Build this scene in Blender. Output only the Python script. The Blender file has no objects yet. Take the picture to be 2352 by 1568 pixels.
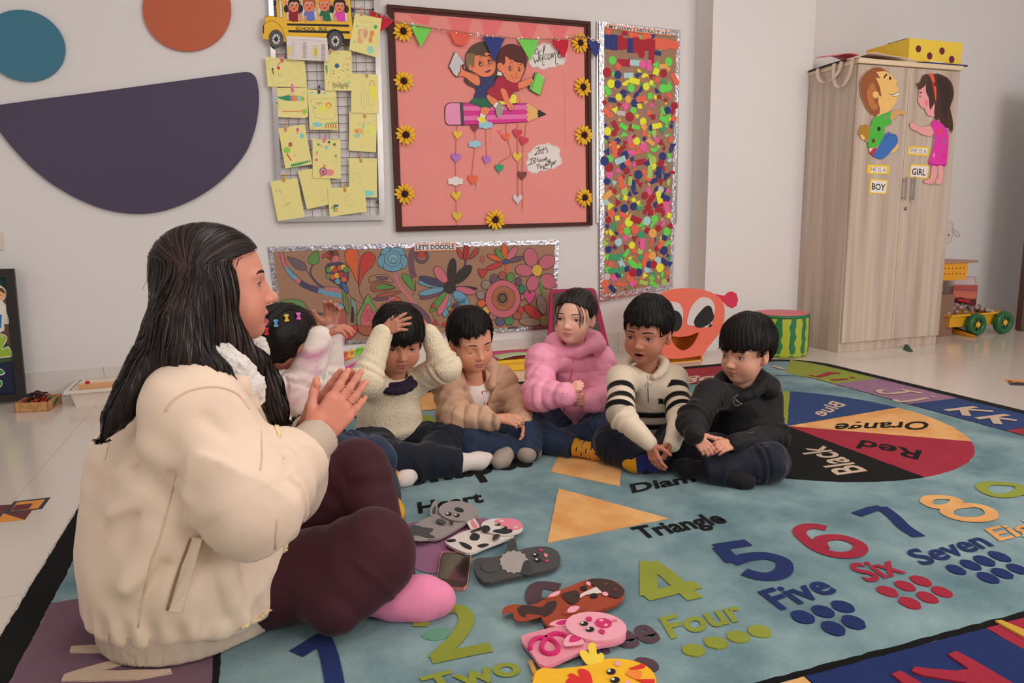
import bpy,math,random
import numpy as np
from mathutils import Matrix,Vector
from mathutils.bvhtree import BVHTree
random.seed(7);np.random.seed(7)
sc=bpy.context.scene
COL=sc.collection
S=0.86
FPX=1672.0
def _R(pitch,roll,yaw):
 cy,sy=math.cos(yaw),math.sin(yaw);cp,sp=math.cos(pitch),math.sin(pitch);cr,sr=math.cos(roll),math.sin(roll)
 A=np.array([[cy,-sy,0],[0,0,-1],[sy,cy,0]]);P=np.array([[1,0,0],[0,cp,-sp],[0,sp,cp]])
 return np.array([[cr,-sr,0],[sr,cr,0],[0,0,1]])@P@A
CM=_R(math.radians(9.35),math.radians(-.744),math.radians(19.455))
CC=np.array([0,0,S])
cam=bpy.data.objects.new('camera',bpy.data.cameras.new('camera'));COL.objects.link(cam)
cam.data.sensor_width=36;cam.data.lens=FPX/2352*36;cam.data.clip_start=.02
mw=Matrix.Identity(4)
for i in range(3):
 mw[i][0]=CM[0][i];mw[i][1]=-CM[1][i];mw[i][2]=-CM[2][i];mw[i][3]=CC[i]
cam.matrix_world=mw
sc.camera=cam
sc.view_settings.view_transform='Standard';sc.view_settings.look='None'
sc.view_settings.gamma=1;sc.view_settings.use_curve_mapping=False
sc.view_settings.exposure=0.14
# --- light: the room's ambient daylight, a wide window front right, ceiling panels
w=bpy.data.worlds.new('world');sc.world=w;w.use_nodes=True
w.node_tree.nodes['Background'].inputs[0].default_value=(1,.955,.925,1)
w.node_tree.nodes['Background'].inputs[1].default_value=.37
def area(name,loc,target,sx,sy,power,col=(1,.955,.92)):
 l=bpy.data.lights.new(name,'AREA');l.shape='RECTANGLE';l.size=sx;l.size_y=sy;l.energy=power;l.color=col
 o=bpy.data.objects.new(name,l);COL.objects.link(o);o.location=loc
 o.rotation_euler=(Vector(target)-Vector(loc)).to_track_quat('-Z','Y').to_euler()
 return o
area('window_light',(3.6,-2.2,2.1),(1.2,3.2,.6),2.6,1.7,88)
area('window_light_left',(-2.6,-2.0,1.9),(.8,3.0,.7),1.8,1.5,18)
CEIL=2.9
for lx,ly in((.3,.3),(2.6,.3),(.3,2.1),(2.6,2.1)):
 area('ceiling_panel_light',(lx,ly,CEIL-.03),(lx,ly,0),.6,.6,7)
# ---- helpers
def ray(px,py):return CM.T@np.array([(px-1176)/FPX,(py-784)/FPX,1.0])
def at(px,py,y):
 d=ray(px,py);return CC+d*(y/d[1])
def floor_at(px,py,z=0.0):
 d=ray(px,py);return CC+d*((z-S)/d[2])
def proj(p):
 c=CM@(np.asarray(p)-CC);return(1176+FPX*c[0]/c[2],784+FPX*c[1]/c[2])
def ZZ(x0,y0,s):
 return lambda*v:[(x0+v[i]/s,y0+v[i+1]/s)for i in range(0,len(v),2)]
class Plane:
 def __init__(s,axis,val):s.axis,s.val=axis,val
 def uv(s,px,py,off=0.0):
  d=ray(px,py)
  if s.axis=='y':p=CC+d*((s.val-off)/d[1]);return(p[0],p[2])
  p=CC+d*((s.val+off-S)/d[2]);return(p[0],p[1])
 def xyz(s,u,v,off=0.0):
  return(u,s.val-off,v)if s.axis=='y' else(u,v,s.val+off)
 def scale(s,px,py):
  a=np.array(s.uv(px-4,py));b=np.array(s.uv(px+4,py));return float(np.linalg.norm(a-b))/8
def sl(c):c=c/255.0;return c/12.92 if c<=.04045 else((c+.055)/1.055)**2.4
GAIN=1.5
def rgb(r,g=None,b=None,k=GAIN):
 if g is None:r,g,b=r
 return tuple(min(.92,max(.004,sl(c)*k))for c in(r,g,b))
MATS={}
def mat(name,col,rough=.6,var=.06,vs=20.,bump=0.,bs=200.,metal=0.,spec=.4,sheen=0.,coat=0.,kind='noise',stretch=None,bdist=.001,alpha=1.,trans=0.,emit=None,attr=None,sss=0.):
 if name in MATS:return MATS[name]
 m=bpy.data.materials.new(name);m.use_nodes=True;nt=m.node_tree;N=nt.nodes;L=nt.links
 b=N['Principled BSDF'];MATS[name]=m
 b.inputs['Roughness'].default_value=rough;b.inputs['Metallic'].default_value=metal
 b.inputs['Specular IOR Level'].default_value=spec
 if sheen:b.inputs['Sheen Weight'].default_value=sheen;b.inputs['Sheen Roughness'].default_value=.4
 if coat:b.inputs['Coat Weight'].default_value=coat;b.inputs['Coat Roughness'].default_value=.15
 if trans:b.inputs['Transmission Weight'].default_value=trans
 if alpha<1:b.inputs['Alpha'].default_value=alpha
 if sss:
  b.inputs['Subsurface Weight'].default_value=sss;b.inputs['Subsurface Radius'].default_value=(.012,.005,.003);b.inputs['Subsurface Scale'].default_value=.5
 tc=N.new('ShaderNodeTexCoord');mp=N.new('ShaderNodeMapping');L.new(tc.outputs['Object'],mp.inputs[0])
 if stretch:mp.inputs['Scale'].default_value=stretch
 nz=N.new('ShaderNodeTexNoise');nz.inputs['Scale'].default_value=vs;nz.inputs['Detail'].default_value=4;L.new(mp.outputs[0],nz.inputs['Vector'])
 mx=N.new('ShaderNodeMix');mx.data_type='RGBA';L.new(nz.outputs['Fac'],mx.inputs['Factor'])
 A,B=mx.inputs[6],mx.inputs[7]
 if attr:
  at_=N.new('ShaderNodeAttribute');at_.attribute_name=attr
  for sock,f in((A,1-var),(B,1+var)):
   v=N.new('ShaderNodeVectorMath');v.operation='SCALE';v.inputs['Scale'].default_value=f
   L.new(at_.outputs['Color'],v.inputs[0]);L.new(v.outputs[0],sock)
 else:
  A.default_value=tuple(min(1,c*(1-var))for c in col)+(1,);B.default_value=tuple(min(1,c*(1+var))for c in col)+(1,)
 L.new(mx.outputs[2],b.inputs['Base Color'])
 if bump:
  n2=N.new('ShaderNodeTexNoise' if kind=='noise' else 'ShaderNodeTexWave' if kind=='wave' else 'ShaderNodeTexVoronoi')
  n2.inputs['Scale'].default_value=bs;L.new(mp.outputs[0],n2.inputs['Vector'])
  if kind=='noise':n2.inputs['Detail'].default_value=3
  bp=N.new('ShaderNodeBump');bp.inputs['Strength'].default_value=bump;bp.inputs['Distance'].default_value=bdist
  L.new(n2.outputs[0],bp.inputs['Height']);L.new(bp.outputs[0],b.inputs['Normal'])
 if emit:b.inputs['Emission Color'].default_value=emit[0]+(1,);b.inputs['Emission Strength'].default_value=emit[1]
 return m
PAINT=mat('paper_print',(1,1,1),.62,.04,60,attr='Col')
def worldloc(o):
 v=Vector((0,0,0))
 while o:v=v+o.location;o=o.parent
 return v
def tag(o,label,cat,group=None):
 o['label']=label;o['category']=cat
 if group:o['group']=group
 return o
def thing(name,label,cat,loc=(0,0,0),group=None):
 o=bpy.data.objects.new(name,None);COL.objects.link(o);o.location=Vector(loc);o.empty_display_size=.05
 return tag(o,label,cat,group)
def obj(name,V,Fc,m,parent=None,smooth=False,cols=None,org=None):
 me=bpy.data.meshes.new(name);V=np.asarray(V,dtype=float).reshape(-1,3)
 base=worldloc(parent)if parent else Vector(org if org is not None else(0,0,0))
 V=V-np.array(base)
 if isinstance(Fc,np.ndarray)and Fc.ndim==2:
  n,k=Fc.shape
  me.vertices.add(len(V));me.vertices.foreach_set('co',V.astype(np.float32).ravel())
  me.loops.add(n*k);me.loops.foreach_set('vertex_index',Fc.astype(np.int32).ravel())
  me.polygons.add(n);me.polygons.foreach_set('loop_start',np.arange(0,n*k,k,dtype=np.int32))
  me.update(calc_edges=True);me.validate()
 else:
  me.from_pydata([tuple(v)for v in V],[],[tuple(f)for f in Fc]);me.update()
 if cols is not None and len(me.vertices)==len(cols):
  a=me.color_attributes.new('Col','FLOAT_COLOR','POINT');c=np.ones((len(cols),4),dtype=np.float32);c[:,:3]=cols
  a.data.foreach_set('color',c.ravel())
 if smooth:me.polygons.foreach_set('use_smooth',[True]*len(me.polygons))
 if m is not None:me.materials.append(m)
 o=bpy.data.objects.new(name,me);COL.objects.link(o)
 if parent:o.parent=parent
 elif org is not None:o.location=base
 return o
def copy_of(o,name,parent,loc):
 c=o.copy();c.name=name;COL.objects.link(c);c.parent=parent;c.location=Vector(loc)-(worldloc(parent)if parent else Vector());return c
def struct(o):o['kind']='structure';return o
def catmull(P,n=6,closed=True):
 P=np.asarray(P,float);m=len(P);out=[]
 rng=range(m)if closed else range(m-1)
 for i in rng:
  g=(lambda j:P[j%m])if closed else(lambda j:P[min(max(j,0),m-1)])
  a,b,c,d=g(i-1),g(i),g(i+1),g(i+2)
  for t in np.arange(n)/n:
   out.append(.5*(2*b+(c-a)*t+(2*a-5*b+4*c-d)*t*t+(3*b-a-3*c+d)*t**3))
 if not closed:out.append(P[-1])
 return np.array(out)
def disc_pts(cx,cy,rx,ry=None,rot=0,n=28):
 ry=rx if ry is None else ry;a=np.linspace(0,2*math.pi,n,endpoint=False);c,s=math.cos(rot),math.sin(rot)
 return[(cx+rx*math.cos(t)*c-ry*math.sin(t)*s,cy+rx*math.cos(t)*s+ry*math.sin(t)*c)for t in a]
def orient(U):
 U=list(U);ar=sum(U[i][0]*U[(i+1)%len(U)][1]-U[(i+1)%len(U)][0]*U[i][1]for i in range(len(U)))
 return U if ar>0 else U[::-1]
def prism(pl,U,off,th):
 U=orient(U);n=len(U);V=[pl.xyz(u,v,off+th)for u,v in U]+[pl.xyz(u,v,off)for u,v in U]
 Fc=[tuple(range(n)),tuple(range(2*n-1,n-1,-1))]+[(i,n+i,n+(i+1)%n,(i+1)%n)for i in range(n)]
 return V,Fc
def card(name,pl,pts,off,th,m,parent=None,smooth=0,uv=False):
 if smooth:pts=catmull(pts,smooth)
 U=[tuple(p)for p in pts]if uv else[pl.uv(x,y,off+th)for x,y in pts]
 V,Fc=prism(pl,U,off,th)
 org=None if parent else np.mean(np.array(V),axis=0)
 return obj(name,V,Fc,m,parent,org=org)
_txt={}
def text_mesh(s,bold=0.0,shear=0.0):
 key=(s,bold,shear)
 if key in _txt:return _txt[key]
 cu=bpy.data.curves.new('t','FONT');cu.body=s;cu.size=1;cu.offset=bold;cu.shear=shear;cu.resolution_u=3
 o=bpy.data.objects.new('t',cu);COL.objects.link(o)
 me=bpy.data.meshes.new_from_object(o.evaluated_get(bpy.context.evaluated_depsgraph_get()))
 V=np.array([v.co[:2]for v in me.vertices]);Fc=[tuple(p.vertices)for p in me.polygons]
 bpy.data.objects.remove(o);bpy.data.curves.remove(cu);bpy.data.meshes.remove(me)
 V[:,0]-=V[:,0].min();wd=V[:,0].max();cap=.70
 _txt[key]=(V/np.array([wd,cap]),Fc);return _txt[key]
class Art:
 def __init__(s,pl,off=0.0,step=2.5e-5):s.pl,s.off,s.step,s.V,s.F,s.C=pl,off,step,[],[],[]
 def _add(s,U,Fc,col):
  n=len(s.V);s.off+=s.step
  s.V+=[s.pl.xyz(u,v,s.off)for u,v in U];s.F+=[tuple(n+i for i in f)for f in Fc];s.C+=[col]*len(U)
 def poly(s,pts,col,smooth=0,uv=False):
  if smooth:pts=catmull(pts,smooth)
  U=[tuple(p)for p in pts]if uv else[s.pl.uv(x,y,s.off)for x,y in pts]
  s._add(orient(U),[tuple(range(len(U)))],col);return s
 def disc(s,cx,cy,rx,col,ry=None,rot=0,n=22):return s.poly(disc_pts(cx,cy,rx,ry,rot,n),col)
 def line(s,pts,wpx,col,smooth=0,closed=False,wm=None,uv=False,taper=False):
  if smooth:pts=catmull(pts,smooth,closed)
  w=wm if wm else(wpx if uv else wpx*s.pl.scale(*pts[0]))
  U=np.array([tuple(p)for p in pts]if uv else[s.pl.uv(x,y,s.off)for x,y in pts]);n=len(U)
  T=(np.roll(U,-1,0)-np.roll(U,1,0))if closed else np.gradient(U,axis=0)
  T/=np.maximum(1e-9,np.linalg.norm(T,axis=1))[:,None];Nn=np.stack([-T[:,1],T[:,0]],1)*w/2
  if taper:Nn*=np.interp(np.linspace(0,1,n),[0,.15,.85,1],[.3,1,1,.3])[:,None]
  Q=np.concatenate([U+Nn,U-Nn]);rr=range(n if closed else n-1)
  s._add([tuple(q)for q in Q],[(n+i,n+(i+1)%n,(i+1)%n,i)for i in rr],col);return s
 def text(s,st,o,r,t,col,bold=0.,shear=0.,uv=False):
  V,Fc=text_mesh(st,bold,shear);o,r,t=(np.array(p if uv else s.pl.uv(*p,s.off))for p in(o,r,t))
  U=o+V[:,:1]*(r-o)+V[:,1:]*(t-o)
  e1,e2=r-o,t-o
  if e1[0]*e2[1]-e1[1]*e2[0]<0:Fc=[f[::-1]for f in Fc]
  s._add([tuple(u)for u in U],Fc,col);return s
 def build(s,name,parent,m=None):
  return obj(name,s.V,s.F,m or PAINT,parent,cols=np.array(s.C))
def tube(pts,r,n=6,closed=False,cap=True):
 P=np.asarray(pts,float);k=len(P);r=np.full(k,r)if np.isscalar(r)else np.asarray(r)
 T=(np.roll(P,-1,0)-np.roll(P,1,0))if closed else np.gradient(P,axis=0)
 T/=np.maximum(1e-9,np.linalg.norm(T,axis=1))[:,None]
 up=np.array([0,0,1.])if abs(T[0][2])<.9 else np.array([1.,0,0]);a=np.linspace(0,2*math.pi,n,endpoint=False);V=[]
 for i in range(k):
  x=np.cross(T[i],up);x/=max(1e-9,np.linalg.norm(x));y=np.cross(x,T[i]);up=y
  V+=[P[i]+r[i]*(math.cos(t)*x+math.sin(t)*y)for t in a]
 Fc=[]
 for i in range(k if closed else k-1):
  j=(i+1)%k
  Fc+=[(i*n+q,i*n+(q+1)%n,j*n+(q+1)%n,j*n+q)for q in range(n)]
 if cap and not closed:Fc+=[tuple(range(n))[::-1],tuple(range((k-1)*n,k*n))]
 return V,Fc
def join(*parts):
 V,Fc=[],[]
 for v,f in parts:n=len(V);V+=[tuple(p)for p in v];Fc+=[tuple(n+i for i in q)for q in f]
 return V,Fc
def box(x0,x1,y0,y1,z0,z1,bev=0.0):
 if bev<=0:
  V=[(x,y,z)for z in(z0,z1)for y in(y0,y1)for x in(x0,x1)]
  return V,[(0,2,3,1),(4,5,7,6),(0,1,5,4),(2,6,7,3),(0,4,6,2),(1,3,7,5)]
 b=bev;V=[];Fc=[]
 ring=lambda i,z:[(x0+b-i*b,y0+(0 if i else b)*0,z)]
 lv=[(z0,b),(z0+b,0),(z1-b,0),(z1,b)]
 for z,q in lv:
  c=[(x0+b,y0+q),(x1-b,y0+q),(x1-q,y0+b),(x1-q,y1-b),(x1-b,y1-q),(x0+b,y1-q),(x0+q,y1-b),(x0+q,y0+b)]
  V+=[(x,y,z)for x,y in c]
 for k in range(3):Fc+=[(k*8+i,k*8+(i+1)%8,k*8+8+(i+1)%8,k*8+8+i)for i in range(8)]
 return V,Fc+[tuple(range(7,-1,-1)),tuple(range(24,32))]
def lathe(prof,cx,cy,n=40,closed_bottom=True):
 V=[];Fc=[];k=len(prof)
 for r,z in prof:V+=[(cx+r*math.cos(2*math.pi*i/n),cy+r*math.sin(2*math.pi*i/n),z)for i in range(n)]
 for j in range(k-1):Fc+=[(j*n+i,j*n+(i+1)%n,(j+1)*n+(i+1)%n,(j+1)*n+i)for i in range(n)]
 return V,Fc+[tuple(range(n))[::-1],tuple(range((k-1)*n,k*n))]
def rotz(V,c,a):
 V=np.asarray(V,float)-np.array([c[0],c[1],0]);ca,sa=math.cos(a),math.sin(a)
 return np.stack([V[:,0]*ca-V[:,1]*sa+c[0],V[:,0]*sa+V[:,1]*ca+c[1],V[:,2]],1)
YW=4.919*S
WALL=Plane('y',YW)
RZ=.012
RUG=Plane('z',RZ);FLOOR=Plane('z',0.0)
# ---- room shell
wall_m=mat('wall_paint',(.82,.785,.775),.75,.015,3,.08,400,bdist=.0006)
floor_m=mat('floor_tile',(.76,.675,.60),.16,.03,6,spec=.45,coat=.25)
base_m=mat('baseboard_tile',(.76,.71,.665),.3,.05,40)
grout_m=mat('grout',(.66,.58,.51),.6)
struct(obj('wall_back',*box(-4,8,YW,YW+.15,0,CEIL),wall_m))
fl=struct(obj('floor',*box(-4,8,-3,YW,-.05,-.004),grout_m))
TX0,TY0=floor_at(100,1168.6)[0],floor_at(150,1161.5)[1]
TX0=floor_at(120,1047)[0]
TP=.60
tile=None
for i in range(-7,14):
 for j in range(-8,6):
  x0,y0=TX0+i*TP,TY0+j*TP
  x1,y1=min(8,x0+TP),min(YW,y0+TP)
  if x0>=8 or y0>=YW or x0<-4 or y0<-3:continue
  full=abs(x1-x0-TP)<1e-6 and abs(y1-y0-TP)<1e-6
  g=.0006
  if full and tile:copy_of(tile,'tile',fl,(x0+TP/2,y0+TP/2,0));continue
  V,Fc=box(-(x1-x0)/2+g,(x1-x0)/2-g,-(y1-y0)/2+g,(y1-y0)/2-g,-.01,0)
  t=obj('tile',V,Fc,floor_m,fl);t.location=((x0+x1)/2,(y0+y1)/2,0)
  if full:tile=t
struct(obj('ceiling',*box(-4,8,-3,YW+.15,CEIL,CEIL+.1),wall_m))
bb=struct(obj('baseboard_back',*box(-4,8,YW-.004,YW-.0005,0,.158*S),base_m))
BH=.162*S
for k in range(20):
 x0=TX0-6*TP+k*TP
 obj('skirting_tile',*box(x0+.0008,x0+TP-.0008,YW-.010,YW-.001,0,BH,.0015),base_m,bb)
pxl=floor_at(1617.5,824)[0]
PY=4.70*S
pl_=Plane('y',PY)
PX0,PX1=pl_.uv(1627,400)[0],pl_.uv(1855,390)[0]
struct(obj('wall_pillar',*box(PX0,PX1,PY,YW-.0002,0,CEIL),wall_m))
pan_m=mat('light_panel',(.9,.9,.9),.4,emit=((1,.95,.9),3))
frm_m=mat('white_metal',(.8,.8,.78),.4)
for k,(lx,ly)in enumerate(((.3,.3),(2.6,.3),(.3,2.1),(2.6,2.1))):
 t=thing('ceiling_light','square white ceiling light panel, %s of four'%('front left','front right','rear left','rear right')[k],'light',(lx,ly,CEIL),'ceiling light panels')
 obj('frame',*join(box(lx-.32,lx+.32,ly-.32,ly-.30,CEIL-.02,CEIL-.0005),box(lx-.32,lx+.32,ly+.30,ly+.32,CEIL-.02,CEIL-.0005),box(lx-.32,lx-.30,ly-.30,ly+.30,CEIL-.02,CEIL-.0005),box(lx+.30,lx+.32,ly-.30,ly+.30,CEIL-.02,CEIL-.0005)),frm_m,t)
 obj('diffuser',*box(lx-.30,lx+.30,ly-.30,ly+.30,CEIL-.012,CEIL-.001),pan_m,t)
ink=rgb(38,42,60);och=rgb(190,125,45);mar=rgb(86,32,38)
z5=ZZ(0,940,5.6)
a=Art(FLOOR,.0002)
a.poly(z5(-200,1245,140,1222,415,1295,320,1420,-200,1380),mar).poly(z5(-200,1345,45,1335,320,1420,-200,1475),och)
a.poly(z5(180,1183,655,1127,540,1280,45,1340),ink).poly(z5(220,1193,580,1155,490,1272,130,1310),och).poly(z5(205,1228,425,1206,370,1280,135,1305),mar)
a.poly(z5(-200,1325,45,1338,0,1385,-200,1400),ink)
a.build('floor_inlay',fl)
z6=ZZ(2230,860,11.2)
a=Art(FLOOR,.0002)
a.poly(z6(845,122,2200,190,2200,330,1010,268),ink).poly(z6(845,122,2200,190,2200,290,1180,190,975,222),och).poly(z6(940,145,1120,185,985,215),mar)
a.build('floor_inlay',fl)
# ---- boards and pictures on the back wall
K={n:rgb(*c)for n,c in dict(black=(28,27,28),white=(205,197,192),red=(178,30,50),blue=(42,52,112),green=(98,200,75),orange=(238,100,72),yellow=(222,205,50),skin=(222,118,80),pink=(216,128,122),brown=(84,40,30),grey=(110,108,108),gold=(196,160,50),silver=(175,168,165)).items()}
z1=ZZ(0,0,3.016)
def mdf(name,c):return mat(name,c,.42,.02,8,spec=.4)
def board_shape(name,pts,col,label,smooth=5):
 return tag(card(name,WALL,pts,.002,.018,mdf('panel_paint_%d_%d_%d'%col,rgb(*col)),smooth=smooth),label,'wall panel','painted panels on the wall')
purp=z1(-60,737,-20,728,300,684,700,632,1100,578,1500,524,1650,504,1700,498,1735,504,1766,528,1784,575,1794,660,1790,760,1765,900,1705,1050,1600,1185,1470,1300,1310,1395,1130,1460,960,1480,780,1462,600,1405,400,1300,240,1180,110,1050,0,915,-55,840,-85,780)
board_shape('semicircle_panel',purp,(60,50,72),'large dark purple half-round panel fixed to the white wall')
board_shape('round_panel',[(x/3.016,y/3.016)for x,y in disc_pts(165,315,290,243,.35,40)],(48,100,122),'teal blue round panel at the left edge of the wall',0)
board_shape('round_panel',[(x/3.016,y/3.016)for x,y in disc_pts(1295,62,308,292,.2,40)],(162,78,50),'orange round panel high above the purple half-round panel',0)
tag(card('switch_plate',WALL,[(-14,535),(5,533),(8,573),(-12,575)],.001,.008,mat('plate',rgb(188,175,168),.4)),'pale wall plate at the left edge below the purple panel','switch plate')
zb=ZZ(880,0,2.904)
pb=thing('notice_board','pink paper notice board in a dark brown wooden frame','notice board',WALL.xyz(*WALL.uv(1130,270)))
wood_m=mat('dark_wood',rgb(66,32,25),.5,.25,40,stretch=(1,8,8),spec=.2)
pinkp=mat('pink_paper',rgb(218,128,122),.8,.05,5)
fo=zb(25,28,1385,143,1398,1503,90,1545);fi=zb(74,76,1346,178,1361,1481,128,1511)
card('paper',WALL,zb(60,60,1360,165,1375,1495,110,1528),.006,.010,pinkp,pb)
mid=[tuple((np.array(fo[i])*.45+np.array(fi[i])*.55))for i in range(4)]
for i in range(4):
 j=(i+1)%4
 r=card('frame_rail',WALL,[fo[i],fo[j],fi[j],fi[i]],.001,.024,wood_m,pb)
 card('moulding',WALL,[fo[i],fo[j],mid[j],mid[i]],.025,.008,wood_m,r)
dk=rgb(216,102,104);z4=ZZ(880,30,8.254);z5=ZZ(1120,30,8.254)
for p in(z4(470,30,900,62,850,240,620,180),z4(1220,88,1690,112,1590,400,1300,345),z5(-140,100,300,140,190,380,120,425,-60,410),z5(560,182,960,214,850,470,660,465),z5(1130,232,1530,258,1430,470,1260,472)):a=Art(WALL,.0161);a.poly(p,dk);a.build('faded_mark',pb)
a=Art(WALL,.0161);a.line(zb(1203,490,1210,700,1216,1000),.8,rgb(190,88,84)).line(zb(130,1040,900,1048),.5,rgb(208,118,112))
a.line(zb(716,860,717,975),.7,rgb(190,80,80))
a.build('paper_crease',pb)
card('paper_overlap',WALL,zb(926,1090,930,1250,940,1440,956,1489,1362,1481,1358,1050,960,1060),.0165,.0006,pinkp,pb)
hz=ZZ(1000,270,6.03)
heart_uv=[(0,-.5),(.22,-.28),(.44,-.02),(.5,.2),(.42,.38),(.25,.42),(.1,.34),(0,.2),(-.1,.34),(-.25,.42),(-.42,.38),(-.5,.2),(-.44,-.02),(-.22,-.28)]
a=Art(WALL,.0162);a.poly([(1000+(883+60*u)/6.03,270+(205-42*v*2)/6.03)for u,v in heart_uv],rgb(222,92,100));a.build('faded_mark',pb)
def sunflower(px,py,r,label):
 u,v=WALL.uv(px,py,.03);c=np.array(WALL.xyz(u,v,.026));R=r*WALL.scale(px,py)
 t=thing('sunflower',label,'flower',c,'sunflowers on the notice board')
 prof=[(0,.0,.34),(.13,.35,.34),(.155,.6,.34),(.10,.85,.3),(0,1.0,.24),(-.10,.85,.3),(-.155,.6,.34),(-.13,.35,.34)]
 V=[(0,-.10*R,.25*R)]+[(x*R,-(.10+.14*math.sin(z*2.6))*R,(.18+z*.82)*R)for x,z,_ in prof]+[(0,-.30*R,.62*R)]
 n=len(prof);Fc=[(1+i,1+(i+1)%n,n+1)for i in range(n)]
 oc=np.array(rgb(205,92,22));ye=np.array(rgb(236,168,32))
 cl=[oc]+[oc*(1-z)**1.6+ye*(1-(1-z)**1.6)for _,z,_ in prof]+[ye*.97]
 first=None
 k0=random.random()
 for ring,(cnt,sc_,dy)in enumerate(((13,1.0,.06),(9,.84,-.04))):
  for k in range(cnt):
   ang=2*math.pi*(k+k0+ring*.5)/cnt
   if first is None:
    first=obj('petal',np.array(V)+c,Fc,PAINT,t,True,cols=np.array(cl));p=first
   else:p=copy_of(first,'petal',t,c)
   p.location=(0,dy*R,0);p.rotation_euler=(random.uniform(-.12,.12),ang,0);p.scale=(sc_*random.uniform(.9,1.1),1,sc_*random.uniform(.93,1.05))
 dome=[(c[0]+R*.36*math.sin(a_)*math.cos(b_),c[1]-R*(.16+.2*math.cos(a_)),c[2]+R*.36*math.sin(a_)*math.sin(b_))for a_ in np.linspace(.12,1.57,5)for b_ in np.linspace(0,2*math.pi,16,endpoint=False)]
 Fd=[(j*16+i,(j+1)*16+i,(j+1)*16+(i+1)%16,j*16+(i+1)%16)for j in range(4)for i in range(16)]+[tuple(range(16))]
 obj('flower_head',dome,Fd,mat('sunflower_seed',rgb(48,28,22),.9,.5,300,1.,500,bdist=.004),t,True)
 return t
for px,py,r,lb in((925.8,72.3,24,'yellow sunflower at the top left corner of the pink board'),(927.2,187,24,'yellow sunflower second from the top on the left frame rail'),(931.7,310,24.5,'yellow sunflower third from the top on the left frame rail'),(929.2,445.3,24,'yellow sunflower at the bottom left of the pink board'),(1137.2,504.5,23,'yellow sunflower in the middle of the bottom frame rail'),(1332.1,99.2,20.5,'yellow sunflower at the top right corner of the pink board'),(1338.3,200.4,21,'yellow sunflower second from the top on the right frame rail'),(1340.7,310.6,21.5,'yellow sunflower third from the top on the right frame rail'),(1342.1,453.9,20.5,'yellow sunflower at the bottom right of the pink board')):
 sunflower(px,py,r,lb)
zc=ZZ(1000,80,7.13)
ct=thing('pencil_cutout','painted card cut-out of two cartoon children riding a pink pencil','cut-out',WALL.xyz(*WALL.uv(1130,200),.02))
cardm=mat('card_edge',rgb(60,40,40),.7)
O1=.017
card('pencil',WALL,zc(150,1210,160,1160,200,1120,260,1105,450,1108,900,1118,1510,1115,1690,1222,1820,1300,1690,1352,1520,1425,1200,1445,700,1472,450,1485,220,1480,175,1460,155,1400),O1,.004,cardm,ct)
a=Art(WALL,O1+.0041)
a.poly(zc(163,1215,175,1160,210,1130,260,1118,395,1120,420,1470,225,1470,185,1450,165,1400),rgb(208,130,165))
a.poly(zc(395,1118,448,1118,470,1474,420,1474),rgb(62,62,66))
y0=[1118,1165,1245,1325,1405,1476];yr=[1118,1150,1225,1298,1375,1425];pk=[rgb(176,52,120),rgb(205,100,155),rgb(190,42,125),rgb(205,100,155),rgb(194,38,128)]
for i in range(5):
 xl=452+(y0[i]-1118)*.06;xl2=452+(y0[i+1]-1118)*.06
 tip=[1510,1485,1478,1480,1485,1520]
 zig=[(tip[i],yr[i]),(1525,(yr[i]+yr[i+1])/2),(tip[i+1],yr[i+1])]if i<4 else[(1485,1375),(1520,1422)]
 a.poly(zc(xl,y0[i],*[c for p in zig for c in p],xl2,y0[i+1]),pk[i])
 a.line(zc(xl2,y0[i+1],zig[-1][0],zig[-1][1]),.5,K['black'])
a.poly(zc(1510,1118,1688,1225,1665,1245,1690,1262,1662,1290,1690,1310,1668,1330,1690,1350,1522,1420,1490,1378,1525,1340,1482,1300,1525,1262,1480,1228,1520,1190,1485,1150),rgb(204,158,95))
a.poly(zc(1690,1225,1818,1300,1690,1350,1668,1330,1690,1310,1665,1290,1692,1262,1666,1245),K['black'])
a.build('painting',ct)
card('girl_figure',WALL,zc(490,380,500,310,560,220,620,160,720,115,800,110,900,130,1000,250,1010,420,1010,620,1000,690,985,770,960,860,830,900,840,1040,935,1160,890,1200,885,1250,830,1330,835,1415,740,1445,680,1380,740,1300,755,1190,640,1130,565,1100,640,1030,635,1000,665,930,655,870,560,830,500,790,465,735,500,700,440,665,370,685,345,695,290,640,215,520,225,490,310,280,360,290,480,455,460,520,470,570,500,560),O1+.005,.004,cardm,ct)
SK=rgb(222,116,80);a=Art(WALL,O1+.0092)
hair1=rgb(72,58,42)
a.poly(zc(495,380,505,315,565,225,625,165,720,122,800,115,890,140,985,250,1003,420,1003,620,990,665,940,662,900,300,660,320,640,500,650,660,560,600,505,550),hair1,3)
a.poly(zc(470,735,560,745,640,800,650,865,560,830,510,790),hair1,3)
a.poly(zc(500,330,560,300,640,320,635,500,520,520),rgb(112,94,62),3)
a.poly(zc(650,330,740,300,900,300,975,420,980,560,930,650,850,685,760,680,680,640,620,600,560,570,540,520,570,488,635,520),SK,3)
a.poly(zc(660,300,800,290,840,370,740,330,790,365,700,330,655,345),hair1)
for ex,ey in((750,460),(900,425)):
 a.disc(1000+ex/7.13,80+ey/7.13,6.6,K['black'],9.2,-.15);a.disc(1000+ex/7.13,80+ey/7.13,6.0,rgb(214,120,85),8.6,-.15)
 a.disc(1000+(ex-5)/7.13,80+(ey+8)/7.13,4.6,K['black'],6.6);a.disc(1000+(ex-4)/7.13,80+(ey+8)/7.13,3.9,rgb(190,100,70),5.8)
 a.disc(1000+(ex-16)/7.13,80+(ey+15)/7.13,3.0,K['black'],4.4);a.disc(1000+(ex-12)/7.13,80+(ey+25)/7.13,1.1,K['white'],1.5)
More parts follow.
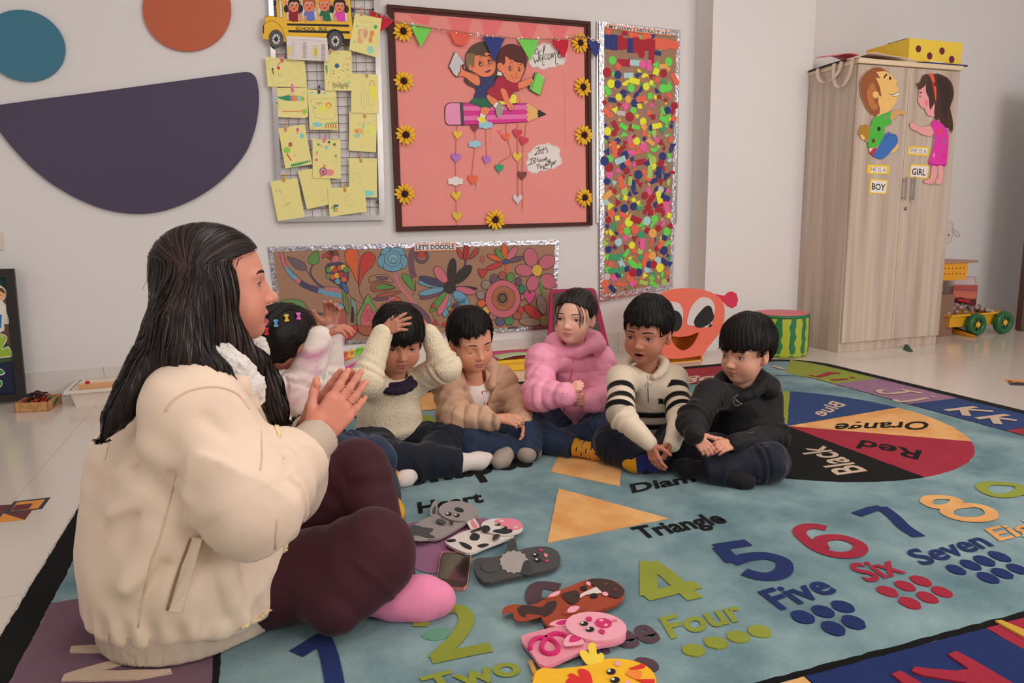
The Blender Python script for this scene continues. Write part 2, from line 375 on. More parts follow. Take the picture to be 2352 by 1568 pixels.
a.line(zc(705,380,740,362,775,375),.9,K['black'],3).line(zc(850,355,880,335,908,350),2.6,K['black'],3)
a.line(zc(835,520,845,495,870,490,880,515,855,530),.6,K['black'],3)
a.poly(zc(785,575,820,580,870,560,915,535,905,580,870,615,830,610),rgb(205,170,160),3).poly(zc(815,595,860,575,908,560,900,590,865,613,830,612),rgb(120,30,45),3)
a.line(zc(785,575,830,615,880,608,918,540),.7,K['black'],3).line(zc(545,540,580,515,605,530,595,590),.7,K['black'],3)
a.poly(zc(225,515,318,285,360,292,475,460,440,500,410,490,400,600,350,688,300,640),rgb(178,176,182)).poly(zc(318,285,360,292,245,525,225,515),rgb(205,190,175)).poly(zc(225,515,245,525,365,660,350,688,300,640),rgb(205,190,175))
a.line(zc(225,515,318,285,360,292,475,460,440,500),.6,K['black']).line(zc(225,515,300,640,350,688,370,660),.6,K['black']).line(zc(335,290,238,520,358,672),.5,K['black'])
a.poly(zc(408,490,440,540,465,580,600,630,700,670,735,750,720,830,660,820,560,750,460,680,370,680,410,600),SK,3)
a.line(zc(405,490,412,600,370,680,450,665),.6,K['black'],3).line(zc(465,575,600,640,700,690,735,760,722,825),.6,K['black'],3)
a.poly(zc(720,690,820,695,930,670,985,770,950,850,860,900,840,1030,740,1040,640,1010,670,930,660,830,735,825,740,750),rgb(46,48,92),2)
a.poly(zc(640,1025,740,1045,840,1035,930,1155,850,1190,740,1180,640,1130,570,1100),rgb(30,92,62),2)
a.poly(zc(760,1190,885,1195,885,1250,820,1330,745,1290),SK,2).poly(zc(735,1280,825,1325,815,1370,730,1345),K['white']).poly(zc(690,1360,730,1340,815,1370,832,1412,745,1440,690,1395),rgb(222,196,50),2).line(zc(680,1375,745,1442),1.2,K['white'])
a.build('painting',ct)
card('boy_figure',WALL,zc(1010,440,1030,330,1090,210,1180,150,1280,145,1400,200,1470,310,1505,430,1480,560,1450,640,1400,740,1370,765,1530,710,1590,715,1640,605,1795,710,1710,995,1540,900,1520,830,1370,890,1370,915,1285,920,1260,970,1330,970,1340,990,1375,1000,1370,1115,1280,1130,1285,1200,1245,1240,1190,1215,1150,1130,1100,1160,1110,1200,1070,1345,1010,1340,985,1200,945,1165,1010,1085,860,980,840,940,960,830,1000,740,1000,660,1080,600,1020,540),O1+.0098,.004,cardm,ct)
a=Art(WALL,O1+.0140);shirt=rgb(150,30,52)
a.poly(zc(1005,660,1025,600,1075,608,1100,670),K['white'])
a.poly(zc(845,985,900,990,1000,1060,1015,1090,960,1155,890,1100,845,1030),SK,2).poly(zc(945,1160,1010,1095,1040,1120,985,1200),K['white']).poly(zc(985,1200,1040,1120,1100,1160,1095,1220,1060,1330,1020,1335,1000,1290),rgb(142,140,128),3).line(zc(1105,1170,1100,1240,1065,1340,1020,1340),.9,K['white'],3)
a.poly(zc(1010,1075,1140,1095,1260,975,1330,975,1330,1115,1100,1145),rgb(214,196,72)).poly(zc(1335,995,1372,1005,1368,1112,1335,1112),SK,2)
a.poly(zc(1095,685,1180,740,1240,780,1370,765,1368,910,1285,915,1220,1050,1140,1095,1020,1060,850,965,880,880,960,830,1005,720),shirt,2)
a.line(zc(1145,720,1160,830,1150,890,1055,900),.6,K['black'],3).line(zc(1220,885,1285,885,1270,950,1230,960,1210,930,1220,885),.6,K['black']).line(zc(950,850,1000,940),.5,K['black'])
a.poly(zc(1060,905,1150,890,1220,1090,1280,1150,1280,1200,1245,1238,1195,1210,1150,1130),SK,2)
a.line(zc(1230,1180,1225,1220),.5,K['black']).line(zc(1255,1180,1250,1230),.5,K['black']).line(zc(1060,905,1150,1130,1195,1210),.5,K['black'])
a.poly(zc(1012,500,1035,460,1075,450,1110,480,1150,340,1250,400,1380,455,1440,470,1490,440,1465,550,1440,620,1370,760,1270,780,1160,720,1090,610,1030,570),SK,3)
a.poly(zc(1012,445,1030,340,1090,215,1180,155,1280,150,1395,205,1465,310,1500,430,1455,560,1445,500,1400,410,1385,455,1300,440,1250,395,1235,420,1150,345,1145,440,1115,500,1080,455),rgb(76,30,28),2)
for ex,ey,rr in((1238,530,1),(1390,545,.9)):
 cx,cy=1000+ex/7.13,80+ey/7.13
 a.disc(cx,cy,5.4*rr,K['black'],9.4*rr,.08);a.disc(cx,cy,4.9*rr,SK,8.8*rr,.08);a.disc(cx-2,cy+2,3.4*rr,K['black'],6*rr);a.disc(cx-1.9,cy+2,2.8*rr,rgb(185,95,66),5.3*rr);a.disc(cx-3,cy+3,2.6*rr,K['black'],4.6*rr);a.disc(cx-2.6,cy+2.4,.9,K['white'],1.3)
a.line(zc(1220,455,1245,435,1270,455),.9,K['black'],3).line(zc(1375,495,1395,478,1415,495),.9,K['black'],3).line(zc(1320,615,1338,645,1320,670,1305,660),.6,K['black'],3).line(zc(1235,655,1270,700,1320,705,1355,685),.7,K['black'],3).line(zc(1068,495,1050,520,1062,550),.6,K['black'],3)
a.poly(zc(1370,775,1530,715,1585,712,1605,765,1560,790,1535,830,1372,890),SK,2).line(zc(1370,775,1530,712,1580,712),.6,K['black'],2).line(zc(1370,890,1530,830),.6,K['black'])
a.poly(zc(1640,607,1793,712,1710,992,1545,895,1560,800,1605,765),rgb(112,190,80)).poly(zc(1640,607,1660,625,1575,910,1545,895,1562,800,1605,765),rgb(92,172,66)).poly(zc(1650,618,1700,640,1790,700,1788,718),K['white']).line(zc(1660,625,1575,910),.6,K['black']).line(zc(1640,607,1793,712,1710,992,1545,895),.6,K['black'])
a.build('painting',ct)
jute=mat('jute',rgb(150,98,66),.9)
def glitter(n,c):return mat('glitter_'+n,rgb(*c),.35,.5,900,.6,900,metal=.35,spec=.6)
GL=dict(gold=(186,146,38),purple=(140,82,150),orange=(196,74,38),maroon=(104,24,38),crimson=(160,28,56),green=(24,120,84),silver=(168,160,160),rust=(96,36,30),cloudblue=(140,180,192),cloudwhite=(205,196,190))
def shape_at(kind,x,y,sz,rot,col,t,off=.021):
 px,py=hz(x,y)[0]
 if kind=='heart':pts=[(px+sz/6.03*(u*math.cos(rot)+v*math.sin(rot)),py+sz/6.03*(u*math.sin(rot)-v*math.cos(rot)))for u,v in heart_uv]
 else:
  pts=[]
  for k in range(36):
   th=2*math.pi*k/36;rr=.78+.24*abs(math.sin(th*3))
   pts.append((px+sz*rr*math.cos(th)/6.03*.52,py+sz*rr*math.sin(th)/6.03*(.34 if math.sin(th)<0 else.22)))
 m=glitter(col,GL[col])if kind=='heart' else mat('foam_'+col,rgb(*GL[col]),.8)
 card(kind,WALL,pts,off,.006,m,t,3 if kind=='heart' else 0)
def garland(label,path,items,bead):
 p0=hz(*path[0])[0];t=thing('heart_garland',label,'garland',WALL.xyz(*WALL.uv(*p0),.02),'heart garlands under the pencil')
 P=catmull([WALL.xyz(*WALL.uv(*hz(*q)[0],.022),.022)for q in path],5,False)
 obj('string',*tube(P,.0016,5),jute,t)
 for it in items:shape_at(*it,t)
 bx,by=hz(*bead)[0];c=np.array(WALL.xyz(*WALL.uv(bx,by,.022),.022))
 V,Fc=lathe([(.0005,-.006),(.004,-.004),(.0055,0),(.004,.004),(.0005,.006)],c[0],c[1],10);V=[(x,y,z+c[2])for x,y,z in V]
 obj('bead',V,Fc,mat('pearl',rgb(195,182,175),.25),t,True)
garland('longest heart garland at the left, ending in a gold heart',[(297,105),(290,300),(278,560),(280,800),(285,1100),(297,1520)],[('heart',308,235,120,.1,'gold'),('heart',285,552,132,.05,'purple'),('cloud',280,890,218,0,'cloudwhite'),('heart',290,1080,132,-.08,'gold'),('heart',301,1362,132,.05,'gold')],(300,1533))
garland('garland of a maroon heart, a blue cloud and an orange heart',[(548,105),(552,250),(540,450),(505,830),(555,900),(562,970)],[('heart',545,140,110,.1,'maroon'),('cloud',548,375,185,0,'cloudblue'),('heart',517,855,138,.05,'orange')],(562,974))
garland('garland with a blue cloud over a single purple heart',[(700,100),(702,300),(710,540),(703,650)],[('cloud',695,110,205,0,'cloudblue'),('heart',712,580,118,.12,'purple')],(702,656))
garland('crooked garland with a small orange and a green heart',[(990,85),(975,130),(985,230),(1010,340),(1046,460),(1020,540),(900,610),(885,690),(895,770)],[('heart',978,262,112,-.15,'orange'),('heart',885,700,120,.05,'green')],(897,775))
garland('garland of crimson, gold and silver hearts',[(1135,75),(1135,300),(1140,700),(1138,1190)],[('heart',1137,215,130,.12,'crimson'),('heart',1137,540,130,.02,'gold'),('heart',1140,1125,130,0,'silver')],(1140,1205))
garland('garland of a crimson and a dark brown heart at the right',[(1258,70),(1235,300),(1212,420),(1205,800),(1207,1280)],[('heart',1222,320,128,.3,'crimson'),('heart',1203,798,128,0,'rust')],(1207,1288))
def cloud_sign(pts,label,strokes,name='cloud_sign'):
 c=card(name,WALL,pts,.017,.0015,mat('white_paper',rgb(204,196,192),.8),None,3);tag(c,label,'paper sign','paper cloud signs')
 a=Art(WALL,.0187)
 P=catmull(pts,5);ctr=P.mean(0);Q=ctr+(P-ctr)*.945
 for i in range(0,len(Q)-3,4):a.line(Q[i:i+3],.7,rgb(110,108,150))
 for s_ in strokes:a.line(s_,1.25,K['black'],4)
 a.build('handwriting',c)
cloud_sign(z5(775,890,800,800,860,720,900,660,990,600,1060,560,1130,590,1200,545,1290,560,1340,620,1420,640,1500,700,1490,830,1475,900,1440,980,1350,985,1260,1030,1160,1035,1080,1070,1000,1055,930,1020,870,1035,800,980),'white cloud-shaped sign reading Welcome on the pink board',[z5(860,830,890,900,905,950,930,880,955,930,970,830,960,720,930,670,890,760,960,770,1020,690),z5(985,870,1010,830,1005,790,980,830,985,890,1010,900,1040,850),z5(1040,880,1060,750,1085,640,1070,620,1060,720,1050,870,1045,960,1060,995,1080,965),z5(1125,780,1095,790,1080,850,1100,880,1135,850),z5(1160,770,1145,820,1155,880,1180,860,1190,800,1165,770),z5(1205,860,1220,760,1235,800,1240,850,1255,780,1275,750,1290,830,1285,920,1300,970,1340,950),z5(1330,790,1360,750,1345,730,1330,800,1350,850,1390,830)])
cloud_sign(hz(1255,620,1290,560,1275,510,1330,460,1360,420,1430,375,1500,372,1570,348,1620,385,1680,395,1725,440,1725,530,1755,590,1740,650,1690,675,1640,712,1560,705,1520,745,1460,735,1400,775,1320,760,1275,720,1275,670),"white cloud-shaped sign reading Let's Bloom Together",[hz(1380,440,1430,410,1440,420,1400,490,1375,520,1440,490),hz(1435,470,1465,455,1455,440,1435,480,1460,495,1480,470),hz(1500,410,1490,470,1500,500),hz(1470,445,1530,430),hz(1535,400,1525,420),hz(1555,430,1535,440,1555,465,1540,490),hz(1345,560,1330,610,1320,640),hz(1300,590,1360,560,1395,575,1350,605,1390,615,1340,640,1280,655),hz(1420,550,1408,610),hz(1440,580,1430,605,1450,610,1458,585,1440,580),hz(1480,575,1470,600,1490,605,1498,578,1480,575),hz(1510,600,1515,565,1525,590,1535,545,1550,600,1545,620),hz(1390,660,1450,645),hz(1425,650,1418,712),hz(1455,670,1445,695,1465,697,1472,672,1455,670),hz(1505,660,1485,680,1500,690,1510,670,1500,720,1520,700,1545,705),hz(1525,660,1545,645,1530,635,1525,665,1560,660),hz(1570,580,1560,660),hz(1550,610,1590,600),hz(1590,570,1580,650),hz(1582,630,1600,610,1610,690),hz(1620,640,1645,620,1625,615,1622,650,1650,640),hz(1655,645,1660,600,1680,600)])
bn=thing('bunting','string of coloured paper flags with silver tinsel across the pink board','bunting',WALL.xyz(*WALL.uv(1130,80),.04))
bp=[(806,18),(830,20),(850,26),(880,36),(903,46),(940,57),(1000,66),(1050,72),(1100,80),(1150,85),(1200,88.5),(1260,90),(1300,89),(1335,84),(1358,90),(1380,97)]
B3=catmull([WALL.xyz(*WALL.uv(*q,.045),.045)for q in bp],5,False)
obj('string',*tube(B3,.0022,5),jute,bn)
V,Fc=[],[]
for k in range(260):
 p=B3[random.randrange(12,len(B3)-1)]+np.random.uniform(-1,1,3)*.004;d=np.random.uniform(-1,1,3)*.009;e=np.cross(d,(0,1,0))*.25;n=len(V)
 V+=[p,p+d+e,p+d*1.3-e*.2,p+d*.4-e];Fc.append((n,n+1,n+2,n+3))
o=obj('tinsel',V,Fc,mat('tinsel',(.8,.8,.82),.15,metal=1.),bn);o['kind']='stuff'
for nm,c,pts in(('red','red',[(848,23),(890,37),(905,48),(893,60),(876,71),(864,74),(850,55)]),('green','green',z4(497,188,930,283,715,645)),('orange','orange',z4(1245,340,1660,400,1560,620,1480,614,1365,590)),('blue','blue',zc(775,25,1140,50,965,440)),('green','green',zc(1345,65,1700,80,1550,425)),('red','red',z5(1215,505,1535,505,1525,640,1465,840,1430,843,1330,700,1240,600)),('blue','blue',z5(1890,510,2140,545,2130,650,2065,850,2020,810,1940,640)),('blue','blue',[(806,17),(815,21),(812,28),(807,28)])):
 f=card('flag',WALL,pts,.040,.0007,mat('flag_'+nm,{'red':rgb(172,28,48),'green':rgb(104,188,78),'orange':rgb(234,86,70),'blue':rgb(44,54,112)}[c],.75),bn)
zg=ZZ(590,0,3.016)
gt=thing('wire_grid','wire mesh display panel in a polished steel frame left of the pink board','display panel',WALL.xyz(*WALL.uv(750,300)))
steel=mat('polished_steel',(.62,.58,.56),.22,.15,12,metal=.95)
gl=[zg(72,-160)[0],zg(145,1540)[0],zg(888,1524)[0],zg(845,-160)[0]];gi=[zg(108,-120)[0],zg(178,1503)[0],zg(848,1490)[0],zg(808,-120)[0]]
for i in range(4):
 j=(i+1)%4;card('frame_rail',WALL,[gl[i],gl[j],gi[j],gi[i]],.012,.022,steel,gt)
wire=mat('grid_wire',rgb(96,78,72),.4,metal=.3)
iu0=WALL.uv(*gi[0],.02);iu1=WALL.uv(*gi[1],.02);iu2=WALL.uv(*gi[2],.02);iu3=WALL.uv(*gi[3],.02)
for k in range(1,10):
 f=k/10;a_,b_=np.array(iu1)*(1-f)+np.array(iu2)*f,np.array(iu0)*(1-f)+np.array(iu3)*f
 obj('grid_rod',*tube([WALL.xyz(*a_,.020),WALL.xyz(*b_,.020)],.0017,5),wire,gt)
for k in range(1,27):
 f=k/27;a_,b_=np.array(iu1)*(1-f)+np.array(iu0)*f,np.array(iu2)*(1-f)+np.array(iu3)*f
 obj('grid_rod',*tube([WALL.xyz(*a_,.0235),WALL.xyz(*b_,.0235)],.0017,5),wire,gt)
for x,y in((118,22),(842,1400),(810,72)):
 px,py=zg(x,y)[0];c=np.array(WALL.xyz(*WALL.uv(px,py,.03),.026));ring=[c+np.array([.008*math.cos(t),0,.008*math.sin(t)])for t in np.linspace(0,2*math.pi,12,endpoint=False)]
 obj('fixing_ring',*tube(ring,.0035,6,True),mat('black_rubber',rgb(30,28,28),.5),gt)
YP=mat('yellow_paper',rgb(212,196,130),.8,.03,6)
pegc={'wood':rgb(172,124,98),'pink':rgb(190,76,100),'magenta':rgb(198,96,150),'navy':rgb(36,42,92),'mustard':rgb(180,128,40)}
Gr,Or,Bl,Pu,Rd,Ye,Gd=rgb(70,150,95),rgb(226,128,66),rgb(120,186,190),rgb(128,84,120),rgb(196,84,70),rgb(228,204,70),rgb(130,185,60)
Pn=rgb(150,132,96);Dk=rgb(60,62,58)
def blob(a,x,y,r,col,ry=None):a.poly([(px+random.uniform(-.5,.5),py+random.uniform(-.5,.5))for px,py in disc_pts(590+x/3.016,y/3.016,r/3.016,(ry or r)/3.016,0,14)],col)
def ln(a,w_,col,*v,sm=3):a.line(zg(*v),w_,col,sm)
def d1(a):
 for s_ in((700,215,715,200,740,210,720,255,700,245),(700,260,725,262,735,290,715,303,697,285)):a.poly(zg(*s_),rgb(222,150,105),3)
 a.poly(zg(718,220,750,185,778,200,770,260,748,290,725,265),rgb(196,190,140),3);a.poly(zg(735,200,765,205,760,250,745,275,735,240),rgb(214,160,110),3)
 blob(a,797,232,16,Or,22);blob(a,787,275,14,Or,24);blob(a,786,345,25,rgb(140,190,165),28);blob(a,822,186,12,Gr,15);blob(a,695,180,8,rgb(130,180,110));blob(a,676,290,9,rgb(140,185,120))
 for k in range(5):ln(a,.5,rgb(110,80,110),745+k*6,215,742+k*5,255)
 ln(a,.5,Pn,715,150,760,152,800,158)
def d2(a):
 ln(a,.4,Pn,70,420,110,560,140,580,300,530,305,490,240,430,150,412,75,425);blob(a,150,470,11,rgb(190,60,80),13);blob(a,147,493,6,Ye);blob(a,166,492,7,Ye,9);a.poly(zg(102,475,112,478,120,515,112,518),rgb(110,100,40));blob(a,108,478,6,Dk,8)
 ln(a,.8,rgb(100,60,90),138,458,150,445,160,430,158,445);ln(a,.5,Dk,150,500,150,525,165,528,172,505)
def d3(a):
 blob(a,555,456,16,rgb(40,92,120),17);a.poly(zg(472,455,488,450,490,490,482,525,478,490),Gr);ln(a,.4,Pn,520,450,512,520,530,565,580,570,615,540,620,500,590,450)
 for k in range(16):ln(a,1.0,Dk,525+k*7,575+random.uniform(-6,10),530+k*7,610+random.uniform(-10,6))
 for x,y in((530,490),(530,510),(585,487),(600,490),(568,535),(632,482),(497,570)):blob(a,x,y,3.5,Dk)
 blob(a,638,570,13,rgb(150,190,110),10);ln(a,1.2,Gr,632,522,642,528);ln(a,.6,rgb(190,90,60),610,412,620,398,628,412);ln(a,.6,rgb(190,90,60),640,415,642,398,650,402,641,408);ln(a,.6,rgb(190,90,60),598,452,606,438,614,452);ln(a,.6,rgb(190,90,60),622,438,628,448,636,436,626,460);ln(a,.5,rgb(110,140,120),550,380,565,370,580,378)
def d4(a):
 a.poly(zg(780,600,815,598,822,650,822,698,810,690,782,640),Ye,2);ln(a,1.2,Rd,781,598,785,565,800,558,810,575,816,598);ln(a,.4,Pn,735,600,722,680,738,765);ln(a,.4,Pn,742,600,745,760);ln(a,.4,Pn,770,640,755,670,770,710,775,670,768,640);ln(a,.5,Pn,755,728,810,724)
def d5(a):
 a.poly(zg(135,650,150,670,185,665,230,660,230,698,180,690,150,680),rgb(40,130,90),3)
 for x0,x1,c in((226,238,rgb(80,120,160)),(238,262,rgb(214,110,84)),(262,284,Or),(284,302,Bl),(302,316,Gd)):a.poly(zg(x0,662,x1,664,x1,698,x0,700),c)
 a.poly(zg(316,690,323,668,331,690),rgb(190,60,60));ln(a,1.,Gr,318,690,326,708);ln(a,1.4,rgb(190,84,50),175,770,240,771,318,768);blob(a,331,773,17,Gd,18)
 for y in(700,712,724,741):ln(a,1.6,Gd if y>720 else rgb(170,196,90),131,y,160,y+4)
 ln(a,.6,Pn,215,652,270,656);ln(a,.8,rgb(120,150,160),308,648,335,640)
def d6(a):
 for x in(378,425,470):a.poly([(p+random.uniform(-1,1),q+random.uniform(-1,1))for p,q in zg(x-13,640,x+14,636,x+10,650,x-5,656)],Bl)
 ln(a,.6,Pn,372,690,400,685,535,685,545,700,540,815,470,825,400,810,400,790,372,690);ln(a,.8,Dk,405,722,405,708);ln(a,.8,Dk,415,722,420,708,428,722);ln(a,.8,Dk,436,722,436,708,446,715);ln(a,.8,Dk,450,708,452,722)
 a.poly(zg(440,735,485,732,485,755,440,758),Ye);blob(a,497,728,22,Or,20);blob(a,497,732,12,Ye,12)
 for x in(440,455,470,482):a.poly(zg(x-4,752,x+4,752,x+3,785,x-3,785),Ye)
 ln(a,1.,Ye,440,748,405,750);ln(a,1.4,rgb(100,50,30),398,742,408,752);a.poly(zg(383,850,430,848,458,865,420,880,395,872),Bl,2)
 for k in range(5):a.poly(zg(475+k*17,862-k*2,483+k*17,862-k*2,482+k*17,888,474+k*17,888),rgb(190,100,60));ln(a,1.6,Gr,468+k*17,855-k*2,479+k*17,866-k*2,490+k*17,850-k*2,sm=0)
 for x in(376,388,455,465,545,552):blob(a,x,885,2.2,Dk)
def d7(a):
 a.poly(zg(745,880,780,868,820,880,825,920,790,935,750,930),rgb(200,204,110),3);a.poly(zg(672,895,720,888,740,905,720,925,680,920),rgb(228,165,100),3);a.poly(zg(670,930,715,922,712,950,680,955),rgb(150,185,160),3);a.poly(zg(683,898,705,905,690,918),rgb(222,80,60));a.poly(zg(733,850,742,850,745,885,730,885),rgb(150,175,160))
 for x,y in((710,855),(775,850),(698,942),(735,928),(770,912)):a.line(disc_pts(590+x/3.016,y/3.016,1.6,2.2,0,10),.5,Rd,0,True)
 blob(a,730,998,12,rgb(228,180,110),6);ln(a,.6,Pn,720,1018,745,1020)
def d8(a):
 blob(a,178,953,12,Ye);blob(a,232,1000,14,rgb(160,90,60),18);blob(a,207,1040,26,rgb(130,185,72),22);a.poly(zg(203,1065,213,1063,243,1112,232,1112),rgb(170,84,52));blob(a,282,900,11,rgb(205,80,125),15);a.poly(zg(278,918,287,918,284,935),rgb(110,140,150));blob(a,311,940,14,rgb(110,180,190),19)
 g=[(235,1155)]
 for k in range(10):g+=[(240+k*14,1130-k*3),(246+k*14,1143-k*3)]
 a.poly(zg(*[c for p in g for c in p],372,1118,300,1142),rgb(50,140,85));a.line(zg(253,1080,262,1070,270,1070,262,1083,253,1080),.8,Or);ln(a,.6,rgb(210,170,120),170,925,190,900,215,915,250,900)
def d9(a):
 for x,y in((500,985),(537,1000)):blob(a,x,y,11,rgb(40,110,70),9);a.poly(zg(x-5,y+6,x+5,y+6,x+1,y+28),Or)
 blob(a,426,1000,10,rgb(80,150,90));blob(a,480,1020,12,rgb(120,185,190),14);blob(a,445,1010,8,rgb(205,150,110),10);a.poly(zg(412,1050,420,1052,414,1076,408,1075),Or);blob(a,419,1052,5,Gr);blob(a,546,1078,8,Gr,9);blob(a,548,1091,6,Or,5);blob(a,412,1107,9,rgb(190,90,90),10)
 blob(a,500,1195,36,rgb(220,126,130),24);blob(a,460,1187,27,Pu,30);blob(a,460,1187,19,rgb(190,150,140),21);blob(a,460,1190,12,rgb(180,70,80),14);blob(a,468,1149,10,Or,11);blob(a,442,1220,10,Or,8)
 for x in(520,540,555):ln(a,.5,Pn,x,1128,x+8,1112)
 ln(a,.6,Pn,400,972,450,965,560,968)
def d10(a):
 ln(a,.6,rgb(160,170,96),680,1265,655,1240,655,1210,685,1190,712,1210,718,1260,710,1285);ln(a,.6,rgb(160,170,96),668,1262,672,1225,690,1202,705,1230,708,1280);a.poly(zg(748,1318,825,1325,800,1335,822,1345,780,1360,750,1358),rgb(120,190,184));ln(a,.7,rgb(180,150,120),768,1105,775,1115,780,1105,sm=0);ln(a,.7,rgb(180,150,120),790,1118,795,1104,800,1118,815,1104,sm=0);ln(a,.4,Pn,722,1235,745,1240)
def d11(a):ln(a,.7,rgb(214,150,110),437,1315,430,1340,450,1358,465,1370,490,1358);ln(a,.5,Pn,435,1392,480,1382);ln(a,.5,Pn,288,1190,315,1185)
def d12(a):ln(a,.8,Pn,130,1310,143,1332);ln(a,1.,rgb(120,108,80),152,1312,168,1335);ln(a,1.6,rgb(150,136,100),193,1425,210,1412,230,1405);ln(a,.5,Pn,100,1262,125,1260)
def d13(a):
 for x,y,c in((520,1440,Or),(535,1430,rgb(60,120,90)),(545,1425,rgb(60,96,130)),(558,1425,rgb(50,86,130))):blob(a,x,y,8,c,10)
 a.poly(zg(530,1435,545,1435,542,1468,533,1468),rgb(70,140,90));a.poly(zg(548,1438,560,1438,558,1468,550,1466),Or);ln(a,.4,Pn,650,1340,615,1370,620,1410,650,1425,680,1390);ln(a,.5,Dk,572,1470,605,1466)
def d14(a):
 a.line(zg(205,268,490,282),.4,K['grey']);a.line(zg(205,276,490,290),.4,K['grey'])
 for k in range(20):a.line(zg(208,290+k*6,492,298+k*6),.25,rgb(165,158,158))
 for k in range(19):a.line(zg(325-random.uniform(2,12),292+k*6,335+random.uniform(2,14),293+k*6),.9,rgb(140,134,134));a.line(zg(248,290+k*6,254,290+k*6),.8,rgb(140,134,134))
 for y0_,y1_ in((320,327),(330,372),(380,386),(400,408)):a.poly(zg(213,y0_,236,y0_+1,237,y1_+1,214,y1_),rgb(205,186,90))
 for y0_,y1_ in((316,322),(332,382),(392,398)):a.poly(zg(386,y0_,425,y0_+2,428,y1_+2,388,y1_),rgb(205,190,110));a.poly(zg(398,y0_+1,416,y0_+2,418,y1_+2,400,y1_),rgb(170,164,80))
 for y0_,y1_ in((305,355),(362,392),(398,422)):a.poly(zg(447,y0_,472,y0_+1,473,y1_+1,449,y1_),rgb(160,152,152))
 a.text('Class',zg(330,275)[0],zg(345,276)[0],zg(330,271)[0],K['grey'])
papers=[(d10,(638,1095,832,1098,832,1367,640,1367),'a faint loop and a pale blue patch at the bottom',(720,1098,'wood',0),.030),(d11,(283,1183,490,1150,540,1408,347,1450),'almost blank with a faint orange squiggle',None,.030),(d7,(640,770,835,790,825,1055,637,1042),'a pale green and orange shape with rings',(747,790,'mustard',0),.030),(d13,(490,1305,745,1283,762,1465,505,1502),'a small blue, green and orange figure in the corner',(610,1302,'mustard',0),.034),(d12,(92,1255,280,1233,333,1503,145,1530),'only a few grey pencil strokes',(188,1232,'mustard',-.15),.034),(d9,(385,960,580,965,582,1238,387,1232),'a purple snail shell, pink blob and carrots',(470,960,'magenta',-.3),.036),(d8,(147,890,330,860,383,1137,197,1167),'a green tree, grass and a yellow sun',(198,882,'wood',-.05),.034),(d4,(655,508,838,515,847,787,652,780),'a long yellow fruit with red handle',(763,510,'wood',-.2),.036),(d6,(352,618,548,632,563,900,365,898),'a yellow lion and a row of orange carrots',(431,620,'navy',-.1),.032),(d5,(117,608,350,605,355,808,330,818,122,810),'a striped crocodile of many colours',(246,610,'magenta',.05),.033),(d3,(462,345,655,352,663,628,472,628),'a dark blue dot and black scribble',(512,347,'wood',-.35),.038),(d2,(58,392,330,422,348,603,75,600),'a small pink and yellow flower',(172,403,'pink',.05),.037),(d1,(680,92,866,128,830,398,638,345),'a large orange butterfly and a blue swirl',(722,82,'wood',.06),.050),]
for fn,q,lb,peg,off in papers:
 c=card('drawing_sheet',WALL,zg(*q),off,.0006,YP);tag(c,'yellow sheet with '+lb if 'blank' not in lb else 'yellow sheet '+lb,'drawing',"children's drawings on the wire grid")
 a=Art(WALL,off+.0007);fn(a);a.build('crayon_drawing',c)
 if peg:
  x,y,pc,rot=peg;px,py=zg(x,y)[0];s_=WALL.scale(px,py);u,v=WALL.uv(px,py,off);c0,s0=math.cos(rot),math.sin(rot)
  R2=lambda a_,b_:(u+a_*c0-b_*s0,v+a_*s0+b_*c0)
  pt=thing('clothes_peg','%s peg over %s'%({'wood':'plain wooden','pink':'dark pink','magenta':'bright pink','navy':'navy blue','mustard':'mustard yellow'}[pc],lb),'clothes peg',WALL.xyz(u,v,off),'clothes pegs on the wire grid')
  pm=mat('peg_'+pc,pegc[pc],.55,.1,60)
  card('jaw',WALL,[R2(-.006,-.020),R2(.006,-.020),R2(.0065,.004),R2(.004,.022),R2(-.004,.022),R2(-.0065,.004)],off+.001,.005,pm,pt,uv=True)
  card('jaw',WALL,[R2(-.006,-.018),R2(.006,-.018),R2(.004,.020),R2(-.004,.020)],off-.007,.0055,pm,pt,uv=True)
  card('spring',WALL,[R2(-.0075,-.001),R2(.0075,-.001),R2(.0075,.003),R2(-.0075,.003)],off+.0055,.0015,steel,pt,uv=True)
c=card('class_list',WALL,zg(203,250,487,262,497,423,212,412),.054,.0006,MATS['white_paper']);tag(c,'white printed class list with yellow highlights hanging under the bus','paper list')
a=Art(WALL,.0548);d14(a);a.build('printing',c)
zs=ZZ(600,0,10.4545)
bt=thing('bus_cutout','yellow school bus cut-out with four waving cartoon children','cut-out',WALL.xyz(*WALL.uv(710,60),.05))
busm=mat('bus_yellow',rgb(208,162,32),.5,.04,10)
BO=.045
card('bus_body',WALL,zs(45,930,30,800,40,610,70,580,72,470,90,410,150,382,250,388,370,405,362,200,368,0,380,-200,600,-420,1500,-440,2050,-400,2130,-100,2165,300,2200,700,2160,1050,1990,1045,1900,1090,1620,1060,1560,900,620,870,590,1000,190,960),BO,.004,busm,bt)
a=Art(WALL,BO+.0041);bk=K['black'];win=rgb(196,184,180)
a.poly(zs(410,8,500,8,530,440,445,432),bk).poly(zs(422,15,492,15,520,430,452,424),win)
for q in((590,-150,930,-150,975,500,615,485),(945,30,1310,30,1345,475,990,470),(1345,30,1690,30,1725,505,1385,490),(1720,30,2060,40,2085,515,1755,500)):a.poly(zs(*q),bk).poly([(x*.97+.03*np.mean([p[0]for p in zs(*q)]),y*.97+.03*np.mean([p[1]for p in zs(*q)]))for x,y in zs(*q)],win)
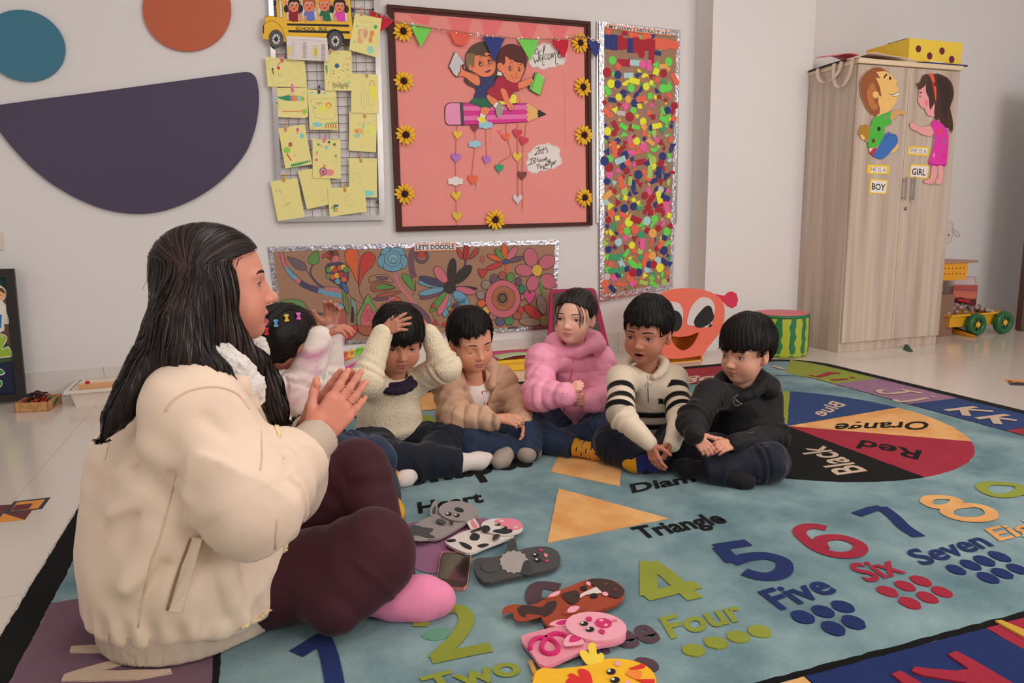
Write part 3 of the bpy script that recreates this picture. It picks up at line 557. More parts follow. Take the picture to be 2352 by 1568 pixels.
a.poly(zs(40,600,70,590,68,810,40,800),rgb(84,20,28)).poly(zs(615,562,2105,590,2115,645,622,612),bk).poly(zs(648,722,2120,748,2130,808,655,775),bk).line(zs(75,600,130,530,230,500,330,515,450,610,530,750,580,960),.9,bk,4)
a.text('SCHOOL  BUS',zs(828,720)[0],zs(1580,735)[0],zs(828,640)[0],bk,.012)
a.line(zs(70,580,72,470,90,410,150,382,250,388,370,405),.9,bk,0).line(zs(2130,-100,2165,300,2200,700,2160,1040),.9,bk).line(zs(362,200,372,400),.9,bk)
a.poly(zs(1560,890,1590,800,1650,720,1760,690,1880,730,1960,830,2000,930,2140,935,2120,1050,1950,1045,1620,1050),bk,0)
for q,sh,tp in(((660,225,720,255,800,285,890,240,935,300,945,345,880,340,885,515,670,490,660,300,605,220,630,190),rgb(126,24,34),0),((1050,255,1150,285,1260,260,1300,200,1305,240,1265,310,1290,485,1095,500,1075,380,1020,390),rgb(96,104,164),0),((1440,255,1530,275,1610,245,1660,205,1690,250,1640,330,1685,500,1500,495,1465,385,1390,390),rgb(30,98,58),0),((1790,270,1880,295,1950,270,1990,200,2035,205,2000,310,2020,510,1830,505,1800,400,1755,400),rgb(196,62,150),0)):a.poly(zs(*q),sh,2)
for q in((895,350,940,345,955,480,900,535,890,510,920,470),(1020,395,1060,390,1050,480,1095,530,1070,548,1030,500),(1400,395,1440,400,1500,490,1500,545,1450,500),(1760,405,1790,405,1790,460,1840,470,1830,500,1770,490),(560,30,590,0,620,30,625,190,600,210,575,100),(1290,40,1325,30,1310,200,1285,200),(1665,60,1695,50,1690,210,1655,205),(2000,50,2040,30,2035,205,2000,200)):a.poly(zs(*q),SK,2)
for hx,hy,rx,ry,hc,pig in((785,140,125,145,bk,1),(1150,130,135,150,rgb(150,78,44),0),(1520,120,130,150,rgb(200,110,60),0),(1880,150,125,145,bk,1)):
 X,Y=600+hx/10.4545,hy/10.4545
 if pig:
  for dx in(-185,165):blob_c=[(600+(hx+dx)/10.4545,(hy+70)/10.4545)];a.disc(blob_c[0][0],blob_c[0][1],5.5,bk,9)
 a.disc(X,Y-5,(rx+22)/10.45,hc,(ry+5)/10.45);a.disc(X,Y+1.2,rx/10.45,bk,(ry-3)/10.45);a.disc(X,Y+1.2,(rx-7)/10.45,SK,(ry-9)/10.45)
 a.poly([(X-12,Y-4),(X-11,Y-16),(X+11,Y-16),(X+12,Y-4),(X+7,Y-9),(X-6,Y-9)],hc)
 for ex in(-5,5):a.disc(X+ex,Y-3.2,2.9,bk,4.1);a.disc(X+ex,Y-3.2,2.5,K['white'],3.7);a.disc(X+ex+.4,Y-2,1.5,bk,2.6)
 a.line([(X-4,Y+4),(X-1,Y+6.5),(X+4,Y+3.5)],.7,bk,3);a.poly([(X-3,Y+6),(X+3.5,Y+6),(X+.5,Y+10)],rgb(150,40,52),2);a.disc(X-8,Y+3,1.6,rgb(200,84,72));a.disc(X+8,Y+3,1.6,rgb(200,84,72))
a.build('painting',bt)
for cx,cy,rx,ry in((360,930,175,222),(1780,975,170,222)):
 pts=disc_pts(600+cx/10.4545,cy/10.4545,rx/10.4545,ry/10.4545,-.12,32)
 wv=card('wheel',WALL,pts,BO+.0062,.003,mat('tyre_grey',rgb(68,68,70),.6),bt)
 a=Art(WALL,BO+.0093);X,Y=600+cx/10.4545,(cy+10)/10.4545
 a.disc(X,Y,9.4,bk,12.4);a.disc(X,Y,9.0,rgb(200,190,186),12);a.disc(X,Y,4.7,bk,6)
 for k in range(8):a.disc(X+7*math.cos(k*.785),Y+9.2*math.sin(k*.785),1.3,bk,1.6)
 a.build('hub',wv)
# ---- doodle sheet and shape collage
foil=mat('holographic_foil',(.66,.63,.68),.22,.35,35,.9,60,metal=.9,bdist=.004)
def _holo(m):
 nt=m.node_tree;N=nt.nodes;L=nt.links;tc=N.new('ShaderNodeTexCoord');n=N.new('ShaderNodeTexNoise');n.inputs['Scale'].default_value=22;n.inputs['Detail'].default_value=5
 L.new(tc.outputs['Object'],n.inputs['Vector']);r=N.new('ShaderNodeValToRGB');e=r.color_ramp.elements
 e[0].position=.3;e[0].color=(.30,.27,.48,1);e[1].position=.7;e[1].color=(.45,.58,.62,1)
 for p_,c_ in((.42,(.62,.58,.68,1)),(.5,(.72,.70,.68,1)),(.58,(.60,.55,.66,1))):q=e.new(p_);q.color=c_
 L.new(n.outputs['Fac'],r.inputs[0]);L.new(r.outputs[0],N['Principled BSDF'].inputs['Base Color'])
_holo(foil)
kraft=mat('kraft_paper',rgb(140,106,84),.6,.04,14)
def foil_board(name,label,cat,outer,inner,off):
 t=thing(name,label,cat,WALL.xyz(*WALL.uv(*np.mean(outer,0)),off));card('backing',WALL,outer,off,.004,kraft,t)
 for i in range(4):
  j=(i+1)%4;card('foil_strip',WALL,[outer[i],outer[j],inner[j],inner[i]],off+.0042,.0012,foil,t)
 return t
def title(t,off,corners,txt,o,r,c_):
 k=card('title_card',WALL,corners,off,.0015,mat('title_orange',rgb(226,120,70),.7),t);ctr=np.mean(corners,0)
 a=Art(WALL,off+.0017);A=np.array(corners);ex=(A[1]-A[0])/np.linalg.norm(A[1]-A[0]);ey=(A[3]-A[0])/np.linalg.norm(A[3]-A[0])
 a.poly([tuple(A[0]+ex*2+ey*2),tuple(A[1]-ex*2+ey*2),tuple(A[2]-ex*2-ey*2),tuple(A[3]+ex*2-ey*2)],rgb(196,192,194));a.text(txt,o,r,c_,K['black'],.022);a.build('lettering',k)
zd=ZZ(600,530,3.36)
do=zd(50,125,2300,68,2272,752,158,918);di=zd(92,160,2268,103,2240,722,190,880)
dd=foil_board('doodle_poster',"brown paper doodle poster with foil border titled Let's Doodle",'poster',do,di,.003)
title(dd,.009,zd(1183,100,1507,93,1507,150,1180,158),"LET'S DOODLE",zd(1194,146)[0],zd(1490,138)[0],zd(1194,112)[0])
crayon=mat('crayon',(1,1,1),.7,.22,130,attr='Col',stretch=(1,1,.35))
a=Art(WALL,.0075);I=rgb(52,44,44)
pk_,bl_,nv_,rd_,or_,gn_,pp_,bk_,br_,ye_,tl_,gy_=rgb(176,96,108),rgb(92,136,156),rgb(66,60,84),rgb(166,56,52),rgb(184,86,50),rgb(82,124,64),rgb(98,70,84),rgb(50,44,42),rgb(140,78,58),rgb(186,150,70),rgb(48,110,84),rgb(128,112,104)
def sh(col,*v,sm=3,ol=1.1):
 P=zd(*v);a.poly(P,col,sm)
 if ol:a.line(P,ol,I,sm,True)
def el(col,x,y,rx,ry,rot=0,ol=1.1):
 P=[(600+p/3.36,530+q/3.36)for p,q in disc_pts(x,y,rx,ry,math.radians(rot),22)];a.poly(P,col)
 if ol:a.line(P,ol,I,0,True)
def lo(w_,col,*v,sm=4):a.line(zd(*v),w_,col,sm)
lo(9,pk_,152,170,165,230,190,280);lo(11,bl_,190,280,225,330,270,370);lo(11,pk_,270,370,300,400);lo(13,nv_,300,398,380,440,460,462);lo(12,bl_,440,460,560,490,640,500);lo(10,rgb(160,100,104),480,445,560,450,640,470)
lo(1.1,I,140,165,165,265,230,360,330,440,470,490);lo(1.1,I,166,165,200,270,280,350,380,420,600,440,720,530,790,560)
sh(rgb(96,82,88),200,202,260,212,330,245,350,285,325,306,270,292,232,250);lo(2,nv_,345,300,420,400,470,440)
sh(gn_,432,150,375,190,362,235,395,262,440,248,446,205);lo(3.5,nv_,398,262,380,320,420,390,490,442)
el(rgb(118,62,50),550,185,48,42);el(pk_,575,222,30,34,20);sh(rd_,515,172,480,180,470,212,505,200,530,222,525,190);el(bk_,545,172,14,18,0,0)
sh(nv_,505,260,560,245,640,250,676,310,668,390,640,430,675,490,590,420,520,370,497,310)
for c_,x,y in((gn_,522,300),(ye_,555,290),(rd_,570,305),(or_,610,285),(ye_,635,280),(gn_,655,300),(gn_,520,350),(or_,552,355),(ye_,585,345),(rd_,620,340),(pp_,655,340),(bl_,590,390),(or_,640,375)):el(c_,x,y,23,22,20,.8)
sh(rgb(60,90,140),620,400,660,420,672,480,640,460);sh(rgb(92,112,62),625,450,660,500,680,580,675,650,645,600,630,530);sh(rgb(110,124,118),690,520,735,560,730,640,705,620);sh(bk_,698,590,712,590,718,700,690,700,sm=2,ol=0)
sh(or_,645,190,655,150,700,138,745,160,752,230,745,330,748,410,700,310,660,250);sh(rd_,768,215,800,170,845,165,882,205,860,270,800,330,762,410,752,440,758,320);lo(1.1,I,750,410,760,470,790,540)
el(bl_,1015,225,112,82);el(bl_,985,175,62,48);el(bl_,1045,175,66,50);el(bl_,950,235,54,54);el(bl_,1085,240,46,54);el(bl_,1015,270,75,45);el(rgb(100,142,160),1015,215,64,60);el(rgb(108,146,162),1018,215,42,40);el(rgb(112,148,160),1020,232,20,18)
lo(13,pp_,1185,140,1160,180,1162,290,1185,360);lo(1.1,I,1190,380,1190,460,1165,500);el(pp_,1240,195,52,56);el(rgb(150,120,100),1240,190,34,36,0,.8);el(rd_,1240,185,30,26)
lo(8,rgb(172,100,108),1030,325,1070,430,1130,500,1180,570);sh(gn_,1085,340,1130,335,1165,380,1185,455,1150,440,1105,390)
for q,c_ in(((835,360,900,338,980,345,1020,400,960,390,880,385,838,400),rgb(140,106,86)),((845,440,870,400,960,405,1040,440,960,460,870,470),br_),((880,430,930,412,990,420,1030,440,960,450,890,450),gn_),((890,500,960,475,1060,465,1075,475,1000,500,920,515),br_),((865,520,930,510,980,520,930,538,880,535),pp_),((890,355,930,350,985,365,940,380,900,375),pp_)):sh(c_,*q)
sh(pk_,950,590,985,520,1040,505,1080,540,1070,600,1020,625,960,620);el(or_,1055,560,26,45);el(pk_,1015,565,32,38);el(rd_,1015,560,20,22);el(br_,940,580,14,18)
lo(10,pp_,1080,570,1180,580,1260,650,1305,720);lo(1.1,I,1090,556,1190,566,1280,640,1310,700)
for ang,ln_,wd,c_ in((-126,150,38,pk_),(-83,180,33,bk_),(-45,190,40,bk_),(3,170,14,bk_),(12,160,28,rgb(170,92,110)),(45,165,42,rgb(90,136,160)),(100,190,30,bl_),(112,190,30,pk_),(128,200,26,gn_),(160,200,30,pp_),(167,200,24,bl_),(190,205,26,bl_),(198,205,30,nv_)):
 r_=math.radians(ang);el(c_,1455+math.cos(r_)*(45+ln_/2),435+math.sin(r_)*(45+ln_/2),ln_/2,wd,ang)
el(bk_,1455,435,48,48)
for _ in range(5):lo(.8,rgb(70,80,96),*[c for k in range(6)for c in(1500+random.uniform(0,85),505+random.uniform(0,60))])
sh(rd_,1505,130,1535,150,1560,215,1530,200);sh(rgb(150,44,44),1570,120,1605,125,1585,230,1560,200);sh(rgb(140,66,52),1640,150,1680,135,1665,185,1600,220);lo(4,nv_,1580,230,1570,270)
el(rgb(150,80,66),1708,215,18,30,0,0)
for ang,ln_,wd,c_ in((200,135,20,or_),(230,110,22,gn_),(263,130,24,or_),(305,125,28,pk_),(345,120,20,pp_),(160,150,20,rd_)):
 r_=math.radians(ang);el(c_,1890+math.cos(r_)*(20+ln_/2),240+math.sin(r_)*(20+ln_/2),ln_/2,wd,ang)
el(rgb(60,72,110),1888,238,32,17);lo(7,or_,1895,260,1900,330)
for x,y,rx,ry,ro in((2080,205,52,75,-15),(2205,240,68,52,-30),(2030,305,70,46,10),(2095,405,46,62,15),(2215,390,66,56,45)):el(rgb(168,90,104),x,y,rx,ry,ro)
el(ye_,2130,305,41,46);lo(6,gn_,2140,360,2165,430,2172,510)
for x,y,rx,ry,c_ in((1735,415,36,36,gy_),(1797,370,30,38,pp_),(1860,345,30,30,br_),(1925,358,30,36,gn_),(1985,390,25,32,pp_),(2012,448,26,34,tl_),(2018,512,16,24,rgb(150,96,84)),(2005,612,24,30,rd_),(1975,655,32,30,br_),(1912,695,34,32,rgb(62,120,78)),(1843,700,34,32,rgb(80,84,104)),(1790,655,30,34,rgb(140,96,92)),(1700,560,34,28,or_),(1695,495,32,34,gy_),(1740,610,30,30,ye_)):el(c_,x,y,rx,ry)
el(rgb(172,92,100),1865,525,136,146);el(rgb(146,88,62),1870,522,90,96);el(rgb(136,96,74),1862,522,44,52);el(bk_,1862,520,36,40,0,0);el(rgb(96,78,62),1862,520,22,26,0,0)
for hx,hy,sz,c_ in((1708,325,66,rd_),(2072,510,88,rgb(186,70,120))):sh(c_,*[c for u,v in heart_uv for c in(hx+u*sz,hy-v*sz*1.25)])
el(gy_,2165,570,36,75,-14);el(rd_,2100,630,85,36,40);el(rgb(132,110,96),2075,702,85,32,4);el(rgb(120,112,70),2195,692,48,44)
sh(rgb(90,124,72),140,553,200,530,280,530,340,565,352,615,300,612,220,590);lo(1,I,140,553,240,560,350,612);lo(5,nv_,352,612,420,635,480,640)
sh(rgb(96,130,76),825,488,780,580,740,660,750,740,800,785,870,790,900,740,905,640,860,560);sh(rgb(172,88,92),822,560,785,625,765,690,790,760,860,765,880,690,860,620)
for k in range(5):el(rgb(178,84,92),800+k*16,660-14*math.sin(k*.8),12,44,-24+k*12,.8)
sh(br_,745,730,800,735,850,735,905,750,870,800,800,805,755,780);sh(rd_,620,800,690,750,735,720,740,780,690,830,640,838);el(rgb(158,100,90),690,775,32,26)
for x,y,r_,c_ in((1480,620,26,rd_),(1510,605,24,rd_),(1497,578,20,nv_),(1475,665,24,or_),(1505,640,24,or_),(1455,600,18,rgb(120,120,60))):el(c_,x,y,r_,r_)
sh(rgb(150,82,80),590,560,640,600,660,700,630,760,600,740,585,640);el(or_,600,615,34,18,-20);el(rgb(110,142,160),605,580,40,20,30)
for x,y in((1345,710),(1415,725),(1330,580)):el(rd_,x,y,16,18,0,.6)
sh(rgb(84,72,96),1900,752,1950,738,1990,750,sm=2)
lo(.9,I,1320,640,1350,700,1390,745)
a.build('drawing',dd,crayon)
za=ZZ(1360,30,2.34)
st=thing('steel_display_frame','narrow steel frame behind the shape collage','frame',WALL.xyz(*WALL.uv(1460,280)))
so=za(26,42,474,92,455,1130,24,1128);si=za(40,60,462,108,446,1112,36,1112)
for i in range(4):card('frame_rail',WALL,[so[i],so[(i+1)%4],si[(i+1)%4],si[i]],.002,.012,steel,st)
ao=za(36,45,474,98,432,1478,44,1552);ai=za(64,72,455,120,416,1448,66,1514)
at_=foil_board('shape_collage','tall collage of coloured paper shapes titled My Shapy Abstract Art','poster',ao,ai,.016)
title(at_,.024,za(80,57,226,78,224,102,78,82),'MY SHAPY',za(90,79)[0],za(217,97)[0],za(91,65)[0])
title(at_,.0243,za(228,78,428,99,425,124,226,103),'ABSTRACT ART',za(235,98)[0],za(420,119)[0],za(236,84)[0])
PC={n:mat('collage_'+n,rgb(*c),.7,.03,20,coat=.15)for n,c in dict(blue=(36,46,104),red=(150,24,42),coral=(232,92,70),yellow=(208,206,48),green=(92,192,72),teal=(52,140,96),pink=(206,84,140),apricot=(224,150,76),pale=(150,186,190),olive=(146,178,84),grey=(180,168,166)).items()}
wts=dict(blue=17,red=17,coral=15,yellow=12,green=14,teal=6,pink=7,apricot=5,pale=3,olive=3,grey=1)
names=[n for n in wts for _ in range(wts[n])]
SHP={}
def unit(kind):
 if kind=='disc':return disc_pts(0,0,1,1,0,16)
 if kind=='half':return[(math.cos(t),math.sin(t)-.4)for t in np.linspace(0,math.pi,10)]
 if kind=='rect':return[(-1.25,-.6),(1.25,-.6),(1.25,.6),(-1.25,.6)]
 if kind=='square':return[(-.8,-.8),(.8,-.8),(.8,.8),(-.8,.8)]
 if kind=='tri':return[(-1,-.7),(1,-.7),(0,1)]
 if kind=='diamond':return[(-.75,0),(0,-1.05),(.75,0),(0,1.05)]
 return[((1.1 if k%2==0 else.45)*math.sin(k*math.pi/5),(1.1 if k%2==0 else.45)*math.cos(k*math.pi/5))for k in range(10)]
org_a=np.array(worldloc(at_));small_V,small_F=[],[]
def shape_piece(kind,col,u,v,size,rot,off):
 key=(kind,col)
 if key not in SHP:
  V=[(x,-.0008/.019,z)for x,z in orient(unit(kind))]+[(x,0,z)for x,z in orient(unit(kind))];n=len(V)//2
  me=bpy.data.meshes.new('paper_shape');me.from_pydata(V,[],[tuple(range(n))]+[(i,n+i,n+(i+1)%n,(i+1)%n)for i in range(n)]);me.materials.append(PC[col]);SHP[key]=me
 o=bpy.data.objects.new('paper_shape',SHP[key]);COL.objects.link(o);o.parent=at_;o.location=Vector(WALL.xyz(u,v,off))-Vector(org_a)
 o.scale=(size,size,size);o.rotation_euler=(0,rot,0)
M4=[np.array(WALL.uv(*p,.02))for p in ai]
def quad(s_,t_):return(M4[0]*(1-s_)+M4[1]*s_)*(1-t_)+(M4[3]*(1-s_)+M4[2]*s_)*t_
cnt=0
top=[(82,155,'rect','blue',1.57,13),(116,158,'rect','blue',1.57,14),(150,160,'rect','red',1.57,13),(178,165,'disc','red',0,13),(205,175,'rect','blue',1.57,13),(235,172,'rect','red',1.57,14),(270,172,'square','red',0,15),(312,172,'square','red',0,16),(350,165,'square','coral',0,15),(382,168,'square','coral',0,15),(425,170,'rect','coral',.05,15),(265,220,'disc','red',0,9),(318,240,'rect','red',1.57,12),(366,190,'disc','green',0,5),(350,215,'rect','blue',.1,8),(170,267,'rect','red',0,13),(228,268,'rect','pale',0,11),(108,255,'disc','green',0,10),(410,262,'disc','green',0,10),(138,332,'disc','blue',0,9.5),(136,383,'disc','blue',0,9.5),(168,432,'disc','blue',0,9.5),(228,485,'disc','blue',0,9.5),(100,380,'disc','yellow',0,10),(290,395,'disc','yellow',0,9),(195,335,'rect','pale',-.1,10),(175,110,'half','red',.1,9),(225,122,'rect','coral',.2,11),(258,128,'half','green',3.3,9),(290,125,'rect','coral',-.3,11),(325,128,'tri','blue',3.1,9),(85,100,'square','coral',.3,8)]
pts_used=[]
for x,y,kd,c_,ro,sz in top:
 px,py=za(x,y)[0];u,v=WALL.uv(px,py,.02);s_=WALL.scale(px,py);shape_piece(kd,c_,u,v,sz*s_*.86,ro,.0214+cnt*1e-6);pts_used.append((u,v,sz*s_));cnt+=1
tries=0;sc0=WALL.scale(1460,350)
while cnt<297 and tries<40000:
 tries+=1;s_,t_=random.uniform(.0,1.0),random.uniform(.12,.995);u,v=quad(s_,t_);kd=random.choices(['disc','half','rect','square','tri','diamond','star'],[26,11,24,13,13,4,6])[0]
 sz={'disc':8.6,'half':8.5,'rect':9.5,'square':7.5,'tri':8,'diamond':7,'star':7}[kd]*random.uniform(.75,1.12)*sc0
 if any((u-a_)**2+(v-b_)**2<((sz+c_)*.72)**2 for a_,b_,c_ in pts_used):
  if tries<20000 or random.random()>.05:continue
 shape_piece(kd,random.choice(names),u,v,sz,random.uniform(0,6.28),.0216+cnt*2.5e-6);pts_used.append((u,v,sz));cnt+=1
V,Fc,C_=[],[],[]
for k in range(210):
 u,v=quad(random.uniform(0,1),random.uniform(.1,.995));kd=random.choice(['half','tri','square','diamond','star']);sz=random.uniform(3.2,5.0)*sc0;ro=random.uniform(0,6.28)
 q=[WALL.xyz(u+sz*(x*math.cos(ro)-z*math.sin(ro)),v+sz*(x*math.sin(ro)+z*math.cos(ro)),.0212+k*1e-6)for x,z in orient(unit(kd))];n=len(V)
 V+=q;Fc.append(tuple(range(n,n+len(q))));C_+=[tuple(PC[random.choice(names)].node_tree.nodes['Mix'].inputs[6].default_value)[:3]]*len(q)
o=obj('paper_scraps',V,Fc,PAINT,at_,cols=np.array(C_));o['kind']='stuff'
# ---- alphabet rug
RC=dict(sky=(122,148,152),black=(20,20,19),lime=(150,148,52),purple=(112,86,100),lilac=(150,112,136),navy=(36,50,98),blue=(46,66,112),red=(158,44,62),crimson=(150,48,58),apricot=(206,146,86),gold=(196,158,60),cream=(196,172,150),green=(140,150,60),pink=(176,112,150),plum=(88,68,76),violet=(150,102,130))
def pile(n,c,mott=.16):
 return mat('pile_'+n,rgb(*c,1.08),.95,mott,7,.55,420,sheen=.05,spec=.05,bdist=.004)
def _mottle(m,c2,sc_=3.2):
 nt=m.node_tree;N=nt.nodes;L=nt.links;mx=N['Mix'];nz=[n for n in N if n.type=='TEX_NOISE'][0];nz.inputs['Scale'].default_value=sc_;nz.inputs['Detail'].default_value=7;nz.inputs['Roughness'].default_value=.62
 r=N.new('ShaderNodeValToRGB');r.color_ramp.elements[0].position=.36;r.color_ramp.elements[1].position=.66;L.new(nz.outputs['Fac'],r.inputs[0]);L.new(r.outputs[0],mx.inputs['Factor']);mx.inputs[6].default_value=c2[0]+(1,);mx.inputs[7].default_value=c2[1]+(1,)
P_={n:pile(n,c)for n,c in RC.items()}
_mottle(P_['sky'],(rgb(94,122,130,1.12),rgb(140,166,168,1.12)))
_mottle(P_['apricot'],(rgb(204,144,84,1.2),rgb(218,170,112,1.2)),9)
rx0,rx1,ry0,ry1=-.645*S,3.68*S,.70*S,4.19*S
def rrect(x0,x1,y0,y1,r,n=10):
 P=[]
 for cx,cy,a0 in((x1-r,y1-r,0),(x0+r,y1-r,90),(x0+r,y0+r,180),(x1-r,y0+r,270)):P+=[(cx+r*math.cos(math.radians(a0+k*90/n)),cy+r*math.sin(math.radians(a0+k*90/n)))for k in range(n+1)]
 return P
rug=thing('alphabet_rug','large blue alphabet and number rug with a colour wheel and black border','rug',((rx0+rx1)/2,(ry0+ry1)/2,0))
rough_edge=lambda P,j=.0018,st_=.02:[(x+random.uniform(-j,j),y+random.uniform(-j,j))for x,y in _dens(P,st_)]
def _dens(P,st_):
 out=[]
 for i in range(len(P)):
  a_,b_=np.array(P[i]),np.array(P[(i+1)%len(P)]);n=max(1,int(np.linalg.norm(b_-a_)/st_))
  out+=[tuple(a_+(b_-a_)*k/n)for k in range(n)]
 return out
def rp(name,P,col,top,parent=None,jit=.0018):
 return card(name,FLOOR,rough_edge(P,jit)if jit else P,.0005,top,P_[col],parent or rug,uv=True)
RT=RZ-.0005
rp('border',rrect(rx0,rx1,ry0,ry1,.30),'black',RT-.003)
bw=.078*S
rp('frame_ground',rrect(rx0+bw,rx1-bw,ry0+bw,ry1-bw,.24),'sky',RT-.0022)
fx0,fx1,fy0,fy1=-.130*S,3.235*S,1.175*S,3.70*S
def cell(x0,x1,y0,y1,col):return rp('letter_tile',[(x0,y0),(x1,y0),(x1,y1),(x0,y1)],col,RT-.0012)
ix0,ix1,iy0,iy1=rx0+bw,rx1-bw,ry0+bw,ry1-bw
cy0,cy1=fy1+.012,iy1
for x0,x1,c in((.42,.97,'apricot'),(.97,1.50,'purple'),(1.50,2.03,'green'),(2.03,2.45,'navy'),(2.45,2.97,'crimson'),(-.1,.42,'red')):cell(x0*S,x1*S,cy0,cy1,c)
rp('letter_tile',[(3.21*S,3.77*S),(3.25*S,3.392*S),(ix1,3.412*S),(ix1,3.72*S),(3.585*S,3.95*S),(3.53*S,4.10*S)],'green',RT-.0012)
cell(fx1+.01,ix1,2.855*S,3.392*S,'lilac');cell(fx1+.01,ix1,2.320*S,2.855*S,'blue');cell(fx1+.01,ix1,1.785*S,2.320*S,'crimson');cell(fx1+.01,ix1,1.2*S,1.785*S,'gold')
for x0,x1,c in((.54,1.075,'apricot'),(1.075,1.617,'navy'),(1.617,2.16,'red'),(2.16,2.7,'gold'),(2.7,3.2,'green'),(-.1,.54,'crimson')):cell(x0*S,x1*S,iy0,1.157*S,c)
cell(ix0,fx0-.01,1.58*S,2.114*S,'purple');cell(ix0,fx0-.01,1.17*S,1.58*S,'green');cell(ix0,fx0-.01,2.65*S,3.2*S,'gold')
rp('field_line',[(fx0-.014,fy0-.016),(fx1+.013,fy0-.016),(fx1+.013,fy1-.12),(fx1-.03,fy1-.03),(fx1-.12,fy1+.013),(fx0-.014,fy1+.013)],'black',RT-.0008)
rp('field',[(fx0,fy0),(fx1,fy0),(fx1,fy1-.13),(fx1-.04,fy1-.04),(fx1-.13,fy1),(fx0,fy1)],'sky',RT-.0002)
wc=np.array([2.37,2.75])*S;wr=.762*S
for a0,a1,c in((-131,-90,'black'),(-90,-41,'red'),(-41,5,'apricot'),(5,49,'blue'),(49,93,'green'),(93,138,'gold'),(138,183,'purple'),(183,229,'pink')):
 rp('wheel_slice',[tuple(wc)]+[tuple(wc+wr*np.array([math.cos(math.radians(t)),math.sin(math.radians(t))]))for t in np.linspace(a0,a1,9)],c,RT+.0006)
_zo=[.0013]
def nz_():_zo[0]+=2e-5;return _zo[0]
def tfloor(px,py):return RUG.uv(px,py,0)
def tuft_text(st_,o,r,t,col,bold=.02,name='lettering'):
 zz_=nz_();V2,Fc=text_mesh(st_,bold);o,r,t=(np.array(tfloor(*p))for p in(o,r,t));U=o+V2[:,:1]*(r-o)+V2[:,1:]*(t-o)
 e1,e2=r-o,t-o
 if e1[0]*e2[1]-e1[1]*e2[0]<0:Fc=[f[::-1]for f in Fc]
 obj(name,[RUG.xyz(u,v,zz_)for u,v in U],Fc,P_[col],rug)
def tuft(name,pts,col,sm=0,top=None,parent=None):
 top=nz_()-.0002
 if sm:pts=catmull(pts,sm)
 return rp(name,[tfloor(*p)for p in pts],col,RT+top,parent,.001)
def stroke_outline(U,w,closed=False):
 U=np.array(U);T=np.gradient(U,axis=0);T/=np.linalg.norm(T,axis=1)[:,None];N_=np.stack([-T[:,1],T[:,0]],1)*w/2
 return[tuple(p)for p in U+N_]+[tuple(p)for p in(U-N_)[::-1]]
def tuft_stroke(name,pts,w,col,sm=4,top=None,closed=False):
 top=nz_();w=w*(.80 if name=='numeral' else 1)
 P=catmull(pts,sm,closed)if sm else np.array(pts);U=np.array([tfloor(*p)for p in P])
 if closed:
  T=np.roll(U,-1,0)-np.roll(U,1,0);T/=np.linalg.norm(T,axis=1)[:,None];N_=np.stack([-T[:,1],T[:,0]],1)*w/2;n=len(U);Q=np.concatenate([U+N_,U-N_])
  return obj(name,[RUG.xyz(u,v,top+3e-4*(i%n)/n)for i,(u,v)in enumerate(Q)],[(i,n+i,n+(i+1)%n,(i+1)%n)for i in range(n)],P_[col],rug)
 n=len(U);T=np.gradient(U,axis=0);T/=np.linalg.norm(T,axis=1)[:,None];N_=np.stack([-T[:,1],T[:,0]],1)*w/2;Q=np.concatenate([U+N_,U-N_])
 return obj(name,[RUG.xyz(u,v,top+3e-4*(i%n)/n)for i,(u,v)in enumerate(Q)],[(i,n+i,n+i+1,i+1)for i in range(n-1)],P_[col],rug)
zw=ZZ(1600,780,3.1277)
tuft_text('Blue',zw(1075,468)[0],zw(905,552)[0],zw(975,440)[0],'cream')
tuft_text('Orange',zw(1672,588)[0],zw(1005,605)[0],zw(1662,646)[0],'black')
tuft_text('Red',zw(1620,800)[0],zw(1185,722)[0],zw(1590,862)[0],'black')
tuft_text('Black',zw(1225,945)[0],zw(905,762)[0],zw(1010,975)[0],'cream')
tuft_stroke('letter',zw(815,255,870,268,960,235,1030,243),.030,'red',0);tuft_stroke('letter',zw(890,262,990,238),.028,'red',0);tuft_stroke('letter',zw(970,290,1085,282),.024,'red',0);tuft_stroke('letter',zw(1110,273,1135,271),.026,'red',0)
tuft_stroke('letter',zw(1465,358,1620,386),.028,'cream',0);tuft_stroke('letter',zw(1540,372,1400,388,1330,385,1310,368,1345,360),.028,'cream',4);tuft_stroke('letter',zw(1660,418,1540,440,1450,445,1425,430),.026,'cream',4);tuft_stroke('letter',zw(1690,412,1715,410),.026,'cream',0)
tuft_stroke('letter',zw(1790,510,2005,483),.030,'cream',0);tuft_stroke('letter',zw(1890,500,2130,515),.030,'cream',0);tuft_stroke('letter',zw(1915,500,1940,548),.034,'cream',0)
tuft_stroke('letter',zw(2010,568,2235,540),.030,'cream',0);tuft_stroke('letter',zw(2110,556,2300,582),.030,'cream',0);tuft_stroke('letter',zw(2135,560,2165,608),.034,'cream',0)
tuft_text('Gg',zw(165,255)[0],zw(-80,285)[0],zw(150,305)[0],'cream',.03);tuft_stroke('letter',zw(545,190,632,212),.03,'cream',0)
zs2=ZZ(780,680,3.137)
tuft_text('Shapes',(934,1115),zs2(1408,1215)[0],(915,1065),'black',.035)
tuft_text('Heart',(961,1179),(1112,1152),(958,1155),'black',.03)
tuft_text('Diamond',(1452,1132),(1702,1087),(1446,1113),'black',.03)
tuft_text('Triangle',(1473,1238),(1672,1199),(1447,1213),'black',.03)
tuft_text('Rectangle',(640,1017),(825,1000),(636,998),'black',.03)
tuft_text('Circle',(1008,1000),(1120,987),(1003,985),'black',.03)
tuft('diamond_shape',[(1300,1012),(1430,1046),(1423,1117),(1265,1083)],'apricot');tuft('triangle_shape',[(1283,1122),(1536,1191),(1257,1247)],'apricot')
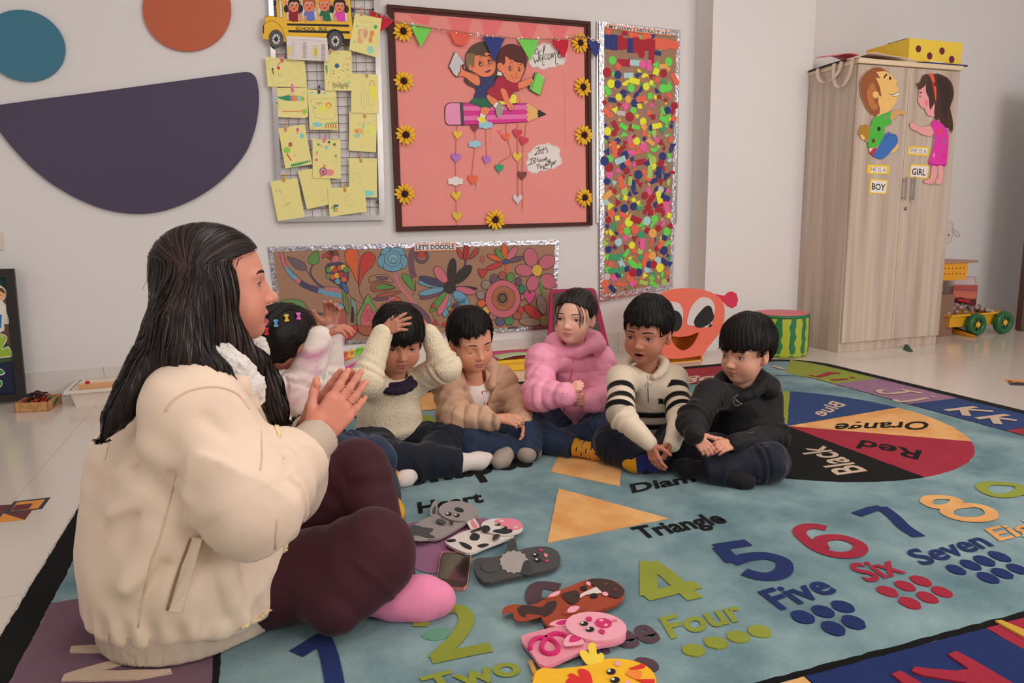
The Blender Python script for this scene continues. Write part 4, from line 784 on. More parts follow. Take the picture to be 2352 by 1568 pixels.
tuft('rectangle_shape',[(640,1020),(835,1003),(850,1040),(650,1060)],'purple');tuft('circle_shape',[(925,963),(985,955),(1000,985),(935,1000)],'green',4)
tuft_stroke('loop_mark',[(800,945),(822,943),(830,950),(815,957),(798,957)],.02,'lilac',4,closed=True)
tuft('heart_shape',[(935,1205),(950,1200),(985,1200),(1010,1212),(1060,1205),(1110,1190),(1128,1205),(1110,1250),(1050,1300),(1005,1318),(960,1310),(935,1290),(880,1260),(895,1215)],'violet',4)
zr=ZZ(1440,800,2.0417)
W1=.060*S
tuft_stroke('numeral',[(680,1503),(745,1462)],.058*S,'navy',0);tuft_stroke('numeral',[(737,1458),(757,1510),(772,1590)],.052*S,'navy',3)
tuft_stroke('numeral',[(965,1440),(975,1418),(1010,1405),(1055,1400),(1072,1425),(1050,1465),(1020,1495),(1000,1515)],.050*S,'green',4);tuft_stroke('numeral',[(990,1515),(1060,1500),(1128,1487)],.048*S,'green',0)
tuft_stroke('numeral',[(1285,1350),(1240,1345),(1225,1365),(1235,1385),(1290,1380),(1330,1400),(1310,1440),(1250,1445)],.055*S,'plum',4)
tuft_stroke('numeral',zr(100,1000,105,1165),.062*S,'green',0);tuft_stroke('numeral',zr(85,1168,200,1140,332,1108),.055*S,'green',0);tuft_stroke('numeral',zr(108,1005,180,1055,250,1115,320,1178),.060*S,'green',3)
tuft_stroke('numeral',zr(415,935,570,912),.056*S,'navy',0);tuft_stroke('numeral',zr(435,935,500,1005),.062*S,'navy',0);tuft_stroke('numeral',zr(490,1005,560,982,650,975,730,1000,735,1045,690,1070,620,1070,550,1050),.060*S,'navy',4)
tuft_stroke('numeral',zr(935,845,870,835,820,845,810,870,850,910,900,945,980,970,1060,968,1095,945,1080,915,1010,890,940,890,905,905,920,940),.052*S,'red',4)
tuft_stroke('numeral',zr(1075,782,1150,755,1195,748),.048*S,'navy',0);tuft_stroke('numeral',zr(1190,745,1250,790,1300,840,1370,885),.056*S,'navy',3)
tuft_stroke('numeral',zr(1490,700,1420,702,1405,725,1450,745,1520,740,1545,715),.050*S,'apricot',4,closed=True);tuft_stroke('numeral',zr(1520,748,1500,775,1560,800,1650,805,1710,788,1690,755,1620,738),.050*S,'apricot',4,closed=True)
tuft_stroke('numeral',zr(1740,635,1680,638,1665,660,1720,690,1800,690,1850,668,1830,645),.048*S,'green',4,closed=True);tuft_stroke('numeral',zr(1850,668,1900,700,1930,740),.048*S,'green',0)
for st_,o,r,t,c in(('Four',(205,1362),(565,1268),(150,1268),'green'),('Five',(720,1228),(990,1140),(612,1145),'navy'),('Six',(1130,1100),(1310,1050),(1030,1020),'red'),('Seven',(1388,1020),(1720,925),(1300,955),'navy'),('Eight',(1745,905),(2050,830),(1675,850),'apricot')):
 tuft_text(st_,zr(*o)[0],zr(*r)[0],zr(*t)[0],c,.025)
tuft_text('Three',(1262,1530),(1520,1470),(1235,1470),'plum',.03);tuft_text('Two',(995,1600),(1205,1545),(963,1558),'green',.03)
zn=ZZ(1900,1260,5.09);zp=ZZ(880,1120,3.459)
def dots(L,col,zf):
 for x,y,rx,ry,ro in L:tuft('dot',[zf(px,py)[0]for px,py in disc_pts(x,y,rx*.93,ry*.88,ro+.12,18)],col)
dots([(705,505,146,58,.18),(912,440,142,56,.18),(1095,382,145,56,.2),(965,640,152,66,.22),(1170,575,150,62,.22),(1342,510,146,58,.2)],'red',zn)
dots([(1505,250,137,52,.2),(1676,195,145,52,.2),(1838,147,150,54,.2),(2015,96,155,50,.2),(1880,345,150,58,.2),(2046,293,150,54,.2),(2225,243,150,52,.2)],'navy',zn)
dots([(825,1262,62,32,.15),(920,1236,60,28,.15),(1012,1213,62,28,.15),(968,1315,65,33,.2),(1062,1287,64,33,.2)],'navy',zr)
dots([(313,1418,61,31,0),(417,1383,61,31,.05),(520,1355,60,30,.05),(622,1330,61,32,.05)],'green',zr)
dots([(2090,1410,110,60,.1)],'plum',zp)
zl=ZZ(0,1050,3.027)
tuft('letter',zl(485,1358,500,1318,640,1308,950,1318,1100,1330,1100,1370,900,1362,620,1358),'cream');tuft('letter',zl(425,1557,450,1512,640,1455,900,1388,1050,1350,1060,1385,900,1425,680,1490,1000,1485,1180,1478,1200,1500,950,1548,600,1556),'cream');tuft('letter',zl(720,1258,740,1222,880,1198,900,1230),'cream');tuft('letter',zl(750,1150,765,1128,830,1150),'cream')
tuft('letter',zl(640,850,675,828,720,820,720,858),'navy')
tuft('letter',zn(1415,1245,1500,1205,1570,1235,1700,1310,2150,1568,2300,1660,2100,1700,1580,1568,1100,1490,990,1440,1020,1392,1250,1415,1500,1435,1660,1420),'red');tuft('letter',zn(755,1475,860,1435,1000,1520,1200,1640,1000,1680,870,1568),'red')
tuft('letter',zn(1955,850,2030,842,2150,890,2400,1000,2400,1090,2250,1010),'gold')
stain=mat('paint_stain',rgb(84,128,104),.95,.3,30,.5,400,bdist=.004)
card('stain',RUG,[(970,1455),(1010,1440),(1035,1448),(1030,1462),(1000,1470),(975,1465)],.0002,.0012,stain,rug,4)
V,Fc=[],[]
for k in range(2600):
 e=random.random()
 if e<.4:x,y=rx0+random.uniform(-.004,.001),random.uniform(1.4,3.4)*S;d=(-1,random.uniform(-.8,.8))
 elif e<.7:x,y=random.uniform(.5,2.4)*S,fy0+random.choice((.0,-.016))+random.uniform(-.002,.002);d=(random.uniform(-.8,.8),random.choice((-1,1)))
 else:x,y=rx1+random.uniform(-.001,.003),random.uniform(2.3,3.9)*S;d=(1,random.uniform(-.8,.8))
 L_=random.uniform(.002,.006);n=len(V);w_=.0006
 V+=[(x,y,.008),(x+w_,y+w_,.008),(x+d[0]*L_,y+d[1]*L_,random.uniform(.002,.012))];Fc.append((n,n+1,n+2))
o=obj('fringe_fibres',V,Fc,P_['black'],rug);o['kind']='stuff'
# ---- felt hand puppets and the phone on the rug
FELT={}
def felt(c):
 if c not in FELT:FELT[c]=mat('felt_%d_%d_%d'%c,rgb(*c,1.3),.95,.06,40,.35,600,sheen=.3,spec=.1)
 return FELT[c]
gry,dgr,blk3,wht,rose,mag,yel3,rdd,orn,hrs,brn,pgl=(138,128,126),(62,60,60),(22,20,21),(200,190,182),(206,116,132),(186,40,100),(226,168,36),(196,44,40),(224,122,50),(142,58,34),(54,34,30),(216,150,164)
def puppet(nm,label,body,bc,feats,th=.016):
 P=zp(*body);c=np.mean([RUG.xyz(*RUG.uv(*p))for p in P],axis=0);t=thing(nm,label,'puppet',c,'felt hand puppets on the rug')
 card('back_layer',RUG,P,.0006,th*.42,felt(bc),t,3);card('mouth_lining',RUG,[tuple(np.mean(P,0)+(np.array(p)-np.mean(P,0))*.965)for p in P],.0006+th*.42,th*.14,felt((206,104,128)),t,3);card('front_layer',RUG,P,.0006+th*.56,th*.44,felt(bc),t,3)
 off=.0006+th+.0001
 for f in feats:
  kind,name,col,v=f[:4];h_=f[4]if len(f)>4 else.0014
  pts=zp(*v)if kind in 'ps' else[zp(x,y)[0]for x,y in disc_pts(*v[:4],v[4]if len(v)>4 else 0,20)]
  card(name,RUG,pts,off,h_,felt(col),t,3 if kind=='s' else 0);off+=.0002 if h_<.002 else h_
 return t
def eye2(x,y,rx=22,ry=14):return[('d','eye',blk3,(x,y,rx,ry)),('d','eye_glint',wht,(x-rx*.45,y-ry*.2,rx*.38,ry*.5))]
puppet('donkey_puppet','grey felt donkey puppet with a dark tail, farthest from the camera',(190,368,215,320,270,280,350,235,450,205,520,170,640,150,740,190,745,228,690,262,600,312,500,370,410,405,300,398),gry,[('s','ear',gry,(375,215,380,150,405,104,425,112,432,170,420,228)),('s','ear_lining',dgr,(390,205,392,170,412,140,420,165,414,208)),('s','tail',dgr,(205,320,240,293,320,312,400,325,368,362,412,388,350,392,280,380,220,392,188,372)),('s','tail_tip',gry,(230,385,280,380,360,405,340,420,250,418)),('d','head',gry,(595,182,154,78,.06),.005),('s','mane',dgr,(420,255,450,245,500,265,480,285,440,275)),('p','bow',brn,(522,258,560,262,552,292,530,275)),('d','nose',blk3,(605,172,37,16,.25))]+eye2(522,205,24,14)+eye2(587,216,22,13))
puppet('cow_puppet','white felt cow puppet with black patches and pink muzzle',(495,432,530,400,640,345,760,320,860,310,1000,330,1040,372,960,412,820,465,690,515,590,490),wht,[('s','ear',wht,(660,255,690,222,725,240,768,315,705,335)),('s','ear_lining',rose,(695,270,715,255,750,312,715,318)),('s','patch',blk3,(690,385,720,355,768,375,752,410,700,410)),('s','patch',blk3,(605,428,660,440,705,470,690,485,640,465)),('s','patch',blk3,(750,458,790,442,842,445,790,470)),('s','patch',blk3,(500,415,560,405,580,418,530,425)),('s','horn',brn,(700,340,780,310,790,322,710,350)),('d','head',wht,(945,306,166,64,.06),.005),('s','muzzle',rose,(885,262,950,243,1040,246,1100,278,1108,310,1060,332,985,318,920,285)),('d','patch',blk3,(815,322,36,25)),('s','patch',blk3,(870,342,930,325,1020,330,1020,350,960,362)),('d','nostril',wht,(942,262,18,6)),('d','nostril',wht,(1052,310,18,6)),('s','horn',brn,(870,410,880,372,925,368,915,395))]+eye2(912,288,22,9)+eye2(965,314,22,9))
puppet('sheep_puppet','dark grey felt sheep puppet with a pale woolly chest',(712,576,900,545,1080,492,1200,468,1300,466,1380,500,1410,560,1392,612,1330,648,1180,682,1000,716,800,746),dgr,[('s','ear',(50,48,48),(988,505,985,440,1010,405,1045,406,1060,445,1058,505)),('p','wool',(150,142,138),[c for k in range(28)for c in(1038+(108+(9 if k%2 else-5))*math.cos(k*.2244),586+(86+(7 if k%2 else-4))*math.sin(k*.2244))]),('p','tail',dgr,[c for k in range(20)for c in(855+(78+(8 if k%2 else-4))*math.cos(k*.31416),622+(48+(5 if k%2 else-3))*math.sin(k*.31416))]),('s','ear',(50,48,48),(1100,682,1110,605,1135,575,1165,590,1184,650,1180,692)),('d','cheek',mag,(1255,493,15,9)),('d','cheek',mag,(1301,577,15,10)),('d','nose',rose,(1292,533,17,14,.8))]+eye2(1216,530,25,13)+eye2(1232,569,27,14))
puppet('horse_puppet','rust brown felt horse puppet with dark muzzle and white blaze',(1250,1012,1200,940,1310,868,1440,800,1560,750,1640,726,1740,720,1850,745,1915,810,1905,870,1850,920,1720,968,1560,1010,1420,1062,1320,1105),hrs,[('s','tail',hrs,(945,1000,965,945,1050,925,1150,930,1250,912,1310,920,1300,990,1230,1030,1100,1060,1042,1040,1030,992,985,990)),('s','tail_hair',brn,(1065,960,1110,930,1180,935,1260,945,1310,905,1375,900,1365,960,1300,1015,1240,1010,1160,1000,1130,1012,1140,1030,1090,1015)),('s','ear',hrs,(1288,882,1350,825,1415,808,1400,860,1330,880)),('s','ear_lining',pgl,(1312,862,1350,832,1408,816,1390,848,1340,864)),('s','ear',hrs,(1425,1002,1480,945,1560,935,1620,950,1540,990)),('s','ear_lining',pgl,(1462,985,1490,942,1562,942,1522,984)),('s','muzzle',brn,(1630,730,1720,720,1830,740,1908,800,1915,832,1870,872,1810,862,1740,830,1690,788)),('p','blaze',wht,(1548,880,1575,838,1692,785,1742,830,1610,845)),('s','forelock',brn,(1420,850,1450,830,1525,814,1556,830,1560,882,1510,920,1460,900)),('d','eye',blk3,(1594,794,28,17)),('d','eye',blk3,(1675,853,31,18)),('d','cheek',pgl,(1632,758,20,14,.4)),('d','cheek',pgl,(1765,840,24,15,.2)),('d','nostril',hrs,(1770,760,14,4,-.3)),('d','nostril',hrs,(1845,804,14,4,-.2))])
puppet('pig_puppet','pink felt pig puppet with a curly magenta tail',(1095,1185,1250,1130,1400,1092,1500,1050,1700,1040,1900,1090,1930,1160,1900,1210,1800,1240,1700,1258,1500,1330,1280,1415,1180,1310),(206,130,146),[('s','ear',pgl,(1318,1085,1380,1050,1460,1042,1480,1075,1420,1100)),('s','ear_lining',mag,(1372,1080,1400,1055,1465,1050,1430,1088)),('d','head',pgl,(1692,1098,244,114,.10),.006),('s','ear',pgl,(1435,1250,1450,1190,1500,1165,1580,1200,1590,1235,1500,1252)),('s','ear_lining',mag,(1480,1225,1490,1180,1520,1168,1575,1195,1550,1215)),('d','nose',mag,(1750,1072,67,38,.1)),('d','nostril',pgl,(1733,1050,17,10)),('d','nostril',pgl,(1770,1088,15,10)),('s','cheek',mag,(1610,1040,1625,1022,1655,1028,1658,1050,1635,1054)),('s','cheek',mag,(1712,1138,1730,1118,1762,1135,1750,1158)),('p','mouth',(200,110,128),(1800,1050,1850,1040,1860,1052,1810,1062))]+eye2(1596,1074,32,15)+eye2(1644,1119,34,17))
sp=catmull(zp(1165,1285,1180,1225,1240,1195,1330,1205,1388,1255,1378,1305,1320,1322,1268,1298,1262,1250,1300,1190,1370,1160,1440,1172,1470,1195),4,False);pg=[o for o in COL.objects if o.name.startswith('pig_puppet')][0]
obj('curly_tail',*tube([RUG.xyz(*RUG.uv(x,y,.018),.0185)for x,y in sp],.0055,6),felt(mag),pg,True)
puppet('chick_puppet','yellow felt chick puppet with red wing, nearest the camera',(1215,1456,1400,1435,1640,1406,1750,1362,1850,1355,1980,1370,2100,1420,2160,1490,2165,1570,2100,1660,1700,1720,1225,1740),yel3,[('s','crest',(226,190,62),(1560,1312,1582,1288,1620,1298,1640,1322,1626,1262,1642,1234,1672,1230,1692,1252,1700,1320,1732,1308,1756,1332,1740,1372,1640,1405,1595,1372)),('s','wing',rdd,(1450,1548,1478,1505,1470,1482,1505,1472,1562,1502,1546,1452,1572,1435,1640,1462,1665,1550,1660,1620,1520,1610)),('p','beak',orn,(1925,1475,1965,1435,2055,1455,2056,1490,2010,1520,1945,1492)),('p','wattle',rdd,(1955,1432,2060,1394,2086,1405,2076,1424,1970,1448)),('p','wattle',rdd,(2008,1520,2160,1518,2156,1548,2060,1542)),('d','cheek',pgl,(1865,1393,22,19)),('d','cheek',pgl,(1945,1545,22,14))]+eye2(1812,1455,36,21)+eye2(1843,1521,38,21))
ck=[o for o in COL.objects if o.name.startswith('chick_puppet')][0]
for q in((1160,1378,1200,1480,1222,1560),(1178,1372,1205,1450,1225,1540),(1185,1505,1205,1530,1225,1570)):obj('tail_feather',*tube([RUG.xyz(*RUG.uv(x,y,.006),.006)for x,y in zp(*q)],.0028,5),felt((206,146,44)),ck,True)
ph=thing('phone','mobile phone with dark screen and pink case lying on the rug','phone',RUG.xyz(*RUG.uv(1042,1305)))
cs=zp(425,740,452,545,466,512,490,506,680,510,698,530,690,650,668,770,640,792,530,786,500,770)
card('case',RUG,cs,.0005,.0085,mat('phone_case',rgb(176,112,104),.3,coat=.3,spec=.5),ph);card('body',RUG,[tuple(np.mean(cs,0)+(np.array(p)-np.mean(cs,0))*.96)for p in cs],.009,.0012,mat('phone_edge',rgb(60,52,50),.2,metal=.6),ph)
card('screen',RUG,zp(440,715,470,520,688,526,672,640,650,752),.0103,.0004,mat('phone_screen',(.012,.009,.010),.06,spec=.6,coat=.6),ph)
# ---- cupboard and things around it
lam=mat('wood_laminate',rgb(176,152,136),.45,.10,5,stretch=(5,5,.16),spec=.35)
def _grain(m,c0,c1,c2):
 nt=m.node_tree;N=nt.nodes;L=nt.links;nz=[n for n in N if n.type=='TEX_NOISE'][0];nz.inputs['Detail'].default_value=6;r=N.new('ShaderNodeValToRGB');e=r.color_ramp.elements
 e[0].position=.32;e[0].color=c0+(1,);e[1].position=.68;e[1].color=c2+(1,);q=e.new(.5);q.color=c1+(1,)
 L.new(nz.outputs['Fac'],r.inputs[0]);L.new(r.outputs[0],N['Principled BSDF'].inputs['Base Color'])
_grain(lam,rgb(154,134,120),rgb(166,150,138),rgb(178,162,146))
edge_m=mat('edge_band',rgb(196,176,148),.5)
CX0,CX1,CY=4.085*S,5.055*S,4.237*S
DOOR=Plane('y',CY-.018);ctop=2.062*S
cab=thing('cupboard','tall pale wood two-door cupboard beside the white pillar','cupboard',((CX0+CX1)/2,CY+.25,0))
obj('body',*box(CX0,CX1,CY,PY-.004,.0,ctop,.002),lam,cab)
obj('top_panel',*box(CX0-.006,CX1+.012,CY-.030,PY-.003,ctop,ctop+.028,.003),edge_m,cab)
dz0=DOOR.uv(1926,789)[1];sx=DOOR.uv(2068,480)[0]
for nm,x0,x1,hx in(('l',CX0+.004,sx-.0015,2072.5),('r',sx+.0015,CX1-.002,2091.5)):
 d=obj('door',*box(x0,x1,CY-.018,CY-.0005,dz0,ctop-.004,.0015),lam,cab)
 hu=DOOR.uv(hx,435)[0];h0,h1=DOOR.uv(hx,460)[1],DOOR.uv(hx,407)[1];hm=mat('brushed_steel',(.55,.52,.5),.28,metal=.95)
 obj('handle',*join(box(hu-.006,hu+.006,CY-.050,CY-.040,h0,h1),box(hu-.005,hu+.005,CY-.041,CY-.0175,h0+.012,h0+.022),box(hu-.005,hu+.005,CY-.041,CY-.0175,h1-.022,h1-.012)),hm,d)
lu,lv=DOOR.uv(2079,479);V,Fc=lathe([(.012,0),(.012,.004),(.009,.007)],0,0,16);obj('lock',[(x+lu,DOOR.val-z,y+lv)for x,y,z in V],Fc,mat('dark_steel',(.3,.29,.28),.3,metal=.9),cab)
zk=ZZ(1820,60,3.733)
bc=thing('boy_cutout','cut-out of a cartoon boy in a green shirt on the left cupboard door','cut-out',DOOR.xyz(*DOOR.uv(2020,260),.006),'figure cut-outs on the cupboard')
ced=mat('cutout_edge',rgb(150,130,110),.7)
card('figure',DOOR,zk(575,500,590,440,640,385,700,350,760,350,830,390,870,450,905,455,908,480,890,495,915,560,905,620,860,700,850,725,940,715,985,742,950,762,930,755,850,812,850,840,800,860,790,935,830,905,890,930,905,970,910,1010,900,1060,840,1090,770,1140,710,1125,665,1085,650,1000,600,965,562,915,590,850,645,838,665,870,690,800,720,772,670,750,630,700,590,610),.004,.003,ced,bc)
a=Art(DOOR,.0072)
bs=rgb(214,164,96)
a.poly(zk(720,390,790,385,850,420,872,452,903,458,905,478,888,492,912,555,905,615,858,700,800,745,720,770,690,650,700,500),bs,2)
a.poly(zk(578,500,592,445,640,390,700,355,760,355,815,390,790,385,720,392,755,450,715,440,750,520,765,605,740,590,735,650,750,700,750,745,718,770,672,748,632,698,592,608),rgb(128,72,38),0)
a.poly(zk(640,560,690,480,720,560,700,640,740,690,700,720,660,680),rgb(160,98,52),2);a.disc(1820+715/3.733,60+588/3.733,7,bs,8)
a.line(zk(785,445,800,420,812,415),3,K['black'],2);a.disc(1820+838/3.733,60+447/3.733,2.6,K['black'],4)
a.poly(zk(835,588,880,580,915,558,912,590,890,602,850,598),K['white'],0).line(zk(832,585,870,585,915,560),.9,K['black'],2).line(zk(850,598,890,602,912,590),.7,K['black'])
a.poly(zk(722,775,840,735,848,810,850,838,790,862,785,940,740,1020,655,1045,650,980,668,870,690,805),rgb(62,158,52),2)
for x,y,c_ in((797,780,rgb(130,120,116)),(742,880,K['black']),(695,982,rgb(110,30,34))):
 a.poly([(1820+(x+(18 if k%2 else 12)*math.cos(k*.5236))/3.733,60+(y+(24 if k%2 else 16)*math.sin(k*.5236))/3.733)for k in range(12)],c_)
a.poly(zk(848,740,940,718,983,742,950,760,925,752,848,808),rgb(186,142,88),2);a.poly(zk(565,915,592,852,643,842,668,900,650,978,600,962),rgb(150,110,36));a.poly(zk(578,940,600,930,625,960,605,978),bs,2)
a.poly(zk(658,1050,690,1045,690,1075,665,1085),K['white']).poly(zk(690,1050,725,1042,690,1110,662,1085),rgb(170,30,40))
a.poly(zk(785,940,830,908,850,925,890,930,905,975,885,1030,830,1090,770,1140,712,1125,690,1105,740,1030),rgb(50,96,160),2).line(zk(785,970,840,930,890,935),.8,rgb(30,50,90),2);a.poly(zk(835,1090,885,1030,910,1000,908,1040,880,1075),bs,2)
a.build('painting',bc)
gc=thing('girl_cutout','cut-out of a cartoon girl in a pink dress on the right cupboard door','cut-out',DOOR.xyz(*DOOR.uv(2140,290),.006),'figure cut-outs on the cupboard')
card('figure',DOOR,zk(1062,485,1085,490,1120,420,1170,408,1250,405,1330,440,1375,500,1388,580,1375,640,1355,700,1375,790,1380,860,1370,915,1335,885,1340,1000,1325,1190,1290,1205,1285,1350,1200,1358,1130,1345,1125,1325,1180,1300,1195,1205,1165,1165,1200,1060,1215,920,1190,945,1120,935,1060,900,1015,880,1005,835,1040,822,1090,865,1180,850,1215,800,1225,775,1160,765,1130,705,1110,700,1078,650,1085,550,1072,520),.004,.003,ced,gc)
a=Art(DOOR,.0072);gs=rgb(222,138,142)
a.poly(zk(1090,560,1145,495,1170,600,1215,650,1225,772,1165,762,1132,705,1112,698,1080,650),gs,2)
a.poly(zk(1065,485,1088,490,1120,425,1170,412,1185,470,1150,480,1140,510,1090,545,1075,520),rgb(66,46,34),2);a.poly(zk(1150,480,1190,420,1250,408,1328,442,1372,500,1385,580,1372,640,1352,700,1372,790,1378,860,1368,908,1330,870,1290,880,1255,790,1235,840,1215,740,1225,650,1180,720,1170,620,1145,560),rgb(62,38,30),2)
a.poly(zk(1250,430,1330,470,1360,560,1340,700,1310,820,1280,700,1260,560),rgb(48,30,26),2)
a.poly(zk(1175,412,1205,408,1225,470,1235,560,1230,650,1215,560,1200,480),rgb(210,74,44),2);a.disc(1820+1222/3.733,60+497/3.733,3.6,rgb(110,20,36),5)
a.poly(zk(1090,575,1102,562,1115,565,1100,578),K['black']);a.disc(1820+1095/3.733,60+603/3.733,1.2,K['black'],2.2);a.disc(1820+1148/3.733,60+657/3.733,4.2,rgb(220,104,112),6)
a.poly(zk(1010,840,1042,826,1092,868,1180,855,1212,900,1190,940,1120,930,1060,895,1018,876),gs,2);a.poly(zk(1185,850,1215,805,1255,815,1330,890,1338,1000,1322,1185,1285,1200,1195,1200,1168,1162,1202,1060,1218,920),rgb(196,44,142),2)
a.poly(zk(1245,915,1290,870,1275,920,1255,920),rgb(206,70,40));a.line(zk(1170,1170,1230,1192,1322,1185),1.6,rgb(120,24,96),2)
for x,y,c_ in((1235,970,rgb(120,80,180)),(1297,990,rgb(60,110,170)),(1215,1108,rgb(190,160,180)),(1300,1125,rgb(190,30,60))):a.line([(1820+(x+15*u)/3.733*1,60+(y-20*v*2)/3.733)for u,v in heart_uv],1.2,c_,0,True)
a.poly(zk(1195,1205,1238,1205,1235,1290,1200,1350,1135,1342,1130,1328,1182,1302),gs,2).poly(zk(1248,1205,1288,1202,1285,1345,1235,1350,1232,1320,1255,1290),gs,2)
a.build('painting',gc)
for lb,q,txt,o,r,t,wq,bd in(('yellow-edged paper label reading HE IS A',(645,1185,832,1192,828,1270,640,1264),'HE IS A',(674,1242),(800,1250),(676,1208),(672,1203,806,1208,802,1258,670,1252),0),('yellow-edged paper label reading BOY',(665,1305,820,1318,805,1440,657,1434),'BOY',(680,1398),(795,1410),(683,1345),(680,1318,808,1330,796,1430,668,1422),.02),('yellow-edged paper label reading SHE IS A',(988,1040,1020,1026,1175,1038,1168,1118,985,1100),'SHE IS A',(1006,1078),(1148,1092),(1010,1043),(1006,1040,1160,1050,1155,1098,1000,1086),0),('yellow-edged paper label reading GIRL',(1010,1195,1030,1180,1175,1190,1160,1310,1003,1298),'GIRL',(1023,1272),(1140,1280),(1028,1217),(1022,1195,1165,1202,1150,1298,1012,1288),.02)):
 c=card('paper_label',DOOR,zk(*q),.001,.001,mat('label_yellow',rgb(222,172,52),.7));tag(c,lb+' on the cupboard','label','paper labels on the cupboard')
 a=Art(DOOR,.0022);a.poly(zk(*wq),K['white']);a.text(txt,zk(*o)[0],zk(*r)[0],zk(*t)[0],K['black']if bd else rgb(90,84,80),bd);a.build('lettering',c)
TOPZ=ctop+.0285
yb=thing('spotted_box','yellow card box with maroon spots on top of the cupboard','box',(CX1-.3,CY+.1,TOPZ+.02))
BXP=Plane('y',CY+.012);b0=BXP.uv(2086,140)[0];b1=BXP.uv(2206,160)[0];bz0=TOPZ+.018;bz1=TOPZ+.150
ybm=mat('yellow_card',rgb(214,176,60),.6,.03,8)
obj('front_panel',*box(b0,b1,BXP.val,BXP.val+.004,bz0,bz1),ybm,yb);obj('side_panel',*box(b0,b0+.004,BXP.val+.004,BXP.val+.34,bz0,bz1),ybm,yb);obj('side_panel',*box(b1-.004,b1,BXP.val+.004,BXP.val+.34,bz0,bz1),ybm,yb);obj('back_panel',*box(b0+.004,b1-.004,BXP.val+.336,BXP.val+.34,bz0,bz1),ybm,yb);obj('bottom_panel',*box(b0,b1,BXP.val,BXP.val+.34,bz0-.003,bz0),ybm,yb)
for x,y in((1082,195),(1178,255),(1284,213),(1367,285)):
 px,py=zk(x,y)[0];card('spot',BXP,disc_pts(px,py,6.0,8.2,0,20),0.0002,.0015,mat('maroon_card',rgb(92,24,54),.7),yb)
obj('contents',*box(b0+.03,b0+.12,BXP.val+.05,BXP.val+.2,bz0,bz1+.012),mat('dark_teal',rgb(24,44,52),.6),yb)
tag(obj('blue_folder',*rotz(box(b0+.09,b1+.022,CY-.018,CY+.2,TOPZ,TOPZ+.009)[0],(b1,CY),-.02).tolist()and box(b0+.09,b1+.02,CY-.022,CY+.2,TOPZ,TOPZ+.009),mat('folder_blue',rgb(44,36,82),.4)),'dark blue folder under the yellow spotted box','folder')
tag(obj('paper_stack',*box(b0+.14,b0+.25,CY-.024,CY+.18,TOPZ+.0092,TOPZ+.0145),MATS['white_paper']),'white papers squeezed between the blue folder and the spotted box','papers')
bag=thing('tote_bag','cream cloth tote bag with straps hanging over the cupboard side','bag',(CX0+.12,CY+.2,TOPZ))
clo=mat('cream_cloth',rgb(196,178,164),.9,.06,15,.3,300)
def sheet(name,P,m,parent,th=.003):
 P=np.asarray(P,float);n,k=P.shape[:2];V=np.concatenate([P.reshape(-1,3),(P-np.array([0,0,th])).reshape(-1,3)]);N0=n*k;Fc=[]
 for i in range(n-1):
  for j in range(k-1):
   q=(i*k+j,i*k+j+1,(i+1)*k+j+1,(i+1)*k+j);Fc+=[q,tuple(N0+x for x in q[::-1])]
 bd=[(0,j)for j in range(k)]+[(i,k-1)for i in range(1,n)]+[(n-1,j)for j in range(k-2,-1,-1)]+[(i,0)for i in range(n-2,0,-1)];ids=[i*k+j for i,j in bd]
 Fc+=[(ids[x],N0+ids[x],N0+ids[(x+1)%len(ids)],ids[(x+1)%len(ids)])for x in range(len(ids))]
 return obj(name,V,Fc,m,parent,True)
G=np.zeros((16,12,3))
for i in range(16):
 for j in range(12):
  s_,t_=i/15,j/11;x=CX0-.012+s_*.46;y=CY-.028+t_*.50
  G[i,j]=(x,y+.02*math.sin(3*s_),TOPZ+.006+.055*math.sin(math.pi*min(1,s_*1.1))**1.2*(.5+.5*math.sin(math.pi*(.15+t_*.8)))+.010*math.sin(9*s_+5*t_)*(.4+s_))
sheet('cloth',G,clo,bag);sheet('lower_layer',G*np.array([1,1,0])+np.array([0,0,TOPZ+.005]),clo,bag)
blk=mat('black_piping',rgb(34,32,30),.7);obj('piping',*tube([tuple(G[0,j]+np.array([-.003,0,-.004]))for j in range(2,10)],.006,6),blk,bag)
for y0_,y1_,dep in((CY+.01,CY+.16,.16),(CY+.10,CY+.30,.11)):
 P=[]
 for k in range(15):
  th=math.pi*k/14;P.append([(CX0-.016-.012*math.sin(th),y0_+(y1_-y0_)*(1-math.cos(th))/2+d_,TOPZ+.008-dep*math.sin(th)**.8)for d_ in(-.014,.014)])
 P=np.array(P);V=np.concatenate([P.reshape(-1,3),(P+np.array([-.003,0,0])).reshape(-1,3)]);n=len(P);Fc=[]
 for i in range(n-1):q=(2*i,2*i+1,2*i+3,2*i+2);Fc+=[q,tuple(2*n+x for x in q[::-1])]
 obj('strap',V,Fc,clo,bag,True)
G2=np.array([[(CX0+.06+.35*i/7,CY+.22+.2*j/5,TOPZ+.070+.020*math.sin(i*.7)+.012*j/5*2)for j in range(6)]for i in range(8)])
tag(sheet('pink_paper_sheet',G2,mat('rose_paper',rgb(216,108,124),.7),None),'pink paper sheet lying behind the cloth bag on the cupboard','paper')
p0=floor_at(1790,823.5);dirv=np.array([p0[0],p0[1],0]);dirv/=np.linalg.norm(dirv);R_=.170;c0=p0+dirv*R_;hs=.262
stl=thing('watermelon_stool','round watermelon stool with green stripes and a pink top','stool',(c0[0],c0[1],0))
wm=mat('melon_light',rgb(150,156,50),.45,.08,12)
obj('side',*lathe([(R_-.012,.002),(R_-.004,.012),(R_,.04),(R_,hs-.02),(R_-.003,hs)],c0[0],c0[1],48),wm,stl,True)
gm=mat('melon_dark',rgb(34,100,58),.45,.06,20)
